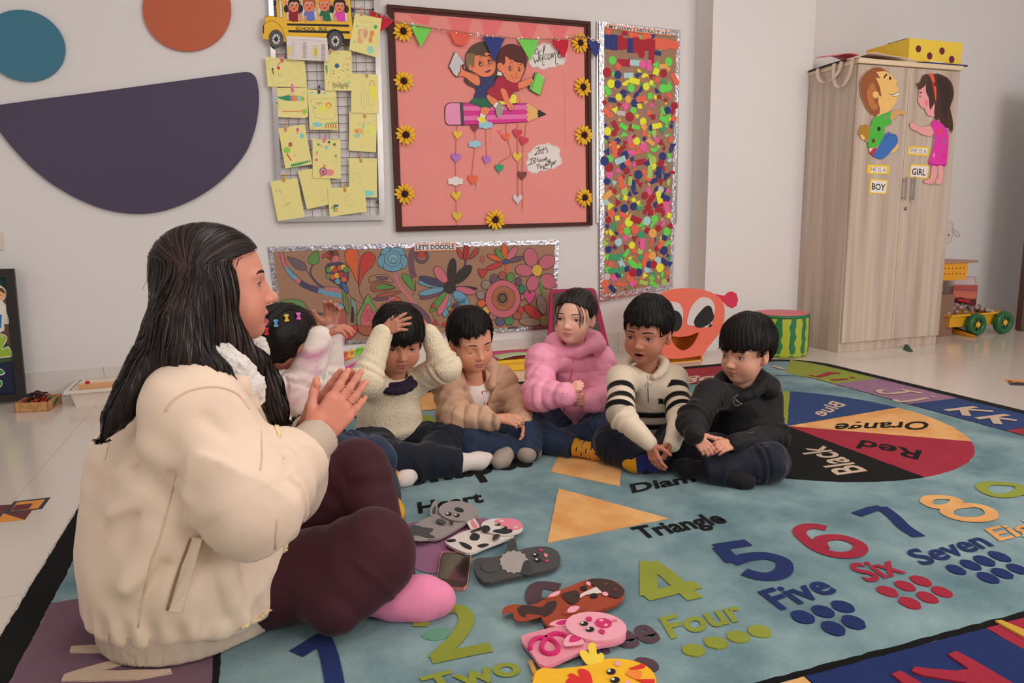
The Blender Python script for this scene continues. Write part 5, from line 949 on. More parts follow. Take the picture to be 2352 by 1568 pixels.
for k in range(13):
 th0=2*math.pi*k/13+.1;V,Fc=[],[]
 for q in range(19):
  z=.010+(hs-.022)*q/18;wv=.5*math.sin(q*1.25+k);r_=R_+.0008 if q>1 else R_-.004
  for s_ in(-1,0,1):th=th0+(s_*(.105+.02*math.sin(q*1.25+k)))+.022*math.sin(q*.9+2*k);V.append((c0[0]+(r_+.0012*(s_==0))*math.cos(th),c0[1]+(r_+.0012*(s_==0))*math.sin(th),z))
 for q in range(18):Fc+=[(q*3,q*3+1,q*3+4,q*3+3),(q*3+1,q*3+2,q*3+5,q*3+4)]
 obj('stripe',V,Fc,gm,stl,True)
obj('rim',*lathe([(R_+.001,hs-.014),(R_+.0025,hs-.006),(R_-.004,hs+.004),(R_-.016,hs+.005)],c0[0],c0[1],48),gm,stl,True)
obj('seat',*lathe([(R_-.012,hs-.004),(R_-.010,hs+.006),(R_-.03,hs+.009),(.01,hs+.012)],c0[0],c0[1],48),mat('melon_pink',rgb(186,94,104),.5,.06,10),stl,True)
MON=Plane('y',4.375*S);zm=ZZ(1360,640,3.135)
mo=thing('monster_board','coral card monster face with googly eyes and red feelers','toy',MON.xyz(*MON.uv(1590,820)))
cor=mat('coral_card',rgb(226,98,78),.6,.03,8)
outl=catmull(zm(445,430,430,300,440,190,465,130,520,92,600,72,700,68,800,80,880,110,930,155,950,215,945,300,915,385,870,445,825,500,795,545,720,562,620,573,545,570,490,530),4)
mouth=catmull(zm(566,413,620,418,700,408,762,385,748,430,712,485,655,515,605,492,575,452),3)
U=[MON.uv(x,y)for x,y in outl];Um=[MON.uv(x,y)for x,y in mouth]
import mathutils
from mathutils.geometry import delaunay_2d_cdt
vv=[Vector(u)for u in U]+[Vector(u)for u in Um];n1,n2=len(U),len(Um)
r_=delaunay_2d_cdt(vv,[(i,(i+1)%n1)for i in range(n1)]+[(n1+i,n1+(i+1)%n2)for i in range(n2)],[],0,1e-6)
def _in(p,P):
 c=False
 for i in range(len(P)):
  (x1,y1),(x2,y2)=P[i],P[i-1]
  if(y1>p[1])!=(y2>p[1])and p[0]<(x2-x1)*(p[1]-y1)/(y2-y1)+x1:c=not c
 return c
fv=[tuple(v)for v in r_[0]];ff=[]
for f in r_[2]:
 m_=np.mean([fv[i]for i in f],axis=0)
 if _in(m_,U)and not _in(m_,Um):ff.append(tuple(f))
V=[MON.xyz(u,v,.006)for u,v in fv];nV=len(V);V+=[MON.xyz(u,v,0)for u,v in fv];Fc=ff+[tuple(nV+i for i in f[::-1])for f in ff]
V2=[MON.xyz(u,v,.006)for u,v in Um]+[MON.xyz(u,v,0)for u,v in Um];n_=len(V);V+=V2;Fc+=[(n_+i,n_+(i+1)%n2,n_+n2+(i+1)%n2,n_+n2+i)for i in range(n2)]
obj('face',V,Fc,cor,mo)
mz=MON.uv(1600,824)[1];mx0,mx1=MON.uv(1535,800)[0],MON.uv(1614,800)[0]
obj('box_behind',*join(box(mx0,mx0+.006,MON.val+.001,MON.val+.20,0,.25),box(mx1-.006,mx1,MON.val+.001,MON.val+.20,0,.25),box(mx0,mx1,MON.val+.194,MON.val+.20,0,.25),box(mx0,mx1,MON.val+.001,MON.val+.2,0,.005),box(mx0,mx1,MON.val+.001,MON.val+.2,.245,.25)),mat('ochre_card',rgb(206,140,52),.6),mo)
wp_,bp_=mat('eye_white',rgb(190,180,178),.7),mat('black_card',rgb(26,25,25),.6)
e=card('eye',MON,zm(520,190,545,168,590,166,630,180,652,225,655,290,640,345,560,385,510,380),.0062,.002,wp_,mo,3);card('pupil',MON,[(1360+x/3.135,640+y/3.135)for x,y in disc_pts(595,304,55,76,0,24)],.0084,.0015,bp_,e)
e=card('eye',MON,zm(688,330,692,270,715,205,755,155,800,132,850,145,880,190,880,250,845,345,760,338),.0062,.002,wp_,mo,3);card('pupil',MON,zm(735,320,745,280,790,225,825,195,855,200,870,240,878,280,850,320,800,348,755,348),.0084,.0015,bp_,e,3);card('pupil',MON,zm(835,345,855,318,862,345),.0084,.0015,bp_,e)
rdm=mat('feeler_red',rgb(186,40,68),.6)
card('feeler',MON,zm(868,106,955,122,975,100,1005,90,1038,105,1052,150,1040,195,1010,214,975,200,948,170,930,165),-.004,.003,rdm,mo);card('feeler',MON,zm(415,125,470,128,500,110,480,150,430,150,405,160,385,140),-.004,.003,rdm,mo)
card('foot',MON,zm(735,560,780,500,805,508,804,548),-.012,.010,MATS['ochre_card'],mo)
SLP=Plane('y',4.70*S);zq=ZZ(1180,640,3.4075)
sl_=thing('slate_board','grey slate in a rounded crimson frame behind the girl in pink','slate',SLP.xyz(*SLP.uv(1320,800)))
ft=SLP.uv(1330,822)[1]
card('frame',SLP,[zq(285,120)[0],zq(295,92)[0],zq(320,84)[0],zq(600,72)[0],zq(630,78)[0],zq(645,100)[0],(1405,822),(1258,824)],.0,.014,mat('crimson_plastic',rgb(146,30,66),.4,.05),sl_)
card('slate',SLP,[zq(310,112)[0],zq(580,95)[0],zq(612,105)[0],(1388,800),(1270,802)],.0142,.002,mat('slate_grey',rgb(66,60,60),.5),sl_)
ty=floor_at(1175,853.5)[1];TRP=Plane('y',ty);x0,x1,z1_=TRP.uv(1128,850)[0],TRP.uv(1262,850)[0],TRP.uv(1180,825)[1];yb_=YW-.02
tr=thing('yellow_tray','yellow plastic tray of paper by the wall behind the children','tray',((x0+x1)/2,(ty+yb_)/2,0))
tym=mat('yellow_plastic',rgb(214,160,38),.4,.02)
obj('tub',*join(box(x0+.02,x1-.02,ty,ty+.005,.003,z1_),box(x0+.02,x1-.02,yb_-.005,yb_,.003,z1_),box(x0+.02,x0+.025,ty,yb_,.003,z1_),box(x1-.025,x1-.02,ty,yb_,.003,z1_),box(x0+.02,x1-.02,ty,yb_,0,.006)),tym,tr)
obj('rim',*join(box(x0,x1,ty-.012,ty+.008,z1_-.018,z1_),box(x0,x1,yb_-.008,yb_+.008,z1_-.018,z1_),box(x0,x0+.02,ty,yb_,z1_-.018,z1_),box(x1-.02,x1,ty,yb_,z1_-.018,z1_)),tym,tr)
def psheet(name,label,cl,zz,xx0,xx1,yy0,yy1,bend):
 G=np.array([[(xx0+(xx1-xx0)*i/9,yy0+(yy1-yy0)*j/4,zz+bend*math.sin(math.pi*i/9)*(1-.4*j/4))for j in range(5)]for i in range(10)])
 tag(sheet(name,G,mat('sheet_%d_%d_%d'%cl,rgb(*cl),.75),None,.0012),label,'paper','paper sheets in the yellow tray')
psheet('paper_sheet','magenta paper sheet in the yellow tray',(186,58,118),z1_+.002,x0+.03,x1-.03,ty+.02,yb_-.03,.004);psheet('paper_sheet','pale green curling paper sheet on top in the yellow tray',(166,186,136),z1_+.008,x0+.05,x1-.05,ty-.008,ty+.13,.016)
ky=4.30*S;KP=Plane('y',ky);kx0,kx1=KP.uv(735,870)[0],KP.uv(865,870)[0];kz=KP.uv(790,852)[1]
kt=thing('clear_tub','clear plastic tub of toys behind the cream sweater boy','tub',((kx0+kx1)/2,ky+.15,0))
clp=mat('clear_plastic',(.8,.76,.74),.25,.02,alpha=.55,spec=.5)
obj('tub',*join(box(kx0,kx1,ky,ky+.004,.003,kz),box(kx0,kx1,ky+.20,ky+.204,.003,kz),box(kx0,kx0+.004,ky,ky+.2,.003,kz),box(kx1-.004,kx1,ky,ky+.2,.003,kz),box(kx0,kx1,ky,ky+.204,.0,.004)),clp,kt)
obj('rim',*join(box(kx0-.012,kx1+.012,ky-.012,ky+.004,kz-.006,kz+.004),box(kx0-.012,kx1+.012,ky+.2,ky+.216,kz-.006,kz+.004),box(kx0-.012,kx0+.004,ky+.004,ky+.2,kz-.006,kz+.004),box(kx1-.004,kx1+.012,ky+.004,ky+.2,kz-.006,kz+.004)),clp,kt)
pk=thing('pink_disc_tray','pink rimmed clear disc leaning in the toy tub','toy',((kx0+kx1)/2,ky+.1,kz))
ring=[((kx0+kx1)/2+.02+.11*math.cos(t),ky+.10+.09*math.sin(t),kz+.035+.05*math.cos(t)+.01*math.sin(t))for t in np.linspace(0,2*math.pi,28,endpoint=False)]
obj('rim',*tube(ring,.006,8,True),mat('hot_pink',rgb(216,58,136),.35),pk,True);obj('disc',[np.array(p)+np.array([0,0,s_*.0015])for s_ in(1,-1)for p in ring],[tuple(range(28)),tuple(range(55,27,-1))]+[(i,28+i,28+(i+1)%28,(i+1)%28)for i in range(28)],clp,pk)
for k,(px,py,c_,nm)in enumerate(((795,817,(222,92,52),'orange'),(808,812,(222,170,62),'yellow'),(824,808,(116,178,48),'green'),(832,806,(140,190,60),'light green'))):
 p=at(px,py,ky+.12);P=catmull([p+np.array(d)*.022 for d in((-1,0,-1),(-.5,.2,.2),(0,-.2,.9),(.5,.3,.2),(1,0,-.8),(.2,-.4,-.5))],4)
 tag(obj('linking_toy',*tube(P,.0075,8,True),mat('toy_%d'%k,rgb(*c_),.35,coat=.3),None,True,org=p),nm+' plastic linking toy in the clear tub','toy','linking toys in the clear tub')
wy=floor_at(176,934)[1];WP=Plane('y',wy);wx0,wx1,wz=WP.uv(160,900)[0],WP.uv(330,900)[0],WP.uv(170,895)[1]
wt=thing('white_tub','white plastic tub by the skirting behind the teacher','tub',((wx0+wx1)/2,wy+.1,0));wpl=mat('white_plastic',rgb(196,184,172),.35)
we=YW-.02;tp=.02
def taper_wall(xa,xb,ya,yb2,dx,dy,zt,zb=0.0):
 c=[(xa,ya),(xb,ya),(xb,yb2),(xa,yb2)];o2=[(xa-dx,ya-dy),(xb+dx,ya-dy),(xb+dx,yb2+dy),(xa-dx,yb2+dy)];i1=[(xa+.004,ya+.004),(xb-.004,ya+.004),(xb-.004,yb2-.004),(xa+.004,yb2-.004)];i2=[(xa-dx+.004,ya-dy+.004),(xb+dx-.004,ya-dy+.004),(xb+dx-.004,yb2+dy-.004),(xa-dx+.004,yb2+dy-.004)]
 V=[(x,y,zb)for x,y in c]+[(x,y,zt)for x,y in o2]+[(x,y,zt)for x,y in i2]+[(x,y,zb+.004)for x,y in i1]
 return V,[(0,3,2,1)]+[(i,(i+1)%4,4+(i+1)%4,4+i)for i in range(4)]+[(4+i,4+(i+1)%4,8+(i+1)%4,8+i)for i in range(4)]+[(8+i,8+(i+1)%4,12+(i+1)%4,12+i)for i in range(4)]+[(12,13,14,15)]
obj('tub',*taper_wall(wx0+.02,wx1,wy,we-.02,.02,.012,wz),wpl,wt)
obj('rim',*join(box(wx0-.02,wx1+.03,wy-.03,wy-.006,wz-.014,wz),box(wx0-.02,wx1+.03,we-.012,we+.006,wz-.014,wz),box(wx0-.02,wx0+.004,wy-.006,we-.012,wz-.014,wz),box(wx1+.012,wx1+.03,wy-.006,we-.012,wz-.014,wz)),wpl,wt)
tag(obj('wooden_board',*rotz(box(wx0+.03,wx1,wy+.03,wy+.036,.03,wz+.018,.002)[0],(wx0,wy),.05).tolist()and(rotz(box(wx0+.03,wx1,wy+.05,wy+.058,.03,wz+.016,.002)[0],(wx0,wy),.04),box(0,1,0,1,0,1,.1)[1]),mat('plain_wood',rgb(196,150,108),.5,.1,30)),'thin wooden board standing in the white tub','board')
_p=at(201,878,wy+.06);tag(obj('bottle_cap',*[(np.array(lathe([(.004,-.01),(.010,-.006),(.012,0),(.009,.006),(.003,.009)],0,0,12)[0])+_p),lathe([(.004,-.01),(.010,-.006),(.012,0),(.009,.006),(.003,.009)],0,0,12)[1]],mat('red_plastic',rgb(170,28,44),.4),None,True,org=_p),'small red cap peeping out of the white tub','cap')
A_,B_,C_=floor_at(34,948.5),floor_at(112,944.2),floor_at(143,924.5);D_=A_+C_-B_;hb=Plane('y',A_[1]).uv(32,927)[1]
cb=thing('cord_box','low brown box with green ring print holding tangled cords','box',(A_+C_)/2);kb=mat('brown_card',rgb(176,128,88),.7,.06,20)
def wallseg(p,q,z0,z1,th,nrm):V=[p,q,q+nrm*th,p+nrm*th];return[tuple(v[:2])+(z0,)for v in V]+[tuple(v[:2])+(z1,)for v in V],[(0,1,5,4),(1,2,6,5),(2,3,7,6),(3,0,4,7),(4,5,6,7),(3,2,1,0)]
cen=(A_+C_)/2
for p,q in((A_,B_),(B_,C_),(C_,D_),(D_,A_)):
 nr=cen-(p+q)/2;nr/=np.linalg.norm(nr);obj('panel',*wallseg(p,q,.0,hb,.006,nr),kb,cb)
obj('base',[tuple(v[:2])+(z,)for z in(.001,.004)for v in(A_,B_,C_,D_)],[(0,3,2,1),(4,5,6,7),(0,1,5,4),(1,2,6,5),(2,3,7,6),(3,0,4,7)],kb,cb)
ab=Plane('y',A_[1]);fr=Art(ab,.0012)
e1=(B_-A_);L1=np.linalg.norm(e1);ringsV,ringsF,n=[],[],0
gr_=mat('green_print',rgb(140,118,40),.7)
nrm=np.cross(e1/L1,(0,0,1.));
for cx_,cz_,r_ in((.20,.72,.23),(.16,.22,.22),(.45,.62,.23),(.62,.40,.24),(.74,.74,.22),(.52,.12,.16),(.95,.45,.2),(.83,.18,.16)):
 for rr in(r_,r_*.32):
  P=[A_+e1*cx_+nrm*.0006+(e1/L1)*rr*hb*math.cos(t)+np.array([0,0,1])*(cz_*hb+rr*hb*math.sin(t))for t in np.linspace(0,2*math.pi,18,endpoint=False)];P=[p for p in P]
  if all(.002<p[2]<hb-.001 for p in P)and all(0<np.dot(p-A_,e1)/L1**2<1 for p in P):obj('ring_print',*tube(P,.0011,4,True),gr_,cb)
pm=mat('green_patch',rgb(58,104,40),.7);e2=C_-B_;n2_=np.cross(e2/np.linalg.norm(e2),(0,0,1.));obj('side_patch',[tuple(B_+e2*s_+n2_*.0008+np.array([0,0,hb*t_]))for s_,t_ in((.28,.18),(.32,.5),(.6,.85),(.78,.85),(.75,.5),(.5,.25))],[tuple(range(6))],pm,cb)
for k in range(11):
 P=[cen+(B_-A_)*random.uniform(-.36,.36)+(D_-A_)*random.uniform(-.36,.36)+np.array([0,0,random.uniform(.012,hb+.028)])for _ in range(6)];red=k%5!=2 and k%2==0
 tag(obj('cord',*tube(catmull(P,6,False),.0034,6),mat('cord_red',rgb(170,60,40),.6)if red else mat('cord_black',rgb(26,26,32),.6),None,True,org=P[0]),('rust red' if red else 'black')+' cord tangled in the low brown box','cord',('red' if red else 'black')+' cords in the box')
_p=at(111,911,cen[1]);tag(obj('green_bead',*[(np.array(lathe([(.003,-.012),(.012,-.008),(.014,0),(.012,.008),(.003,.012)],0,0,12)[0])+_p),lathe([(.003,-.012),(.012,-.008),(.014,0),(.012,.008),(.003,.012)],0,0,12)[1]],mat('green_plastic',rgb(36,120,70),.4),None,True,org=_p),'green plastic bead lying on the tangled cords','bead')
FP=Plane('y',4.845*S);zf=ZZ(0,520,3.5633)
fr_=thing('leaning_picture','black framed animal picture leaning on the wall at far left','picture',FP.xyz(*FP.uv(20,922)));blkw=mat('black_wood',rgb(28,24,22),.4)
fo=[(-170,622),(31,617),(60,920),(-165,932)];fi=[(-150,640),(11,637),(37,905),(-145,915)]
for i in range(4):card('frame_rail',FP,[fo[i],fo[(i+1)%4],fi[(i+1)%4],fi[i]],0,.022,blkw,fr_)
card('panel',FP,fi,.004,.004,mat('teal_felt',rgb(22,50,54),.9),fr_)
a=Art(FP,.0085);a.poly(zf(-500,640,55,600,70,800,90,960,-500,990),rgb(86,62,50)).poly(zf(-500,1000,40,975,95,955,110,1110,-500,1140),rgb(46,70,40)).poly(zf(-500,1170,0,1130,40,1105,108,1105,130,1375,-500,1400),rgb(20,26,54))
wh=rgb(196,188,180)
a.poly(zf(-40,500,30,500,52,540,45,590,20,610,48,640,52,700,75,760,70,800,30,800,35,850,-60,850),wh,2).poly(zf(-40,505,20,505,45,540,38,590,-40,605),rgb(214,152,110),2).poly(zf(-40,500,20,505,40,535,35,550,-10,520,-40,530),rgb(84,48,34),0).poly(zf(-40,615,20,615,40,660,45,725,15,720,-40,720),rgb(200,196,186),0).poly(zf(-40,720,15,720,10,830,-40,830),rgb(40,96,140)).poly(zf(30,755,68,755,66,795,28,795),rgb(190,178,172));a.disc(2,677,1.2,K['black'])
a.poly(zf(-60,885,40,885,60,920,40,960,20,1000,70,980,102,1040,85,1068,-60,1062),wh,2).poly(zf(-60,892,35,890,52,920,30,960,12,1008,65,990,94,1040,80,1060,-60,1054),rgb(130,160,48),2);a.disc(6,773,3,wh);a.disc(7,773,1.4,K['black'])
a.poly(zf(-60,1150,10,1165,42,1195,30,1212,0,1220,-60,1230),wh,2).poly(zf(-60,1158,8,1172,35,1196,-10,1212,-60,1222),rgb(36,120,52),2).poly(zf(-40,1255,12,1258,20,1290,0,1318,-60,1320),wh,2).poly(zf(-40,1262,8,1264,14,1290,-4,1310,-60,1312),rgb(36,130,52),2)
a.build('stickers',fr_)
ze=ZZ(1820,460,3.919);DP=Plane('y',4.40*S)
dk_=thing('school_desk','small school desk with yellow perforated metal frame behind the cupboard','desk',DP.xyz(*DP.uv(2200,770)));yel=mat('yellow_metal',rgb(196,134,26),.4,.03)
tz0,tz1=DP.uv(2200,604.5)[1],DP.uv(2200,599)[1];tx0,tx1=DP.uv(2165,600)[0]-.25,DP.uv(2245,600)[0]
obj('desktop',*box(tx0,tx1,DP.val-.01,DP.val+.38,tz0,tz1,.003),mat('desk_laminate',rgb(150,112,92),.4,.08,20,stretch=(1,6,6)),dk_)
pu0,pv0=DP.uv(*ze(1365,722)[0]);pu1,pv1=DP.uv(*ze(1580,566)[0]);pu0-=.22
obj('front_panel',*box(pu0,pu1,DP.val,DP.val+.004,pv0,tz0-.0005),yel,dk_);obj('drawer_box',*box(pu0,pu1-.002,DP.val+.0045,DP.val+.34,pv0,tz0-.001),yel,dk_)
hm_=mat('hole_dark',rgb(44,30,20),.8)
for r_ in(612,661):
 for k in range(9):px,py=ze(1545-k*34,r_)[0];card('hole',DP,disc_pts(px,py,1.3,1.3,0,10),.0003,.0006,hm_,dk_)
lx1=DP.uv(*ze(1470,740)[0])[0];obj('leg',*box(lx1-.055,lx1,DP.val+.12,DP.val+.16,.0,pv0+.002),yel,dk_);obj('bracket',*box(lx1-.16,lx1-.003,DP.val+.10,DP.val+.18,pv0-.07,pv0-.0005),yel,dk_)
f0,f1=floor_at(*ze(1425,1195)[0]),floor_at(*ze(1655,1240)[0])
obj('foot',*join(([(f0[0],f0[1],.004),(f1[0],f1[1],.002),(f1[0],f1[1]+.05,.002),(f0[0],f0[1]+.05,.004),(f0[0],f0[1],.05),(f1[0],f1[1],.018),(f1[0],f1[1]+.05,.018),(f0[0],f0[1]+.05,.05)],[(0,3,2,1),(4,5,6,7),(0,1,5,4),(1,2,6,5),(2,3,7,6),(3,0,4,7)])),yel,dk_)
obj('rubber_strip',[(f0[0],f0[1]-.001,.05),(f1[0]+.006,f1[1]-.001,.018),(f1[0]+.006,f1[1]+.051,.018),(f0[0],f0[1]+.051,.05),(f0[0],f0[1]-.001,.058),(f1[0]+.006,f1[1]-.001,.026),(f1[0]+.006,f1[1]+.051,.026),(f0[0],f0[1]+.051,.058)],[(0,3,2,1),(4,5,6,7),(0,1,5,4),(1,2,6,5),(2,3,7,6),(3,0,4,7)],MATS['black_rubber'],dk_)
CBP=Plane('y',floor_at(2170,772)[1]);q0,q1=CBP.uv(2150,772)[0],CBP.uv(2186,772)[0]
tag(obj('cardboard_box',*box(q0-.06,q1,CBP.val,CBP.val+.12,0,CBP.uv(2175,676)[1],.003),mat('cardboard',rgb(122,92,76),.8,.06,15)),'narrow brown cardboard box standing between cupboard and desk','box')
BGP=Plane('y',4.70*S);g0,g1=BGP.uv(*ze(1440,950)[0]),BGP.uv(*ze(1670,690)[0])
pbg=thing('paper_bag','white and red printed paper bag standing by the wall behind the wagon','bag',(g0[0],BGP.val,0))
bgm=mat('bag_white',rgb(180,164,162),.6);G=np.array([[(g0[0]+(g1[0]-g0[0])*i/6,BGP.val+.012*math.sin(i*1.3+j*.8)*j/8,g1[1]*j/8)for j in range(9)]for i in range(7)])
Vb=np.concatenate([G.reshape(-1,3),(G+np.array([0,.10,0])).reshape(-1,3)]);Fb=[]
for i in range(6):
 for j in range(8):q=(i*9+j,(i+1)*9+j,(i+1)*9+j+1,i*9+j+1);Fb+=[q,tuple(63+x for x in q[::-1])]
for j in range(8):Fb+=[(j,j+1,63+j+1,63+j),(54+j,117+j,117+j+1,54+j+1)]
obj('bag_body',Vb,Fb,bgm,pbg,True)
a=Art(BGP,.014);a.poly(ze(1450,760,1672,762,1655,930,1440,935),rgb(160,74,70));a.poly(ze(1455,815,1662,818,1655,885,1448,870),rgb(190,104,84));a.poly(ze(1448,880,1520,870,1580,895,1655,885,1652,950,1440,955),rgb(84,36,46),0);a.line(ze(1470,805,1660,812),.5,rgb(84,70,90));a.line(ze(1470,826,1660,832),.5,rgb(84,70,90));a.build('print',pbg)
zt=ZZ(2100,640,8.71);wc1=floor_at(*zt(1230,1138)[0]);WGP=Plane('y',wc1[1]);rw=19*WGP.scale(2240,752);w1=WGP.uv(2240.6,752)[0];w2=WGP.uv(2302.6,752)[0]
wg=thing('toy_wagon','yellow toy wagon with green wheels full of glass beads','wagon',((w1+w2)/2,WGP.val+.12,0))
gw=mat('wheel_green',rgb(24,84,44),.35,coat=.3);wgy=mat('wagon_yellow',rgb(200,148,34),.35,coat=.2)
def wheel(cx,cy_):
 prof=[(rw*.55,-.022),(rw*.92,-.024),(rw,-.012),(rw,.012),(rw*.92,.024),(rw*.55,.022)];n=28;V,Fc=[],[]
 for r_,d_ in prof:V+=[(cx+r_*math.cos(2*math.pi*i/n),cy_+d_,rw+r_*math.sin(2*math.pi*i/n))for i in range(n)]
 k=len(prof)
 for j in range(k):Fc+=[(j*n+i,((j+1)%k)*n+i,((j+1)%k)*n+(i+1)%n,j*n+(i+1)%n)for i in range(n)]
 w_=obj('wheel',V,Fc,gw,wg,True)
 for q in range(5):th=q*1.2566;obj('spoke',*tube([(cx,cy_-.01,rw),(cx+.6*rw*math.cos(th),cy_-.01,rw+.6*rw*math.sin(th))],rw*.09,6),gw,w_)
 obj('hub_cap',*[[(x+cx,cy_-.014-z,y+rw)for x,y,z in lathe([(rw*.27,0),(rw*.25,.008),(rw*.12,.013)],0,0,12)[0]],lathe([(rw*.27,0),(rw*.25,.008),(rw*.12,.013)],0,0,12)[1]],wgy,w_,True)
for cx in(w1,w2):
 for cy_ in(WGP.val,WGP.val+.26):wheel(cx,cy_)
zr0,zr1=WGP.uv(2260,746)[1],WGP.uv(2260,722)[1];bx0,bx1=WGP.uv(2190,735)[0],WGP.uv(2309,735)[0]
obj('tub',*taper_wall(bx0+.02,bx1-.02,WGP.val+.045,WGP.val+.215,.012,.012,zr1,rw*.8),wgy,wg)
obj('rim',*tube([(bx0,WGP.val+.02,zr1),(bx1+.008,WGP.val+.02,zr1),(bx1+.008,WGP.val+.235,zr1),(bx0,WGP.val+.235,zr1)],.008,8,True),wgy,wg)
obj('axle',*join(tube([(w1,WGP.val,rw),(w1,WGP.val+.26,rw)],.007,8)),wgy,wg);obj('axle',*join(tube([(w2,WGP.val,rw),(w2,WGP.val+.26,rw)],.007,8)),wgy,wg)
gls=[mat('bead_green',rgb(30,78,48),.08,spec=.8,coat=.6),mat('bead_clear',(.55,.5,.48),.08,alpha=.6,spec=.9,coat=.6),mat('bead_rose',rgb(150,110,108),.1,spec=.8,coat=.6)]
bb0=None;sph=lathe([(.002,-.018),(.010,-.015),(.016,-.008),(.018,0),(.016,.008),(.010,.015),(.002,.018)],0,0,12)
for k in range(46):
 s_=random.random();x=bx0+.03+(bx1-bx0-.05)*s_;y=WGP.val+random.uniform(.05,.2);z=zr1+.005+.055*math.sin(math.pi*min(1,max(0,s_*.95+.1)))*random.uniform(.1,1)
 o=obj('glass_bead',*sph,gls[k%3],None,True);o.location=(x,y,z);tag(o,('dark green','clear','rosy clear')[k%3]+' glass bead heaped in the yellow toy wagon','bead',('green','clear','rosy')[k%3]+' beads in the wagon')
_r=[at(*zt(*q)[0],WGP.val+.20)for q in((870,430),(960,440),(1060,465),(1110,495))];tag(obj('skipping_rope',*tube(_r,.012,8),MATS['red_plastic'],None,True,org=_r[0]),'red skipping rope lying across the wagon load','rope')
e0=floor_at(2331,758)[:2];dd_=np.array([.95,-.31]);nn_=np.array([.31,.95]);q=[e0,e0+dd_*.9,e0+dd_*.9-nn_*.06,e0-nn_*.06]
tag(obj('wooden_door_leaf',[(p[0],p[1],z)for z in(.004,1.80)for p in q],[(0,1,2,3),(7,6,5,4),(0,4,5,1),(1,5,6,2),(2,6,7,3),(3,7,4,0)],mat('walnut',rgb(84,56,44),.4,.2,12,stretch=(6,6,.5))),'dark walnut door panel cut off by the right edge of the picture','door')
a_=card('sheep_sticker',WALL,ze(1380,380,1385,250,1405,200,1430,190,1450,205,1448,250,1500,300,1505,325,1480,328,1445,265,1440,330,1420,375,1395,390),.001,.001,mat('sticker_white',rgb(196,182,180),.6));tag(a_,'white sheep sticker on the wall right of the cupboard','sticker')
ar=Art(WALL,.0022);ln_=rgb(120,108,108);ar.line(ze(1410,200,1432,192,1448,210,1440,228,1452,240,1440,256,1418,262),.6,ln_,3).line(ze(1445,250,1500,300,1505,325,1475,326,1450,290,1445,250),.6,ln_,3).line(ze(1442,262,1440,330,1420,375,1395,390),.6,ln_,3);ar.disc(*ze(1405,313)[0],1.4,K['black'],2.6);ar.build('outline',a_)
g_=[floor_at(*ze(*q)[0])for q in((995,1345),(1010,1320),(1040,1325),(1088,1362),(1050,1366))];V=[tuple(p[:2])+(.002 if i in(0,3)else.02 if i in(1,2)else.001,)for i,p in enumerate(g_)]
tag(obj('leaf_scrap',V+[(x,y,max(0,z-.002))for x,y,z in V],[(0,4,3,2,1),(5,6,7,8,9)]+[(i,(i+1)%5,5+(i+1)%5,5+i)for i in range(5)],mat('scrap_green',rgb(20,62,44),.5)),'dark green folded scrap on the floor before the cupboard','scrap')
# ---- sculpting: signed distances meshed by surface nets
def smin(a,b,k):h=np.clip(.5+.5*(b-a)/k,0,1);return b+(a-b)*h-k*h*(1-h)
def smax(a,b,k):return-smin(-a,-b,k)
def cone(P,a,b,ra,rb,par=False):
 a,b=np.asarray(a,float),np.asarray(b,float);ba=b-a;t=np.clip(((P-a)@ba)/max(1e-12,ba@ba),0,1);d=np.linalg.norm(P-a-t[:,None]*ba,axis=1)-(ra+(rb-ra)*t)
 return(d,t)if par else d
def ell(P,c,r,R=None):
 q=P-np.asarray(c,float)
 if R is not None:q=q@R
 r=np.asarray(r,float);k0=np.linalg.norm(q/r,axis=1);k1=np.linalg.norm(q/(r*r),axis=1);return k0*(k0-1)/np.maximum(k1,1e-9)
def limb(P,pts,rad,k=.02):
 d=s=None;L=0.0
 for i in range(len(pts)-1):
  ln_=float(np.linalg.norm(np.asarray(pts[i+1])-np.asarray(pts[i])));di,t=cone(P,pts[i],pts[i+1],rad[i],rad[i+1],True);si=L+t*ln_;L+=ln_
  if d is None:d,s=di,si
  else:s=np.where(di<d,si,s);d=smin(d,di,k)
 return d,s
_rg=np.random.RandomState(3);_nd=_rg.normal(size=(40,3));_nd/=np.linalg.norm(_nd,axis=1)[:,None];_np=_rg.uniform(0,6.28,40)
def wob(P,f,seed=0,n=5):
 r=0
 for i in range(n):j=(seed*7+i)%40;r=r+np.sin(P@_nd[j]*f*(1+.35*i)+_np[j]+1.3*np.sin(P@_nd[(j+11)%40]*f*.7+_np[(j+5)%40]))
 return r/n*1.6
def crease(P,f,seed=0):return(1-np.abs(np.clip(wob(P,f,seed,3),-1,1)))**4
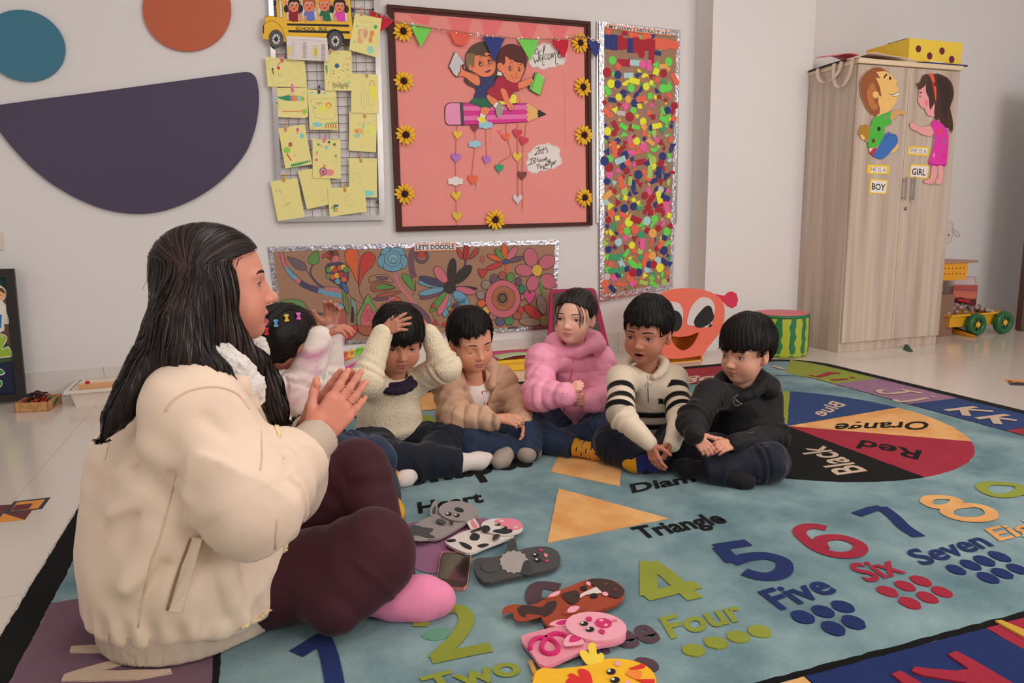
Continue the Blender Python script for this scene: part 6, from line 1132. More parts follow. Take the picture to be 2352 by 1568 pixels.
def surface_nets(V,lo,h):
 I=V<0;n=np.array(V.shape)
 cnt=sum(I[a:n[0]-1+a,b:n[1]-1+b,c:n[2]-1+c].astype(np.int8)for a in(0,1)for b in(0,1)for c in(0,1))
 cells=np.argwhere((cnt>0)&(cnt<8))
 if len(cells)==0:return np.zeros((0,3)),np.zeros((0,4),int)
 idx=np.full(n-1,-1,np.int32);idx[tuple(cells.T)]=np.arange(len(cells))
 cor={(a,b,c):V[cells[:,0]+a,cells[:,1]+b,cells[:,2]+c]for a in(0,1)for b in(0,1)for c in(0,1)}
 acc=np.zeros((len(cells),3));num=np.zeros(len(cells))
 for p in cor:
  for ax in range(3):
   if p[ax]:continue
   q=list(p);q[ax]=1;q=tuple(q);va,vb=cor[p],cor[q];m=(va<0)!=(vb<0);t=np.where(m,va/np.where(m,va-vb,1),0)
   pos=np.tile(np.array(p,float),(len(cells),1));pos[:,ax]+=t;acc[m]+=pos[m];num[m]+=1
 vert=lo+(cells+acc/num[:,None])*h;Q=[]
 for ax in range(3):
  b,c=(ax+1)%3,(ax+2)%3;s0=[slice(None)]*3;s1=[slice(None)]*3;s0[ax]=slice(0,-1);s1[ax]=slice(1,None)
  d=I[tuple(s0)]!=I[tuple(s1)];e=np.argwhere(d);e=e[(e[:,b]>0)&(e[:,c]>0)&(e[:,b]<n[b]-1)&(e[:,c]<n[c]-1)]
  ids=[]
  for db,dc in((1,1),(0,1),(0,0),(1,0)):f=e.copy();f[:,b]-=db;f[:,c]-=dc;ids.append(idx[tuple(f.T)])
  F_=np.stack(ids,1);fl=~I[tuple(e.T)];F_[fl]=F_[fl][:,::-1];Q.append(F_)
 Q=np.concatenate(Q);return vert,Q[(Q>=0).all(1)]
def sculpt(fn,lo,hi,h,newton=1):
 lo,hi=np.asarray(lo,float),np.asarray(hi,float);B=4;nb=np.ceil((hi-lo)/(h*B)).astype(int)+1
 g=np.stack(np.meshgrid(*[np.arange(k)for k in nb],indexing='ij'),-1).reshape(-1,3);ctr=lo+(g*B+(B-1)/2)*h;dc=fn(ctr)
 V=np.repeat(np.repeat(np.repeat(np.sign(dc).reshape(nb),B,0),B,1),B,2).astype(np.float32)
 act=g[np.abs(dc)<B*h*1.15+.003];off=np.stack(np.meshgrid(*[np.arange(B)]*3,indexing='ij'),-1).reshape(-1,3)
 ids=(act[:,None,:]*B+off[None]).reshape(-1,3)
 if len(ids):V[tuple(ids.T)]=fn(lo+ids*h)
 v,q=surface_nets(V,lo,h)
 for _ in range(newton):
  if not len(v):break
  e=h*.4;d0=fn(v);G=np.stack([fn(v+np.eye(3)[i]*e)-d0 for i in range(3)],1)/e;gn=np.maximum((G*G).sum(1),.2)
  v=v-np.clip(d0/gn,-h,h)[:,None]*G
 return v,q
def merge(*L):
 V,Q,n=[],[],0
 for v,q in L:V.append(v);Q.append(q+n);n+=len(v)
 return np.concatenate(V),np.concatenate(Q)
def box_of(pts,pad):P=np.asarray(pts,float);return P.min(0)-pad,P.max(0)+pad
def unit_(v):v=np.asarray(v,float);return v/np.linalg.norm(v)
# ---- hands
class Hand:
 def __init__(s,wrist,d,n,side,L,curl=.25,spread=.25,thumb=(.6,.75,.25),chub=1.0,tcurl=.3):
  s.w=np.asarray(wrist,float);s.d=unit_(d);n=np.asarray(n,float);s.n=unit_(n-s.d*(n@s.d));s.t=np.cross(s.d,s.n)*(1 if side=='R' else-1);s.L=L
  c=[curl]*4 if np.isscalar(curl)else curl;s.f=[];s.nails=[]
  for i,(ot,od,ln_,sp)in enumerate(((.165,.50,.40,.5),(.055,.53,.45,.12),(-.055,.50,.42,-.2),(-.155,.44,.33,-.6))):
   base=s.w+L*(ot*s.t+od*s.d);dr=unit_(s.d+s.t*sp*spread);P=[base];a=0;r0=L*(.052 if i<3 else.046)*chub
   for frac,ang in((.46,60),(.30,80),(.24,45)):
    a+=math.radians(ang)*c[i];dd=dr*math.cos(a)+s.n*math.sin(a);P.append(P[-1]+dd*L*ln_*frac)
   s.f.append((P,[r0*1.08,r0*1.02,r0*.92,r0*.76]));bk=s.n*math.cos(a)-dr*math.sin(a);s.nails.append((P[-1]-bk*r0*.62,r0*.75))
  td=unit_(s.d*thumb[0]+s.t*thumb[1]+s.n*thumb[2]);b=s.w+L*(.10*s.d+.13*s.t+.04*s.n);P=[b];cur=td
  for k,frac in enumerate((.24,.18,.15)):P.append(P[-1]+cur*L*frac);cur=unit_(cur+(s.d*.7-s.t*.5+s.n*.4)*tcurl)
  s.f.append((P,[L*.085*chub,L*.068*chub,L*.060*chub,L*.048*chub]));s.nails.append((P[-1]+s.t*L*.03,L*.042))
  s.tips=[p[0][-1]for p in s.f];s.chub=chub
 def sdf(s,P):
  L=s.L;d=None
  for i in range(4):
   b=s.f[i][0][0];k=cone(P,s.w+s.t*L*(.10,.04,-.03,-.09)[i],b,L*.085,L*.068);d=k if d is None else smin(d,k,L*.06)
  pads=ell(P,s.w+L*(.20*s.d+.12*s.t+.03*s.n),np.array([1,1,1])*L*.115);d=smin(d,pads,L*.06)
  f=None
  for i in range(5):
   k,_=limb(P,*s.f[i],L*.025);k=np.maximum(k,-1);d2=smin(d,k,L*(.035 if i<4 else.06));f=d2 if f is None else np.minimum(f,d2)
  return f
 def pts(s):return[s.w]+[p for q in s.f for p in q[0]]
# ---- heads
class Head:
 def __init__(s,c,fwd,up=(0,0,1),roll=0.,scale=1.,**o):
  s.c=np.asarray(c,float);y=unit_(fwd);x=unit_(np.cross(y,up));z=np.cross(x,y)
  if roll:cr,sr=math.cos(roll),math.sin(roll);x,z=x*cr+z*sr,z*cr-x*sr
  s.R=np.stack([x,y,z],1);s.s=scale;s.o=dict(open=.0052,mouth=0.,jaw=1.,nose=1.,lids=1.,gaze=(0,0),smile=0.,cheek=1.);s.o.update(o)
 def loc(s,P):
  q=(P-s.c)@s.R/s.s
  if s.o['jaw']!=1:q=q.copy();q[:,2]=np.where(q[:,2]<0,q[:,2]/s.o['jaw'],q[:,2])
  return q
 def wld(s,p):
  p=np.array(p,float)*1.0
  if p.ndim==1:p=p[None];one=True
  else:one=False
  p=p.copy();p[:,2]=np.where(p[:,2]<0,p[:,2]*s.o['jaw'],p[:,2]);r=s.c+(p*s.s)@s.R.T
  return r[0]if one else r
 def local_sdf(s,q):
  o=s.o;X=q.copy();X[:,0]=np.abs(X[:,0])
  d=smin(ell(X,(0,-.016,.030),(.069,.083,.070)),ell(X,(0,.014,-.018),(.0585,.0615,.069)),.03)
  d=smin(d,ell(X,(0,.030,-.058),(.040*o['cheek'],.034,.026)),.03);d=smin(d,ell(X,(0,.056,-.0715),(.016,.0135,.012)),.018);d=smin(d,ell(X,(.031,.043,-.034),(.026*o['cheek'],.023,.024)),.022)
  d=smax(d,-ell(X,(.0305,.076,.001),(.0185,.0135,.0115)),.010)
  d=smin(d,cone(X,(.010,.0645,.0165),(.042,.0555,.0165),.004,.004),.012)
  n=o['nose']
  d=smin(d,cone(X,(0,.064,.006),(0,.0735+.0085*n,-.021),.0050,.0080),.011);d=smin(d,ell(X,(0,.0745+.0105*n,-.0235),(.0088,.0085,.0080)),.006);d=smin(d,ell(X,(.0095,.0745+.0035*n,-.0268),(.0062,.0070,.0058)),.005)
  d=smax(d,-ell(X,(.0050,.078+.0055*n,-.0318),(.0028,.0032,.0030)),.002)
  m=o['mouth'];up=smin(cone(X,(.0190,.0660,-.0495),(.0075,.0742,-.0464),.0022,.0040),cone(X,(.0075,.0742,-.0464),(0,.0752,-.0475),.0040,.0038),.002)
  lo_=smin(cone(X,(.0180,.0655,-.0505-m*.3),(.0070,.0735,-.0540-m),.0022,.0050),cone(X,(.0070,.0735,-.0540-m),(0,.0745,-.0545-m),.0050,.0052),.002)
  d=smin(d,np.minimum(up,lo_),.005)
  if m>0:d=smax(d,-ell(X,(0,.074,-.0500-m*.5),(.0135,.022,.0022+m*.55)),.002)
  else:d=smax(d,-smin(cone(X,(.0205,.0685,-.0492),(.009,.0785,-.0500),.0010,.0012),cone(X,(.009,.0785,-.0500),(0,.0795,-.0502),.0012,.0012),.002),.0025)
  e=(.0305,.0535,0);lid=ell(X,e,(.0131,.0131,.0131))
  if o['open']>.0008:lid=smax(lid,-ell(X,(.0305,.068,-.0006),(.0122,.016,o['open'])),.0012)
  d=smin(d,lid,.0035)
  ear=ell(X,(.0680,-.012,-.006),(.0085,.0165,.0265),_EAR);ear=smax(ear,-ell(X,(.0765,-.006,-.002),(.0065,.0095,.0165),_EAR),.004);ear=smin(ear,ell(X,(.0675,-.002,-.0265),(.006,.007,.008)),.006);d=smin(d,ear,.006)
  return d
 def sdf(s,P):return s.local_sdf(s.loc(P))*s.s
 def front(s,x,z):
  y=np.linspace(.13,.0,200);q=np.stack([np.full(200,x),y,np.full(200,z)],1);d=s.local_sdf(q);i=np.argmax(d<0);return y[i]
 def colours(s,P,base,lip,blush):
  q=s.loc(P);base,lip,blush=map(np.array,(base,lip,blush));C=np.tile(base,(len(P),1));ax=np.abs(q[:,0]);m=s.o['mouth']
  f=np.clip((q[:,1]-.03)/.02,0,1)
  b=np.exp(-((ax-.036)/.017)**2-((q[:,2]+.030)/.016)**2)*f*.55;C=C*(1-b[:,None])+blush*b[:,None]
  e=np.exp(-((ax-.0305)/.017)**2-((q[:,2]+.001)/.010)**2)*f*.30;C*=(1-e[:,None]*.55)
  zu=-.0435-.30*np.maximum(0,ax-.004)+.02*np.minimum(ax,.004);zl=-.0605-m*1.25+.38*ax;l=np.clip((zu-q[:,2])/.0014,0,1)*np.clip((q[:,2]-zl)/.0018,0,1)*np.clip((.0205-ax)/.002,0,1)*(q[:,1]>.055)
  C=C*(1-l[:,None]*.85)+lip*l[:,None]*.85
  if m>0:
   k=np.exp(-(q[:,0]/.013)**4-((q[:,2]+.050+m*.5)/(.0026+m*.5))**4)*(q[:,1]<.0735)*(q[:,1]>.04);C=C*(1-k[:,None]*.9)+np.array((.02,.006,.006))*k[:,None]*.9
  er=np.clip((ax-.066)/.008,0,1)*.35;C=C*(1-er[:,None])+blush*er[:,None]
  return C
_a=math.radians(12);_b=math.radians(22)
_EAR=np.array([[math.cos(_b),-math.sin(_b),0],[math.sin(_b),math.cos(_b),0],[0,0,1.]]).T@np.array([[1,0,0],[0,math.cos(_a),-math.sin(_a)],[0,math.sin(_a),math.cos(_a)]])
def wrinkle(m,scale,dist):
 nt=m.node_tree;N=nt.nodes;L=nt.links;bp=[n for n in N if n.type=='BUMP'][0];tc=N.new('ShaderNodeTexCoord');nz=N.new('ShaderNodeTexNoise');nz.inputs['Scale'].default_value=scale;nz.inputs['Detail'].default_value=1.5;nz.inputs['Distortion'].default_value=.5
 b2=N.new('ShaderNodeBump');b2.inputs['Strength'].default_value=.55;b2.inputs['Distance'].default_value=dist;L.new(tc.outputs['Object'],nz.inputs['Vector']);L.new(nz.outputs['Fac'],b2.inputs['Height']);L.new(b2.outputs[0],bp.inputs['Normal'])
SKIN=mat('skin',(1,1,1),.5,.035,60,.12,700,attr='Col',spec=.35,sss=.12,bdist=.0006)
EYEM=mat('eyeball',(1,1,1),.08,.0,10,attr='Col',spec=.6,coat=.5)
HAIRM=mat('hair_black',rgb(20,16,15,1.0),.5,.35,25,spec=.22)
HAIRB=mat('hair_dark_brown',rgb(28,20,18,1.0),.45,.4,25,spec=.3)
LASH=mat('lash',(.008,.006,.006),.6);TEETH=mat('teeth',rgb(190,176,166),.3)
def eyes_and_brows(hd,parent,brow=1.0,browcol=None,gaze=(0,0),both=True):
 """eyeballs that look along gaze (right, up; radians), lashes and brows lying on the skin"""
 for sx in(1,-1):
  c=np.array((.0305*sx,.0535,0));op=hd.o['open']
  if op>.0008:
   g=unit_((math.sin(gaze[0]),math.cos(gaze[0])*math.cos(gaze[1]),math.sin(gaze[1])));u=unit_(np.cross(g,(0,0,1)));v=np.cross(u,g);V,C=[c+g*.0119],[(.004,.003,.003)]
   rings=[(9,(.004,.003,.003)),(13,(.006,.004,.004)),(14.5,(.030,.014,.008)),(30,(.022,.010,.006)),(32,(.05,.04,.035)),(35,(.62,.58,.55)),(50,(.64,.58,.55)),(75,(.58,.48,.45)),(110,(.5,.4,.4))]
   for a_,col in rings:
    for k in range(20):t=2*math.pi*k/20;V.append(c+.0118*(g*math.cos(math.radians(a_))+(u*math.cos(t)+v*math.sin(t))*math.sin(math.radians(a_))));C.append(col)
   Fc=[(0,1+(k+1)%20,1+k)for k in range(20)]+[(1+r*20+k,1+r*20+(k+1)%20,1+(r+1)*20+(k+1)%20,1+(r+1)*20+k)for r in range(len(rings)-1)for k in range(20)]
   Fc=[f[::-1]for f in Fc]
   obj('eye',hd.wld(np.array(V)),Fc,EYEM,parent,True,cols=np.array(C))
  pts=[]
  for k in range(11):
   t=math.pi*(.02+.96*k/10);x=.0118*math.cos(t);z=max(op,.0)*math.sin(t)-.0006 if op>.0008 else-.0045-.0025*math.sin(t);r2=.0133**2-x*x-z*z;pts.append(c+np.array((x,math.sqrt(max(1e-8,r2))+.0002,z)))
  W=hd.wld(np.array(pts));obj('eyelash',*tube(W,np.interp(np.linspace(0,1,11),[0,.5,1],[.0005,.0011 if op>.0008 else.0013,.0006])*hd.s,5),LASH,parent,True)
  B=[]
  for k in range(9):
   t=k/8;x=(.0125+.034*t)*sx;z=.0178+.0055*math.sin(math.pi*(.12+.62*t))-.003*t;B.append((x,hd.front(x,z)+.0004,z))
  B=hd.wld(np.array(B));V,Fc=[],[];rw_=np.interp(np.linspace(0,1,9),[0,.25,.7,1],[.0022,.0030,.0024,.0006])*brow*hd.s;upv=hd.R[:,2];fw=hd.R[:,1]
  for k in range(9):V+=[B[k]+upv*rw_[k],B[k]+fw*.0011*hd.s,B[k]-upv*rw_[k]*.8]
  for k in range(8):Fc+=[(3*k,3*k+1,3*k+4,3*k+3),(3*k+1,3*k+2,3*k+5,3*k+4)]
  if sx<0:Fc=[f[::-1]for f in Fc]
  obj('eyebrow',V,Fc,browcol or LASH,parent,True)
def strands(fn,seeds,dirfn,n,length,width,segs=6,lift=.0012,grav=0.0,rng=None):
 """thin tapering locks that follow the surface of the hair volume fn"""
 rng=rng or np.random.RandomState(5);P=seeds[rng.randint(0,len(seeds),n)].copy();L=length*rng.uniform(.6,1.2,n);rows=[];prevd=None
 for k in range(segs+1):
  e=.0012;d0=fn(P);G=np.stack([fn(P+np.eye(3)[i]*e)-d0 for i in range(3)],1)/e;G/=np.maximum(1e-6,np.linalg.norm(G,axis=1))[:,None]
  P=P-(d0-lift)[:,None]*G*.8;D=dirfn(P);D=D-G*(D*G).sum(1)[:,None];D/=np.maximum(1e-6,np.linalg.norm(D,axis=1))[:,None]
  if prevd is not None:D=unit_rows(D*.6+prevd*.4)
  prevd=D;rows.append((P.copy(),unit_rows(np.cross(D,G))));P=P+D*(L/segs)[:,None];P[:,2]-=grav
 ok=(np.abs(fn(rows[-1][0])-lift)<.006)&(np.linalg.norm(rows[-1][0]-rows[0][0],axis=1)>.5*L);rows=[(p[ok],s_[ok])for p,s_ in rows];n=int(ok.sum());V,Fc=[],[];m=segs+1
 for k,(p,s_)in enumerate(rows):w_=width*math.sin(math.pi*min(1,.12+.88*(1-k/segs)**.7))**.6*(.25+.75*(k<segs));V.append(p+s_*w_);V.append(p-s_*w_)
 V=np.stack(V,1).reshape(-1,3);b=np.arange(n)[:,None]*(2*m);q=np.array([[2*k,2*k+1,2*k+3,2*k+2]for k in range(segs)]);Fq=(b[:,:,None]+q[None]).reshape(-1,4)
 return V,Fq
def unit_rows(A):return A/np.maximum(1e-9,np.linalg.norm(A,axis=1))[:,None]
def part(name,VQ,m,parent,cols=None):return obj(name,VQ[0],VQ[1],m,parent,True,cols=cols)
def on_surface(VQ,pix,lift=.001):
 bv=BVHTree.FromPolygons([tuple(v)for v in VQ[0]],[tuple(int(i)for i in q)for q in VQ[1]]);out=[]
 for px,py in pix:
  d=Vector(ray(px,py)).normalized();hit=bv.ray_cast(Vector(CC),d)
  if hit[0]is not None:out.append(np.array(hit[0])+np.array(hit[1])*lift*(1 if hit[1].dot(d)<0 else-1))
 return np.array(out)
def facing(px,yaw_left,pitch_down):
 az=math.radians(19.455)+math.atan((px-1176)/FPX);t=np.array([-math.sin(az),-math.cos(az),0]);l=np.array([-math.cos(az),math.sin(az),0]);a=math.radians(yaw_left);h=t*math.cos(a)+l*math.sin(a);p=math.radians(pitch_down)
 return h*math.cos(p)+np.array([0,0,-math.sin(p)])
def body_mesh(head,hands,core,base,lip,blush,hh=.0023,hand_h=.0019):
 """one skin mesh: fine head and hands, coarser where clothes cover it"""
 def allf(P):
  d=core(P)
  d=smin(d,head.sdf(P),.012)
  for hn in hands:d=smin(d,hn.sdf(P),.006)
  return d
 L=[];r=.125*head.s;c=head.c+np.array([0,0,-.012])
 L.append(sculpt(allf,c-np.array([r,r,r*(1.02*head.o['jaw'])]),c+np.array([r,r,r]),hh*head.s))
 for hn in hands:lo,hi=box_of(hn.pts(),.014);L.append(sculpt(lambda P,hn=hn:smin(core(P),hn.sdf(P),.006),lo,hi,hand_h*(hn.L/.105)))
 V,Q=merge(*L);C=head.colours(V,base,lip,blush)
 for hn in hands:
  hot=np.array(base)*np.array((1.04,.90,.86));
  for tp in hn.tips:k=np.exp(-(np.linalg.norm(V-tp,axis=1)/(hn.L*.09))**2)*.6;C=C*(1-k[:,None])+hot*k[:,None]
  for nc,nr in hn.nails:k=np.clip(1.25-np.linalg.norm(V-nc,axis=1)/nr,0,1)*.55;C=C*(1-k[:,None])+np.minimum(.9,np.array(base)*np.array((1.25,1.15,1.12)))*k[:,None]
 return V,Q,C
# ---- the children
def ring_pts(c,fwd,rx,ry,dz_f=0.,dz_b=0.,n=18,a0=0,a1=360):
 f=unit_((fwd[0],fwd[1],0));r=np.cross(f,(0,0,1));out=[]
 for k in range(n+1):t=math.radians(a0+(a1-a0)*k/n);out.append(np.asarray(c)+r*rx*math.sin(t)+f*ry*math.cos(t)+np.array([0,0,dz_f*max(0,math.cos(t))+dz_b*max(0,-math.cos(t))]))
 return out
def torso_d(P,pel,chest,fwd,rp,rm,rc,flat=.80):
 f=unit_((fwd[0],fwd[1],0));c=(np.asarray(pel)+np.asarray(chest))/2;ex=lambda q:q+np.outer(((np.atleast_2d(q)-c)@f)*(1/flat-1),f);m=(np.asarray(pel)+np.asarray(chest))/2
 d,s=limb(ex(P),[ex(pel)[0],ex(m)[0],ex(chest)[0]],[rp,rm,rc],.05);return d*.9,s
def fab(name,c,rough=.85,var=.06,vs=25,bump=.25,bs=500,sheen=.2,**k):return mat(name,rgb(*c),rough,var,vs,bump,bs,sheen=sheen,spec=.2,**k)
def boot(P,an,toe,r=.030,up=None):
 an,toe=np.asarray(an),np.asarray(toe);v=toe-an;ball=an+v*.62+np.array([0,0,-.004]);d,s=limb(P,[an-v*.10,ball,toe-v*.12],[r*1.05,r*.98,r*.74],.02);return d
def person(label,loc):return thing('person',label,'person',(loc[0],loc[1],0),'people sitting in the circle')
def leg_d(P,hip,kn,an,r=(.078,.066,.046),seed=0,amp=.0025):
 d,s=limb(P,[hip,kn,an],r,.03);L=np.linalg.norm(np.asarray(kn)-hip);v=unit_(np.asarray(an)-np.asarray(kn));d=smax(d,np.where(s>L+.04,(P-(np.asarray(an)+v*.012))@v,-1),.006);d=d-amp*wob(P,60,seed)-.004*np.exp(-((s-L)/.05)**2)*np.sin(s*260+wob(P,30,seed+1)*2);return d
def kid(label,head,neckb,chest,pel,fwd,R,Lh,legs,hands,skin,lip,blush,top,pant_m,socks,sleeve=(.052,.047,.034),tr=(.105,.100,.085),flat=.8,neck_open=.046,hair=None,brow=1.,gaze=(0,0),leg_r=(.074,.062,.044),extra=None,cuff=None):
 t=person(label,pel);nk=head.c+head.R@np.array([0,-.022,-.02])*head.s
 def core(P):
  d=cone(P,neckb-np.array([0,0,.03]),nk,.034*head.s,.033*head.s);d=smin(d,cone(P,pel,chest,.06,.05),.03)
  for sh,el,wr in(R,Lh):d=smin(d,cone(P,chest,sh,.03,.025),.02);d=smin(d,cone(P,sh,el,.024,.022),.01);d=smin(d,cone(P,el,wr,.022,.0185),.01)
  for hip,kn,an,toe in legs:d=smin(d,cone(P,pel,hip,.05,.04),.02);d=smin(d,cone(P,hip,kn,.04,.03),.01);d=smin(d,cone(P,kn,an,.03,.02),.01)
  return d
 V,Q,C=body_mesh(head,hands,core,skin,lip,blush)
 lo,hi=box_of([pel,chest,neckb]+[p for s_ in(R,Lh)for p in s_]+[q for l in legs for q in l[:3]],.09);Vc,Qc=sculpt(core,lo,hi,.009,0);n=len(V);V=np.concatenate([V,Vc]);Q=np.concatenate([Q,Qc+n]);C=np.concatenate([C,np.tile(np.array(skin),(len(Vc),1))])
 body=obj('body',V,Q,SKIN,t,True,cols=C)
 eyes_and_brows(head,t,brow,gaze=gaze)
 style=top['style'];am=top.get('amp',.003);kk=top.get('k',.03)
 def garment(P,full=False):
  dt,st_=torso_d(P,pel,chest,fwd,*tr,flat)
  dr,sr=limb(P,R,sleeve,.03);dl,sl_=limb(P,Lh,sleeve,.03)
  shc=smin(cone(P,neckb-np.array([0,0,.035]),R[0],.045,sleeve[0]*.95),cone(P,neckb-np.array([0,0,.035]),Lh[0],.045,sleeve[0]*.95),.03);dt0=smin(dt,shc,.04)
  if style=='puffer':
   f_=top.get('q',.052);dr=dr-am*(np.abs(np.sin(sr/f_*math.pi+.5*wob(P,14,1)))**.6-.5)*2;dl=dl-am*(np.abs(np.sin(sl_/f_*math.pi+.5*wob(P,14,2)))**.6-.5)*2
   dt0=dt0-am*(np.abs(np.sin((P[:,2]-pel[2])/(f_*1.35)*math.pi))**.5-.5)*1.8
   rp_=.0028*wob(P,80,4,4);dr,dl,dt0=dr-rp_,dl-rp_,dt0-rp_*.8
  else:
   for a_,(d_,s_,pts)in enumerate(((dr,sr,R),(dl,sl_,Lh))):
    Lu=np.linalg.norm(np.asarray(pts[1])-np.asarray(pts[0]));w_=am*1.3*np.exp(-((s_-Lu)/.055)**2)*np.sin(s_*210+2.2*wob(P,22,a_))+am*.5*wob(P,45,a_+3);d_-=w_
   dt0=dt0-am*wob(P,28,6)-am*.8*crease(P*np.array([1,1,2.2]),16,9)
   if style=='knit':dt0=dt0-.006*np.exp(-((P[:,2]-pel[2]-.035)/.018)**2)+.006*np.exp(-((P[:,2]-pel[2]-.005)/.012)**2)
  d=smin(smin(dt0,dr,kk),dl,kk)
  d=smax(d,-cone(P,neckb-np.array([0,0,.012]),head.c,neck_open,neck_open*1.05),.006);d=np.maximum(d,.004-P[:,2])
  if 'sdf' in top:d=top['sdf'](P,d)
  return(d,dt0,dr,sr,dl,sl_)if full else d
 lo,hi=box_of([pel,chest,neckb]+[p for s_ in(R,Lh)for p in s_],.13);lo[2]=max(lo[2],0.0);G=sculpt(garment,lo,hi,top.get('h',.0045))
 cols=None
 if 'col' in top:cols=top['col'](G[0],garment(G[0],True))
 part(top['name'],G,top['m'],t,cols)
 if cuff is not None:
  for a_,(sh,el,wr)in enumerate((R,Lh)):
   v=unit_(np.asarray(wr)-np.asarray(el));cf=lambda P:smax(smax(limb(P,[np.asarray(wr)-v*.03,np.asarray(wr)+v*.006],[cuff[1],cuff[1]*.92])[0]-.0008*np.sin(np.arctan2((P-wr)@np.cross(v,(0,0,1)),P[:,2]-wr[2])*22),(P-(wr+v*.010))@v,.004),-limb(P,[np.asarray(wr)-v*.06,np.asarray(wr)+v*.04],[cuff[1]-.006]*2)[0],.002)
   lo,hi=box_of([wr,wr-v*.04,wr+v*.02],.05);part('cuff',sculpt(cf,lo,hi,.003),cuff[0],t)
 def pants(P):
  d=ell(P,np.asarray(pel)+np.array([0,0,-.015]),(tr[0]*.98,tr[0]*.88,.075))
  for i,(hip,kn,an,toe)in enumerate(legs):d=smin(d,leg_d(P,hip,kn,an,leg_r,i+2),.022 if i else.03)
  return np.maximum(d,RZ+.001-P[:,2])
 lo,hi=box_of([pel]+[q for l in legs for q in l[:3]],.10);lo[2]=0.0;part('trousers',sculpt(pants,lo,hi,.005),pant_m,t)
 for(hip,kn,an,toe),sk in zip(legs,socks):
  if sk is None:continue
  m_,cf,nm=sk;an,toe=np.asarray(an),np.asarray(toe);kv=unit_(np.asarray(kn)-an)
  f=lambda P:np.maximum(smin(boot(P,an,toe),cone(P,an,an+kv*.05,.031,.033),.02),RZ+.0008-P[:,2])
  lo,hi=box_of([an,toe,an+kv*.05],.05);lo[2]=0.0;SV=sculpt(f,lo,hi,.0032);part(nm,SV,m_,t,cf(SV[0],an,toe)if cf else None)
 if hair:hair(t)
 if extra:extra(t,G)
 return t,G,garment
def crown_dir(head,crown=(0,-.045,.105),fw=0.):
 def f(P):q=head.loc(P)-np.array(crown);q[:,2]-=.02;q[:,1]+=fw;return q@head.R.T
 return f
def cap_hair(head,fringe,side=-.012,back=-.058,puff=1.0,part_x=0.,sweep=0.,tall=0.,m=None,ns=900,face_w=.060,seed=1,h=.0032):
 """short hair: a cap over the skull, open over the face, with combed locks"""
 def f(P):
  q=head.loc(P);th=np.arctan2(q[:,0]-part_x,q[:,1]+.045);rr=np.hypot(q[:,0],q[:,1]+.03)
  d=ell(q,(0,-.017,.034+tall*.4),(.0775*puff,.0915*puff,.0765*puff+tall))
  d=d-.0009*np.sin(th*46+3*wob(q,40,seed))*np.clip(rr/.05,0,1)-.0018*wob(q,90,seed+2)
  line=fringe+sweep*q[:,0]+.0045*np.sin(q[:,0]*230+seed)+.0025*np.sin(q[:,0]*610)
  ax=np.abs(q[:,0]);fcut=np.maximum(np.maximum(q[:,2]-line,(.012-q[:,1])*.9),(ax-face_w)*1.1)
  d=smax(d,-fcut,.006)
  ear=ell(q*np.array([0,1,1])+np.stack([np.zeros(len(q)),np.zeros(len(q)),np.zeros(len(q))],1),(0,-.010,-.016),(1,.021,.034));d=smax(d,-np.where(ax>.045,ear,1),.004)
  low=np.where(q[:,1]>-.03,side,back);d=smax(d,(low-q[:,2])*.9,.010)
  return d*head.s
 def build(t):
  r=.13*head.s;G=sculpt(f,head.c-np.array([r,r,.10*head.s]),head.c+np.array([r,r,.15*head.s]),h*head.s);hr=part('hair',G,m or HAIRM,t)
  V,Q=strands(f,G[0],crown_dir(head),ns,.045*head.s,.0011*head.s,6,.0012,rng=np.random.RandomState(seed));obj('locks',V,Q,m or HAIRM,hr,True)['kind']='stuff'
 return build,f
SKN=dict(a=rgb(176,118,96,1.4),b=rgb(192,136,110,1.4),c=rgb(208,162,142,1.4),d=rgb(164,108,86,1.4),e=rgb(190,138,116,1.4))
def cols_for(k,lipc=(150,74,74)):b=SKN[k];return b,rgb(*lipc,1.25),tuple(np.array(b)*np.array((1.05,.80,.76)))
jean=fab('denim_blue',(34,44,64),.8,.3,30,.4,600);jeand=fab('denim_dark',(26,28,38),.8,.25,30,.4,600);navy=fab('jersey_navy',(26,28,38),.9,.1)
wsock=fab('sock_white',(190,178,172));gsock=fab('sock_grey',(136,122,112));bsock=fab('sock_black',(24,22,24));csock=mat('sock_pattern',(1,1,1),.9,.08,40,.25,500,attr='Col',sheen=.2,spec=.2)
A,Gd=at,floor_at
for m_ in(jean,jeand,navy):wrinkle(m_,26,.006)
# --- boy in the black hooded jacket
H5=Head(A(1713,810,2.05),facing(1713,38,7),scale=1.06,open=.0060,roll=-.02)
R5=(A(1632,908,2.03),A(1590,968,1.965),A(1594,998,1.90));L5=(A(1762,912,2.11),A(1774,1002,2.02),A(1686,1020,1.90))
hd5=[Hand(A(1596,1001,1.897),A(1628,1036,1.862)-A(1596,1001,1.897),(.45,.6,-.5),'R',.098,(.5,.5,.5,.55),.1,chub=1.15),Hand(A(1682,1021,1.895),A(1618,1028,1.85)-A(1682,1021,1.895),(-.1,.6,-.7),'L',.098,(.45,.5,.5,.5),.15,chub=1.15)]
shell=fab('black_shell',(24,23,24),.62,.2,20,.35,260,sheen=.1)
hb5,hf5=cap_hair(H5,.026,side=.0,puff=1.10,tall=.010,seed=2,face_w=.075)
nb5=A(1701,893,2.085);wrinkle(shell,24,.009)
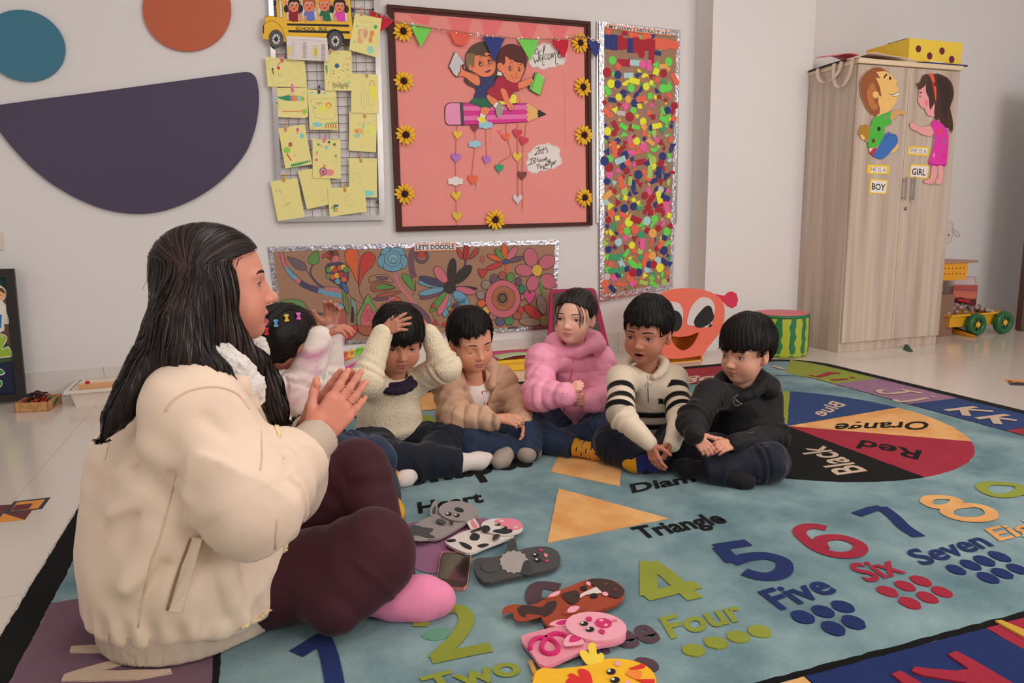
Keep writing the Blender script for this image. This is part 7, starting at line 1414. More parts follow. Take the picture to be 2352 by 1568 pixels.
def ex5(t,G):
 fw=facing(1690,22,0)
 def hood(P):q=limb(P,ring_pts(nb5+np.array([0,0,.026]),fw,.074,.070,-.040,.030,20),[.020]*21,.01)[0];b=limb(P,ring_pts(nb5+np.array([0,0,-.004]),fw,.092,.098,-.01,.012,16,110,250),[.034]*17,.02)[0];return smin(q,b,.02)-.003*wob(P,60,3)
 lo,hi=box_of(ring_pts(nb5,fw,.1,.1),.06);part('hood',sculpt(hood,lo,hi,.0045),shell,t)
 Z=on_surface(G,[(1662,893),(1660,905),(1659,920),(1659,932)],.001)
 if len(Z)>1:obj('zip',*tube(Z,.003,6),mat('zip_black',rgb(14,14,14),.35),t)
 lg=on_surface(G,[(1360+x/3.135,640+y/3.135)for x,y in disc_pts(1045,875,30,38,.2,22)][:19],.0008)
 if len(lg)>3:
  for k in range(0,len(lg)-1,2):obj('emblem',*tube(lg[k:k+2],.0009,4),mat('white_thread',rgb(190,182,178),.7),t)
 e=on_surface(G,[(1360+x/3.135,640+y/3.135)for x,y in((1030,868),(1055,885),(1078,902))],.0008)
 if len(e)>1:obj('emblem',*tube(e,.0009,4),MATS['white_thread'],t)
 e=on_surface(G,[(1360+x/3.135,640+y/3.135)for x,y in((1118,1108),(1165,1098),(1182,1148),(1136,1162))],.0012)
 if len(e)==4:obj('sleeve_tab',np.concatenate([e,e-np.array([0,-.001,0])]),[(0,1,2,3),(7,6,5,4)]+[(i,4+i,4+(i+1)%4,(i+1)%4)for i in range(4)],mat('tab',rgb(52,50,50),.6),t)
 f=lambda P:np.maximum(cone(P,A(1694,905,2.05),A(1675,940,2.03),.05,.03),0)
kid('boy in a black hooded jacket looking left, at the right end of the children',H5,nb5,A(1695,935,2.10),A(1697,1030,2.14),facing(1690,22,0),R5,L5,[(A(1655,1040,2.10),Gd(1598,1036,.080),Gd(1680,1092,.045),Gd(1724,1108,.030)),(A(1738,1042,2.14),Gd(1764,1062,.078),Gd(1628,1080,.055),Gd(1548,1068,.045))],hd5,*cols_for('e',(150,84,80)),dict(style='shell',name='jacket',m=shell,amp=.0045),jeand,[(bsock,None,'sock'),(bsock,None,'sock')],sleeve=(.050,.047,.032),tr=(.112,.110,.088),hair=hb5,gaze=(.38,-.05),brow=.9,extra=ex5,neck_open=.040)
# --- boy in the striped jumper
H4=Head(A(1487,764,2.24),facing(1487,22,9),scale=1.09,open=.0050,mouth=.0050,roll=.03)
R4=(A(1428,872,2.25),A(1424,952,2.12),A(1490,1016,2.01));L4=(A(1546,872,2.28),A(1566,955,2.13),A(1543,1020,2.01))
hd4=[Hand(A(1493,1019,2.005),A(1512,1080,1.965)-A(1493,1019,2.005),(.8,.3,-.1),'R',.102,(.25,.3,.3,.35),.2,chub=1.05),Hand(A(1541,1022,2.006),A(1508,1078,1.975)-A(1541,1022,2.006),(-.8,.4,0),'L',.102,(.3,.45,.5,.5),.2,chub=1.05)]
knit2=mat('striped_knit',(1,1,1),.9,.05,30,.3,420,attr='Col',sheen=.25,spec=.15)
cream_,blk_=np.array(rgb(200,184,164,1.35)),np.array(rgb(20,18,20,1.3))
def col4(V,g):
 d,dt,dr,sr,dl,sl_=g;arm=(np.minimum(dr,dl)<dt-.003);s_=np.where(dr<dl,sr,sl_);k=np.zeros(len(V))
 for a_,b_ in((.052,.079),(.106,.131),(.152,.173)):k=np.maximum(k,np.clip((.0015-np.maximum(a_-s_,s_-b_))/.003,0,1)*arm)
 z=V[:,2]
 for a_,b_ in((.103,.125),(.150,.172),(.205,.227)):k=np.maximum(k,np.clip((.0015-np.maximum(a_-z,z-b_))/.003,0,1)*(~arm))
 px=np.array([proj(v)[0]for v in V]);k=np.where((~arm)&(z>.19)&(px>1455)&(px<1512),0,k)
 return cream_*(1-k[:,None])+blk_*k[:,None]
hb4,hf4=cap_hair(H4,.045,side=.004,puff=1.03,tall=.010,seed=5,sweep=.05)
nb4=A(1482,846,2.285);wrinkle(knit2,20,.005)
def ex4(t,G):
 fw=facing(1480,10,0)
 rg=ring_pts(nb4+np.array([0,0,.018]),fw,.070,.064,-.045,.012,20,38,322)
 col=lambda P:limb(P,rg,[.012]+[.016]*19+[.012],.006)[0]-.0015*wob(P,50,2)
 lo,hi=box_of(rg,.04);CV=sculpt(col,lo,hi,.004);part('collar',CV,knit2,t,np.tile(cream_,(len(CV[0]),1)))
 zz=ZZ(1360,640,3.135);Z=on_surface(G,zz(393,650,396,700,400,760,403,820,405,885),.0015);stl_=mat('zip_steel',(.55,.54,.53),.3,metal=.9)
 if len(Z)>2:
  obj('zip',*tube(Z,.0022,6),stl_,t);c=Z[min(2,len(Z)-1)];rr=[c+np.array([0,-.003,0])+.011*(CM[0]*math.cos(a_)+np.array([0,0,1])*math.sin(a_))for a_ in np.linspace(0,2*math.pi,18,endpoint=False)];obj('zip_ring',*tube(rr,.0011,5,True),stl_,t)
def yb_sock(V,an,toe):
 v=toe-an;s_=((V-an)@v)/(v@v);return np.where((s_>.62)[:,None],np.array(rgb(196,138,30,1.3)),np.array(rgb(34,36,92,1.3)))
kid('boy in a cream half-zip jumper with black stripes, hands clasped to the floor',H4,nb4,A(1484,895,2.30),A(1480,985,2.37),facing(1480,10,0),R4,L4,[(A(1440,995,2.34),Gd(1403,1018,.080),Gd(1462,1060,.045),Gd(1500,1072,.030)),(A(1522,998,2.35),Gd(1566,1014,.085),Gd(1500,1060,.050),Gd(1436,1064,.042))],hd4,*cols_for('d',(150,76,76)),dict(style='sweat',name='jumper',m=knit2,amp=.0032,col=col4,h=.0036),navy,[(bsock,None,'sock'),(csock,yb_sock,'sock')],sleeve=(.050,.044,.028),tr=(.106,.103,.086),hair=hb4,gaze=(.22,-.02),brow=1.15,extra=ex4,neck_open=.044)
# --- girl in the pink puffer jacket
H3=Head(A(1320,728,2.50),facing(1320,20,2),scale=1.03,open=.0052,roll=.03)
R3=(A(1244,826,2.50),A(1236,908,2.42),A(1296,906,2.335));L3=(A(1378,826,2.57),A(1389,914,2.48),A(1357,922,2.385))
hd3=[Hand(A(1301,903,2.33),A(1336,878,2.305)-A(1301,903,2.33),(.3,.5,-.8),'R',.096,(.75,.8,.85,.85),.1,(.8,.3,.5),1.15,.2),Hand(A(1352,922,2.38),A(1310,912,2.33)-A(1352,922,2.38),(.1,.8,-.3),'L',.096,(.65,.7,.75,.75),.1,(.7,.5,.5),1.15)]
pinkm=fab('pink_puffer',(212,134,158),.42,.06,18,.15,300,sheen=.15)
wrinkle(pinkm,42,.005)
def hair3(t):
 q0=lambda P:H3.loc(P)
 def f(P):
  q=q0(P);th=np.arctan2(q[:,0],q[:,2]-.02);d=ell(q,(0,-.018,.031),(.0775,.0905,.0750));d=d-.0010*np.sin(q[:,0]*300+2*wob(q,30,2))-.001*wob(q,80,3)
  line=.062-7*q[:,0]**2;fc=np.maximum(np.maximum(q[:,2]-line,(.024-q[:,1]+.12*q[:,2])*.9),(np.abs(q[:,0])-.066));d=smax(d,-fc,.005)
  ax=np.abs(q[:,0]);d=smax(d,-np.where(ax>.045,ell(q*np.array([0,1,1]),(0,-.012,-.012),(1,.020,.028)),1),.004);d=smax(d,(-.045-q[:,2])*.9,.01)
  bun=ell(q,(.0,-.118,.045),(.034,.040,.040))-.002*np.sin(np.arctan2(q[:,0],q[:,2]-.045)*14);return smin(d,bun,.02)*H3.s
 r=.15*H3.s;G=sculpt(f,H3.c-r*np.array([1,1,.75]),H3.c+r,.0030);hr=part('hair',G,HAIRB,t)
 back=lambda P:(np.array([0,-.10,.05])-H3.loc(P))@H3.R.T
 V,Q=strands(f,G[0],back,800,.05,.0010,6,.0012,rng=np.random.RandomState(4));obj('locks',V,Q,HAIRB,hr,True)['kind']='stuff'
 L_=[]
 for k in range(26):
  sx=1 if k%2 else-1;x=sx*random.uniform(.040,.060);z1_w=random.uniform(-.006,.006);P=[H3.wld((xx,H3.front(xx,zz_)+.0022,zz_))for xx,zz_ in((x*.45,.062),(x*.8,.042+z1_w),(x*.98,.015+z1_w),(x*1.0,-.02+z1_w*2))];L_.append(tube(catmull(P,4,False),.00055,4,cap=False))
 obj('wisps',*join(*L_),HAIRB,hr,True)['kind']='stuff'
def ex3(t,G):
 fw=facing(1312,12,0);c=A(1318,805,2.545)
 def hood(P):
  q=limb(P,ring_pts(c+np.array([0,0,.034]),fw,.070,.064,-.032,.016,20),[.022]*21,.01)[0];b=limb(P,ring_pts(c+np.array([0,0,.016]),fw,.088,.096,0,.022,16,95,265),[.032]*17,.02)[0];return smin(q,b,.015)-.0025*wob(P,75,3)
 lo,hi=box_of(ring_pts(c,fw,.1,.1),.065);part('hood',sculpt(hood,lo,hi,.0042),pinkm,t)
 for dx in(14,52):
  p=A(1352+dx*.3,762+dx*.12,2.56);part('hood_ear',sculpt(lambda P:ell(P,p,(.016,.010,.014)),p-.03,p+.03,.004),pinkm,t)
 zz=ZZ(1180,640,3.4075);Z=on_surface(G,zz(470,560,462,640,455,720,440,800,420,900,400,1000,385,1090),.001)
 if len(Z)>2:obj('zip',*tube(Z,.0030,6),mat('pink_zip',rgb(186,96,126),.4),t)
 n=on_surface(G,zz(410,520,440,545,480,548,515,520,480,505,440,503),.004)
 if len(n)>4:obj('neck_tab',np.concatenate([n,n+np.array([0,.004,0])]),[tuple(range(len(n))),tuple(range(2*len(n)-1,len(n)-1,-1))]+[(i,len(n)+i,len(n)+(i+1)%len(n),(i+1)%len(n))for i in range(len(n))],pinkm,t)
def ysock(V,an,toe):
 v=toe-an;s_=((V-an)@v)/(v@v);y,b,w_=(np.array(rgb(*c,1.3))for c in((196,134,34),(24,22,26),(176,172,172)))
 C=np.tile(y,(len(V),1));C[s_>.80]=b;C[s_<.10]=b;C[s_<-.02]=w_
 for k in range(6):m=(np.abs(s_-.22-k*.11)<.018)&(np.abs(np.sin(V[:,2]*90+k*1.7))>.72);C[m]=b;m2=(np.abs(s_-.235-k*.11)<.008)&(np.abs(np.sin(V[:,2]*90+k*1.7))>.8);C[m2]=w_
 return C
kid('girl in a pink puffer jacket sitting before the crimson framed slate',H3,A(1319,803,2.545),A(1313,855,2.56),A(1309,950,2.61),facing(1312,12,0),R3,L3,[(A(1265,965,2.56),Gd(1222,994,.080),Gd(1310,1024,.052),Gd(1408,1042,.042)),(A(1352,968,2.60),Gd(1386,992,.085),Gd(1290,1012,.050),Gd(1234,1032,.030))],hd3,*cols_for('c',(178,100,100)),dict(style='puffer',name='puffer_jacket',m=pinkm,amp=.0040,q=.048,h=.0042),jean,[(csock,ysock,'sock'),(bsock,None,'sock')],sleeve=(.056,.054,.042),tr=(.118,.118,.096),hair=hair3,gaze=(.30,.0),brow=.75,extra=ex3,neck_open=.046)
# --- boy in the tan puffer jacket, eyes closed
H2=Head(A(1082,787,2.56),facing(1082,-26,15),scale=1.08,open=0.,roll=-.06)
R2_=(A(1022,872,2.56),A(1046,958,2.46),A(1148,962,2.365));L2_=(A(1148,872,2.64),A(1190,935,2.56),A(1198,968,2.43))
hd2=[Hand(A(1152,961,2.36),A(1196,966,2.315)-A(1152,961,2.36),(.2,.6,-.6),'R',.100,(.55,.6,.65,.65),.1,(.7,.4,.4),1.1),Hand(A(1196,968,2.42),A(1206,1004,2.35)-A(1196,968,2.42),(-.8,.3,-.1),'L',.100,(.15,.25,.35,.4),.3,(.6,.7,.2),1.05)]
tanm=fab('tan_puffer',(174,140,116),.45,.06,18,.15,300,sheen=.15)
wrinkle(tanm,34,.005);hb2,hf2=cap_hair(H2,.058,side=.004,puff=1.0,tall=.012,seed=8,sweep=-.30)
nb2=A(1088,863,2.60);fw2=facing(1090,-22,0);rt2=np.cross(fw2,(0,0,1));ch2=A(1086,910,2.615)
def open2(P,d):
 q=P-ch2;x=q@rt2;y=q@fw2;w_=.024+.055*np.clip((P[:,2]-ch2[2]+.02)/.12,0,1);return smax(d,-np.maximum(np.abs(x+.010)-w_,.045-y),.008)
def ex2(t,G):
 shirt=lambda P:smax(torso_d(P,A(1072,990,2.68),ch2,fw2,.085,.088,.078,.84)[0]-.002*wob(P,30,2),-cone(P,nb2-np.array([0,0,.004]),H2.c,.043,.045),.006)
 lo,hi=box_of([A(1072,990,2.68),ch2,nb2],.11);SV=sculpt(shirt,lo,hi,.005);part('shirt',SV,fab('white_tee',(196,186,180)),t)
 zz=ZZ(780,680,3.137);e=on_surface(SV,zz(1022,690,1058,680,1060,780),.0008);rdm_=mat('red_print',rgb(160,24,44),.7)
 if len(e)>2:obj('shirt_print',*tube(e,.0022,5),rdm_,t)
 e=on_surface(SV,zz(1025,692,1045,778),.0008)
 if len(e)>1:obj('shirt_print',*tube(e,.0018,5),rdm_,t)
 def hood(P):q=limb(P,ring_pts(nb2+np.array([0,0,.008]),fw2,.072,.068,-.06,.025,20,48,312),[.017]*21,.01)[0];b=limb(P,ring_pts(nb2+np.array([0,0,.012]),fw2,.082,.100,0,.030,16,95,265),[.030]*17,.02)[0];return smin(q,b,.02)-.003*wob(P,60,5)
 lo,hi=box_of(ring_pts(nb2,fw2,.1,.1),.065);part('hood',sculpt(hood,lo,hi,.0045),tanm,t)
kid('boy in a tan puffer jacket with closed eyes and folded hands',H2,nb2,ch2,A(1072,990,2.68),fw2,R2_,L2_,[(A(1038,1002,2.62),Gd(1082,1018,.082),Gd(1172,1030,.055),Gd(1140,1066,.034)),(A(1110,1000,2.70),Gd(1208,1004,.080),Gd(1210,1040,.045),Gd(1232,1030,.030))],hd2,*cols_for('b',(160,92,88)),dict(style='puffer',name='puffer_jacket',m=tanm,amp=.0042,q=.050,sdf=open2,h=.0044),jean,[(gsock,None,'sock'),(gsock,None,'sock')],sleeve=(.055,.052,.040),tr=(.125,.120,.098),hair=hb2,brow=1.,extra=ex2,neck_open=.046)
# --- boy in the cream knitted jumper, hands on his head
H1=Head(A(916,783,2.46),facing(916,-10,17),scale=1.08,open=.0046,roll=.05)
R1=(A(852,880,2.50),A(842,872,2.33),A(878,768,2.385));L1=(A(948,880,2.54),A(1022,842,2.44),A(986,766,2.46))
hd1=[Hand(A(880,762,2.383),A(936,734,2.352)-A(880,762,2.383),(.15,.8,-.45),'R',.106,(.15,.2,.25,.3),.5,(.7,.5,.2),1.05),Hand(A(984,760,2.46),A(946,712,2.47)-A(984,760,2.46),(-.5,.35,-.6),'L',.106,(.35,.4,.4,.4),.3,(.6,.6,.2),1.05)]
knit=mat('cream_knit',rgb(204,190,164,1.4),.95,.10,60,1.,190,sheen=.3,spec=.1,kind='voronoi',bdist=.0022,stretch=(1,1,.55))
hb1,hf1=cap_hair(H1,.018,side=-.040,puff=1.06,seed=11,face_w=.066,sweep=-.08,tall=.004)
nb1=A(906,860,2.505)
def ex1(t,G):
 fw=facing(900,-6,0);rg=ring_pts(nb1+np.array([0,0,-.008]),fw,.058,.052,-.02,.006,18);f=lambda P:limb(P,rg,[.012]*19,.006)[0];lo,hi=box_of(rg,.03);part('collar',sculpt(f,lo,hi,.0035),fab('navy_collar',(36,28,44)),t)
 rg2=ring_pts(nb1+np.array([0,0,-.018]),fw,.071,.066,-.028,.004,18);part('collar_band',sculpt(lambda P:limb(P,rg2,[.013]*19,.006)[0],*box_of(rg2,.03),.0035),MATS['navy_collar'],t)
kid('boy in a cream knitted jumper with both hands on his head',H1,nb1,A(899,912,2.53),A(894,1000,2.57),facing(900,-6,0),R1,L1,[(A(862,1015,2.54),Gd(874,1058,.080),Gd(1052,1062,.052),Gd(1128,1052,.042)),(A(928,1012,2.57),Gd(1030,1018,.085),Gd(948,1078,.048),Gd(918,1106,.030))],hd1,*cols_for('a',(146,82,80)),dict(style='knit',name='jumper',m=knit,amp=.0028),navy,[(wsock,None,'sock'),(wsock,None,'sock')],sleeve=(.050,.050,.034),tr=(.108,.103,.084),hair=hb1,gaze=(.05,.26),brow=.8,extra=ex1,neck_open=.044,leg_r=(.080,.070,.050))
# --- girl with hair clips, seen from behind, arms raised
H0=Head(A(664,794,1.98),(.80,.60,-.05),scale=1.06,open=.005)
R0=(A(634,902,1.915),A(690,906,1.885),A(733,782,1.93));L0=(A(704,895,2.07),A(748,885,2.12),A(762,772,2.13))
hd0=[Hand(A(735,776,1.932),A(800,742,1.925)-A(735,776,1.932),(.15,.1,-1),'R',.100,(.35,.4,.45,.5),.35,(.5,.75,.2),1.15),Hand(A(760,752,2.132),A(766,668,2.125)-A(760,752,2.132),(-.1,-1,.1),'L',.100,(.4,.45,.5,.5),.4,(.5,.8,.2),1.15)]
def tiedye():
 m=mat('tie_dye',rgb(196,184,176,1.35),.9,.04,30,.25,450,sheen=.2,spec=.15);nt=m.node_tree;N=nt.nodes;L=nt.links;tc=N.new('ShaderNodeTexCoord');n=N.new('ShaderNodeTexNoise');n.inputs['Scale'].default_value=8;n.inputs['Detail'].default_value=4;n.inputs['Distortion'].default_value=.8;L.new(tc.outputs['Object'],n.inputs['Vector']);r=N.new('ShaderNodeValToRGB');e=r.color_ramp.elements;e[0].position=.50;e[0].color=rgb(198,186,178,1.4)+(1,);e[1].position=.66;e[1].color=rgb(168,118,138,1.35)+(1,);L.new(n.outputs['Fac'],r.inputs[0]);L.new(r.outputs[0],N['Principled BSDF'].inputs['Base Color']);return m
td=tiedye();wrinkle(td,22,.008)
def hair0(t):
 def f(P):
  q=H0.loc(P);d=ell(q,(0,-.018,.032),(.0765,.0920,.0760))-.0014*np.sin(q[:,0]*260+2*wob(q,30,2));ax=np.abs(q[:,0])
  d=smax(d,-np.maximum(np.maximum(q[:,2]-.052,(.008-q[:,1])),ax-.066),.005);d=smax(d,-np.where(ax>.045,ell(q*np.array([0,1,1]),(0,-.010,-.010),(1,.019,.027)),1),.004);d=smax(d,(-.055-q[:,2])*.9,.01)
  b=limb(q,[np.array((0,-.105,-.01)),np.array((0,-.118,-.045)),np.array((0,-.105,-.085))],[.034,.030,.018],.01)[0];return smin(d,b,.02)*H0.s
 r=.15*H0.s;G=sculpt(f,H0.c-r,H0.c+r,.0032);hr=part('hair',G,HAIRM,t);back=lambda P:(np.array([0,-.11,-.02])-H0.loc(P))@H0.R.T
 V,Q=strands(f,G[0],back,800,.05,.0011,6,.0012,rng=np.random.RandomState(9));obj('locks',V,Q,HAIRM,hr,True)['kind']='stuff'
 for(px,py),c_,nm in(((634,743),(84,140,186),'blue'),((657,731),(206,168,62),'yellow'),((684,727),(196,96,168),'pink'),((612,761),(176,36,56),'red')):
  p=on_surface(G,[(px,py)],.003)
  if not len(p):continue
  p=p[0];m_=mat('clip_'+nm,rgb(*c_),.35,coat=.3);V,Fc=[],[]
  for dz,w_ in((-.006,.0055),(0,.0032),(.006,.0055)):V0,F0=box(p[0]-w_,p[0]+w_,p[1]-.005,p[1]+.004,p[2]+dz-.0028,p[2]+dz+.0030,.0008);V,Fc=join((V,Fc),(V0,F0))
  obj('hair_clip',V,Fc,m_,t)
def csk0(V,an,toe):v=toe-an;s_=((V-an)@v)/(v@v);return np.where((s_>.35)[:,None],np.array(rgb(196,140,36,1.3)),np.array(rgb(40,38,42,1.3)))
kid('girl with coloured hair clips in a pink and white top, back turned, arms raised',H0,A(650,862,1.99),A(668,930,1.99),Gd(700,1078,.10),(.8,.6,0),R0,L0,[(A(720,1055,1.96),A(850,1058,1.96),Gd(890,1140,.060),Gd(912,1192,.026)),(A(720,1050,2.10),A(812,1042,2.16),Gd(880,1092,.06),Gd(904,1096,.04))],hd0,*cols_for('a',(150,80,80)),dict(style='sweat',name='sweatshirt',m=td,amp=.0040),jean,[(csock,csk0,'sock'),(csock,csk0,'sock')],sleeve=(.050,.050,.037),tr=(.112,.110,.086),hair=hair0,neck_open=.042,cuff=(fab('cuff_white',(200,190,184)),.036))
# ---- the teacher
sc_=1.17;HT=Head(A(504,651,1.60),(1,.04,-.03),scale=sc_,jaw=1.13,open=.0042,mouth=.0065,nose=1.35,cheek=.92)
tt=thing('person','woman in a cream jacket and maroon trousers clapping her hands on the rug','person',(float(A(430,1300,1.6)[0]),1.6,0),'people sitting in the circle')
Rt=[A(448,935,1.47),A(578,1150,1.40),A(722,1012,1.515)];Lt=[A(556,935,1.78),A(668,1130,1.74),A(712,1000,1.61)]
hR=Hand(A(724,1008,1.520),A(836,866,1.540)-A(724,1008,1.520),(.02,1,.02),'R',.172,(.06,.04,.05,.08),.16,(.80,.55,.25),.92,.12);hL=Hand(A(712,996,1.592),A(826,848,1.572)-A(712,996,1.592),(0,-1,0),'L',.172,(.05,.05,.05,.08),.12,(.95,.42,.2),.92,.05)
nbT=A(492,828,1.61);pT=[A(436,1430,1.62),A(432,1250,1.62),A(446,1065,1.62),A(474,945,1.615)]
def coreT(P):
 d=cone(P,nbT,HT.c+HT.R@np.array([0,-.025,-.02])*sc_,.058,.050);d=smin(d,limb(P,pT,[.12,.12,.11,.08],.05)[0],.03)
 for a_ in(Rt,Lt):d=smin(d,limb(P,[pT[3],*a_],[.05,.05,.04,.027],.01)[0],.01)
 return d
bT=rgb(192,130,110,1.35);V,Q,C=body_mesh(HT,[hR,hL],coreT,bT,rgb(160,70,74,1.25),tuple(np.array(bT)*np.array((1.08,.76,.73))),.0020,.0026)
Vc,Qc=sculpt(coreT,*box_of(pT+Rt+Lt+[nbT],.14),.012,0);n=len(V)
obj('body',np.concatenate([V,Vc]),np.concatenate([Q,Qc+n]),SKIN,tt,True,cols=np.concatenate([C,np.tile(np.array(bT),(len(Vc),1))]))
eyes_and_brows(HT,tt,1.25,gaze=(0,-.15))
tw=HT.wld(np.array([(x,.0705-14*x*x,-.0490)for x in np.linspace(-.009,.009,8)]));obj('teeth',*tube(tw,.0032,6),TEETH,tt,True)
suede=mat('cream_suede',rgb(210,188,168,1.34),.88,.06,9,.35,350,sheen=.35,spec=.15)
RIDGE=[([(335,1032),(385,1058),(432,1078)],.016,.032,1.42),([(400,1092),(470,1068),(540,1050)],-.011,.013,1.40),([(440,1140),(560,1092),(622,1040)],.011,.02,1.38),([(612,1092),(592,1145)],-.016,.012,1.37),([(628,1130),(650,1062)],.011,.014,1.40),([(604,1190),(632,1112)],-.012,.012,1.38),([(262,1042),(335,1064)],-.010,.018,1.47),([(245,1185),(335,1132)],.011,.026,1.46),([(240,1235),(345,1160)],-.011,.016,1.45),([(285,1350),(400,1180)],.012,.03,1.43),([(300,1410),(380,1290)],-.010,.018,1.43),([(520,1300),(560,1420)],.010,.03,1.43),([(480,1290),(505,1420)],-.008,.02,1.43),([(600,1230),(560,1300),(580,1400)],-.007,.018,1.45),([(500,905),(560,960),(600,1020)],.008,.02,1.42),([(470,960),(520,1010),(560,1060)],-.007,.018,1.39),([(700,1030),(670,1100)],.008,.014,1.44),([(672,1040),(645,1100)],-.009,.010,1.43)]
RIDGE=[([A(*q,y_)for q in L_],am_,w_)for L_,am_,w_,y_ in RIDGE]
def jacket(P,raw=False):
 dt=limb(P,pT,[.183,.192,.178,.128],.06)[0];dt=smin(dt,limb(P,[A(572,1465,1.57),A(578,1300,1.575),A(572,1120,1.58)],[.070,.070,.070],.05)[0],.06);dt=smin(dt,cone(P,pT[3],Rt[0],.11,.085),.05);dt=smin(dt,cone(P,pT[3],Lt[0],.11,.085),.05)
 dt=dt-.010*wob(P*np.array([1,1,.45]),17,3)-.009*crease(P*np.array([1,1,.6]),11,5)-.0025*wob(P,40,8);an_=np.arctan2(P[:,1]-pT[0][1],P[:,0]-pT[0][0]);dt=dt-.007*np.sin(an_*24+2*wob(P,8,1))*np.exp(-((P[:,2]-.085)/.03)**2);dt=smax(dt,(.056+.014*wob(P*np.array([1,1,0]),14,2)-P[:,2]),.018)
 dr,sr=limb(P,Rt,[.092,.086,.050],.05);L1=np.linalg.norm(Rt[1]-Rt[0]);dr=dr-.006*np.exp(-((sr-L1-.03)/.085)**2)*np.sin(sr*105+2.6*wob(P,10,4))-.007*wob(P,19,7)-.008*crease(P,15,6)
 dl=limb(P,Lt,[.088,.080,.050],.05)[0]
 for a_ in(Rt,Lt):
  v=unit_(a_[2]-a_[1]);pl0=np.where(np.linalg.norm(P-a_[2],axis=1)<.12,(P-(a_[2]-v*.030))@v,-1)
  if a_ is Rt:dr=smax(dr,pl0,.012)
  else:dl=smax(dl,pl0,.012)
 d=smin(smin(dt,dr,.028),dl,.02)
 for L_,am_,w_ in RIDGE:d=d-1.5*am_*np.exp(-(np.maximum(0,limb(P,L_,[0.]*len(L_),.004)[0])/w_)**2)
 return smax(d,-cone(P,nbT-np.array([0,0,.03]),HT.c,.060,.085),.008)
J=sculpt(jacket,*box_of(pT+Rt+Lt+[A(440,1500,1.62)],.23),.0065);part('jacket',J,suede,tt);wrinkle(suede,9,.010)
rib=mat('cream_rib',rgb(192,174,156,1.3),.9,.05,30,.5,240,stretch=(1,1,.05),kind='wave',bdist=.002)
def hem(P):q=P-pT[0];a_=np.arctan2(q[:,1],q[:,0]);f0=A(572,1465,1.57)*np.array([1,1,0]);return smax(smin(cone(P,pT[0]*np.array([1,1,0]),pT[0]*np.array([1,1,0])+np.array([0,0,.1]),.176,.182),cone(P,f0,f0+np.array([0,0,.1]),.064,.066),.05)-.0012*np.sin(a_*150),np.maximum(RZ+.002-P[:,2],P[:,2]-.085),.008)
part('hem_band',sculpt(hem,pT[0]*np.array([1,1,0])-np.array([.21,.21,0]),pT[0]*np.array([1,1,0])+np.array([.30,.21,.12]),.006),rib,tt)
for a_ in(Rt,Lt):
 v=unit_(a_[2]-a_[1]);e1=unit_(np.cross(v,(0,1,.2)));e2=np.cross(v,e1)
 cf=lambda P:smax(smax(limb(P,[a_[2]-v*.035,a_[2]+v*.022],[.047,.043])[0]-.0010*np.sin(np.arctan2((P-a_[2])@e1,(P-a_[2])@e2)*46),(P-a_[2])@v-.024,.004),-limb(P,[a_[2],a_[2]+v*.1],[.035,.035])[0],.003)
 part('cuff',sculpt(cf,*box_of([a_[2]-v*.05,a_[2]+v*.03],.06),.0034),rib,tt)
seam=mat('seam',rgb(200,176,154,1.3),.9)
def seam_line(px,r=.0022,nm='seam',m=seam,lift=.0005):
 Z=on_surface(J,catmull(px,5,False),lift)
 if len(Z)>2:
  keep=[0]
  for i in range(1,len(Z)):
   if np.linalg.norm(Z[i]-Z[keep[-1]])<.06:keep.append(i)
  if len(keep)>2:obj(nm,*tube(Z[keep],r,6),m,tt,True)
seam_line([(303,858),(340,900),(381,948),(412,1000),(446,1050),(475,1075),(520,1125),(560,1165),(594,1196)]);seam_line([(381,944),(400,918),(440,895),(498,888),(545,905),(572,940)]);seam_line([(404,1090),(385,1170),(366,1240),(342,1310),(318,1440)],.0016);seam_line([(600,990),(602,1050),(598,1080)],.0016);seam_line([(636,1190),(632,1260),(630,1330),(634,1440)],.0018)
pk4=on_surface(J,[(440,1234),(467,1238),(460,1265),(445,1310),(430,1360),(418,1405),(388,1400),(400,1352),(418,1295),(432,1258)],.0035)
if len(pk4)==10:obj('pocket_welt',np.concatenate([pk4,pk4+np.array([0,.008,0])]),[tuple(range(10)),tuple(range(19,9,-1))]+[(i,10+i,10+(i+1)%10,(i+1)%10)for i in range(10)],suede,tt)
seam_line([(438,1236),(420,1285),(400,1345),(386,1398)],.0028,'pocket_slit',mat('slit',rgb(120,96,78),.9),.002)
zipm=mat('zip_cream',rgb(206,186,146),.5)
_bv=BVHTree.FromPolygons([tuple(v)for v in J[0]],[tuple(int(i)for i in q)for q in J[1]])
def front_edge(y0,y1,n):
 out=[]
 for py in np.linspace(y0,y1,n):
  for px in np.arange(668,560,-1.5):
   d=Vector(ray(px,py)).normalized()
   if _bv.ray_cast(Vector(CC),d)[0]is not None:out.append((px-15,py));break
 return out
for L_ in(catmull([(600,905),(612,930),(622,955),(632,980),(640,1003)],8,False),front_edge(1255,1440,50)):
 Z=on_surface(J,L_,.002)
 if len(Z)>3:
  zt_=obj('zip',*tube(Z,.0028,6),zipm,tt)
  for i in range(0,len(Z)-1,2):p=Z[i];obj('zip_tooth',*box(p[0]+.000,p[0]+.006,p[1]-.003,p[1]+.003,p[2]-.0014,p[2]+.0014),zipm,zt_)
fleece=mat('white_fleece',rgb(206,200,194,1.4),.95,.1,60,1.,160,sheen=.4,spec=.1,bdist=.006)
cp=[A(470,800,1.51),A(505,815,1.495),A(540,846,1.49),A(572,882,1.50),A(590,915,1.52)];cq=[A(470,800,1.70),A(545,800,1.70),A(590,800,1.66),A(600,840,1.62)]
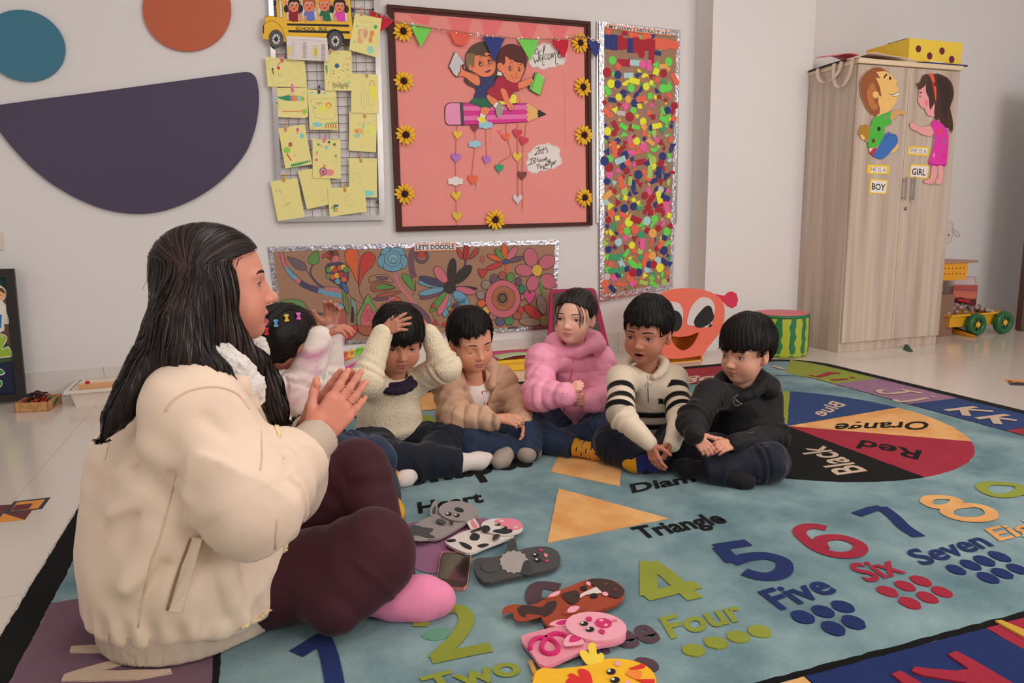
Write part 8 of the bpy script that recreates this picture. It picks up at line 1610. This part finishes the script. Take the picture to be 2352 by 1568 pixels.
fl_=lambda P:np.minimum(limb(P,cp,[.020,.024,.026,.024,.016],.02)[0],limb(P,cq,[.02,.024,.022,.014],.02)[0])-.0035*wob(P,130,2,6)-.002*wob(P,260,4,6)
part('fleece_collar',sculpt(fl_,*box_of(cp+cq,.05),.0034),fleece,tt)
ck_=lambda P:limb(P,[A(452,812,1.50),A(500,840,1.485),A(548,882,1.482),A(585,930,1.50)],[.020,.024,.022,.012],.02)[0]
part('collar',sculpt(ck_,*box_of([A(452,812,1.5),A(585,930,1.5)],.05),.005),suede,tt)
for px,py in((570,893),(585,923)):
 p=on_surface(J,[(px,py)],.001)
 if len(p):obj('snap_button',*[(np.array(lathe([(.004,-.001),(.004,.002),(.002,.003)],0,0,10)[0])[:,[0,2,1]]*np.array([1,-1,1])+p[0]),lathe([(.004,-.001),(.004,.002),(.002,.003)],0,0,10)[1]],mat('snap',rgb(34,32,36),.3,metal=.6),tt)
mar_m=mat('maroon_twill',rgb(58,24,32,1.25),.75,.10,12,.25,700,sheen=.12,spec=.25)
n1,n2,n3=A(590,1350,1.60),A(852,1275,1.50),Gd(770,1392,.080);f1,f2,f3=A(590,1330,1.76),A(820,1085,1.74),A(900,1320,1.60)
def slacks(P):
 a_,s1=limb(P,[n1,n2,n3],[.108,.088,.058],.05);b_,s2=limb(P,[f1,f2,f3],[.115,.076,.056],.03);a_=a_-.004*wob(P,16,2)-.005*np.exp(-np.sum((P-n2)**2,1)/.012)*np.sin(s1*90+wob(P,12,3)*2);b_=b_-.004*wob(P,20,5)-.006*np.exp(-np.sum((P-f2)**2,1)/.008)*np.sin(s2*120+wob(P,14,4)*2)
 return np.maximum(smin(a_,b_,.012),RZ+.001-P[:,2])
lo,hi=box_of([n1,n2,n3,f1,f2,f3],.14);lo[2]=0;part('trousers',sculpt(slacks,lo,hi,.0062),mar_m,tt);wrinkle(mar_m,9,.008)
an,toe=Gd(868,1372,.052),Gd(1022,1378,.040);pks=fab('sock_pink',(198,116,146),.95,.06,30,.4,300)
def foot(P):v=toe-an;d=limb(P,[an-v*.2,an+v*.35,an+v*.72,toe-v*.08],[.040,.043,.044,.033],.03)[0];return np.maximum(d-.002*wob(P,40,2),RZ+.001-P[:,2])
lo,hi=box_of([an-(toe-an)*.2,toe],.06);lo[2]=0;part('sock',sculpt(foot,lo,hi,.004),pks,tt)
rf=hR.f[2][0];v=unit_(rf[1]-rf[0]);c=rf[0]+v*.018;e1=unit_(np.cross(v,(0,1,0)));e2=np.cross(v,e1);obj('ring',*tube([c+.0098*(e1*math.cos(a_)+e2*math.sin(a_))for a_ in np.linspace(0,2*math.pi,20,endpoint=False)],.0011,6,True),mat('gold',(.75,.48,.16),.25,metal=1.),tt,True)
v=unit_(Lt[2]-Lt[1]);c=A(700,985,1.605);e1=unit_(np.cross(v,(0,1,0)));e2=np.cross(v,e1)
for k in range(16):a_=k*math.pi/8;p=c+.034*(e1*math.cos(a_)+e2*math.sin(a_));V0,F0=lathe([(.002,-.006),(.0055,-.003),(.006,0),(.0055,.003),(.002,.006)],0,0,10);obj('bracelet_bead',np.array(V0)+p,F0,mat('black_bead',(.01,.01,.01),.15),tt,True)
bk=[A(458,648,1.57),A(440,710,1.55),A(408,775,1.53),A(355,840,1.50),A(306,898,1.475),A(268,952,1.46),A(236,1004,1.455)];ft_=[A(470,590,1.54),A(480,680,1.515),A(506,765,1.525),A(572,830,1.555),A(612,890,1.560),A(638,940,1.555),A(654,985,1.55)];md=[A(470,660,1.53),A(430,750,1.50),A(432,812,1.468),A(492,846,1.455),A(552,884,1.462)]
def hairT(P):
 q=HT.loc(P);d=ell(q,(0,-.018,.030),(.078,.093,.0745));ax=np.abs(q[:,0]);d=smax(d,-np.maximum(np.maximum(q[:,2]-(.060-.25*np.maximum(0,ax-.02)),.013-q[:,1]+.25*np.minimum(0,q[:,2])),ax-.09),.006)*HT.s
 w_=.0016*np.sin((P[:,0]*.9+P[:,1])*330+3*wob(P,16,3))+.003*wob(P*np.array([1,1,.25]),60,5)
 d=smin(d,limb(P,bk,[.070,.068,.058,.040,.025,.016,.004],.03)[0]-w_,.04);d=smin(d,limb(P,ft_,[.030,.034,.036,.032,.026,.016,.005],.03)[0]-w_,.015);d=smin(d,limb(P,md,[.05,.052,.034,.020,.005],.03)[0]-w_,.03)
 return smax(d,-(ell(q,(0,.062,-.030),(.085,.036,.085))*HT.s),.006)
GH=sculpt(hairT,*box_of(bk+ft_+md+[HT.c+np.array([0,0,.14])],.11),.0045);hrT=part('hair',GH,HAIRB,tt)
xs=float(A(505,700,1.5)[0])
def dirT(P):
 q=HT.loc(P);D=np.stack([np.clip((P[:,0]-xs)*3.2,-.75,.55),np.zeros(len(P)),-np.ones(len(P))],1);top=q[:,2]>.045;D[top]=(q[top]*np.array([1.2,-.6,.2])+np.array([.04,-.05,-.02]))@HT.R.T;return D
seeds=GH[0];Vs,Qs=strands(hairT,seeds,dirT,3600,.15,.0011,10,.0015,rng=np.random.RandomState(12));obj('locks',Vs,Qs,HAIRB,hrT,True)['kind']='stuff'
brl=mat('hair_brown_light',rgb(64,44,36,1.0),.4,.3,25,spec=.5);Vs,Qs=strands(hairT,seeds,dirT,420,.16,.0010,10,.0020,rng=np.random.RandomState(31));obj('highlights',Vs,Qs,brl,hrT,True)['kind']='stuff'
fly=[]
for k in range(24):
 i=random.randrange(len(seeds));p=seeds[i];o_=unit_(p-HT.c+np.array([0,0,.05]));e=np.random.uniform(-1,1,3)*.012;fly.append(tube(catmull([p,p+o_*.010+e*.5+np.array([0,0,-.02]),p+o_*.016+e+np.array([-.01,0,-.055])],3,False),.00035,3,cap=False))
obj('flyaway_hairs',*join(*fly),HAIRB,hrT,True)['kind']='stuff'
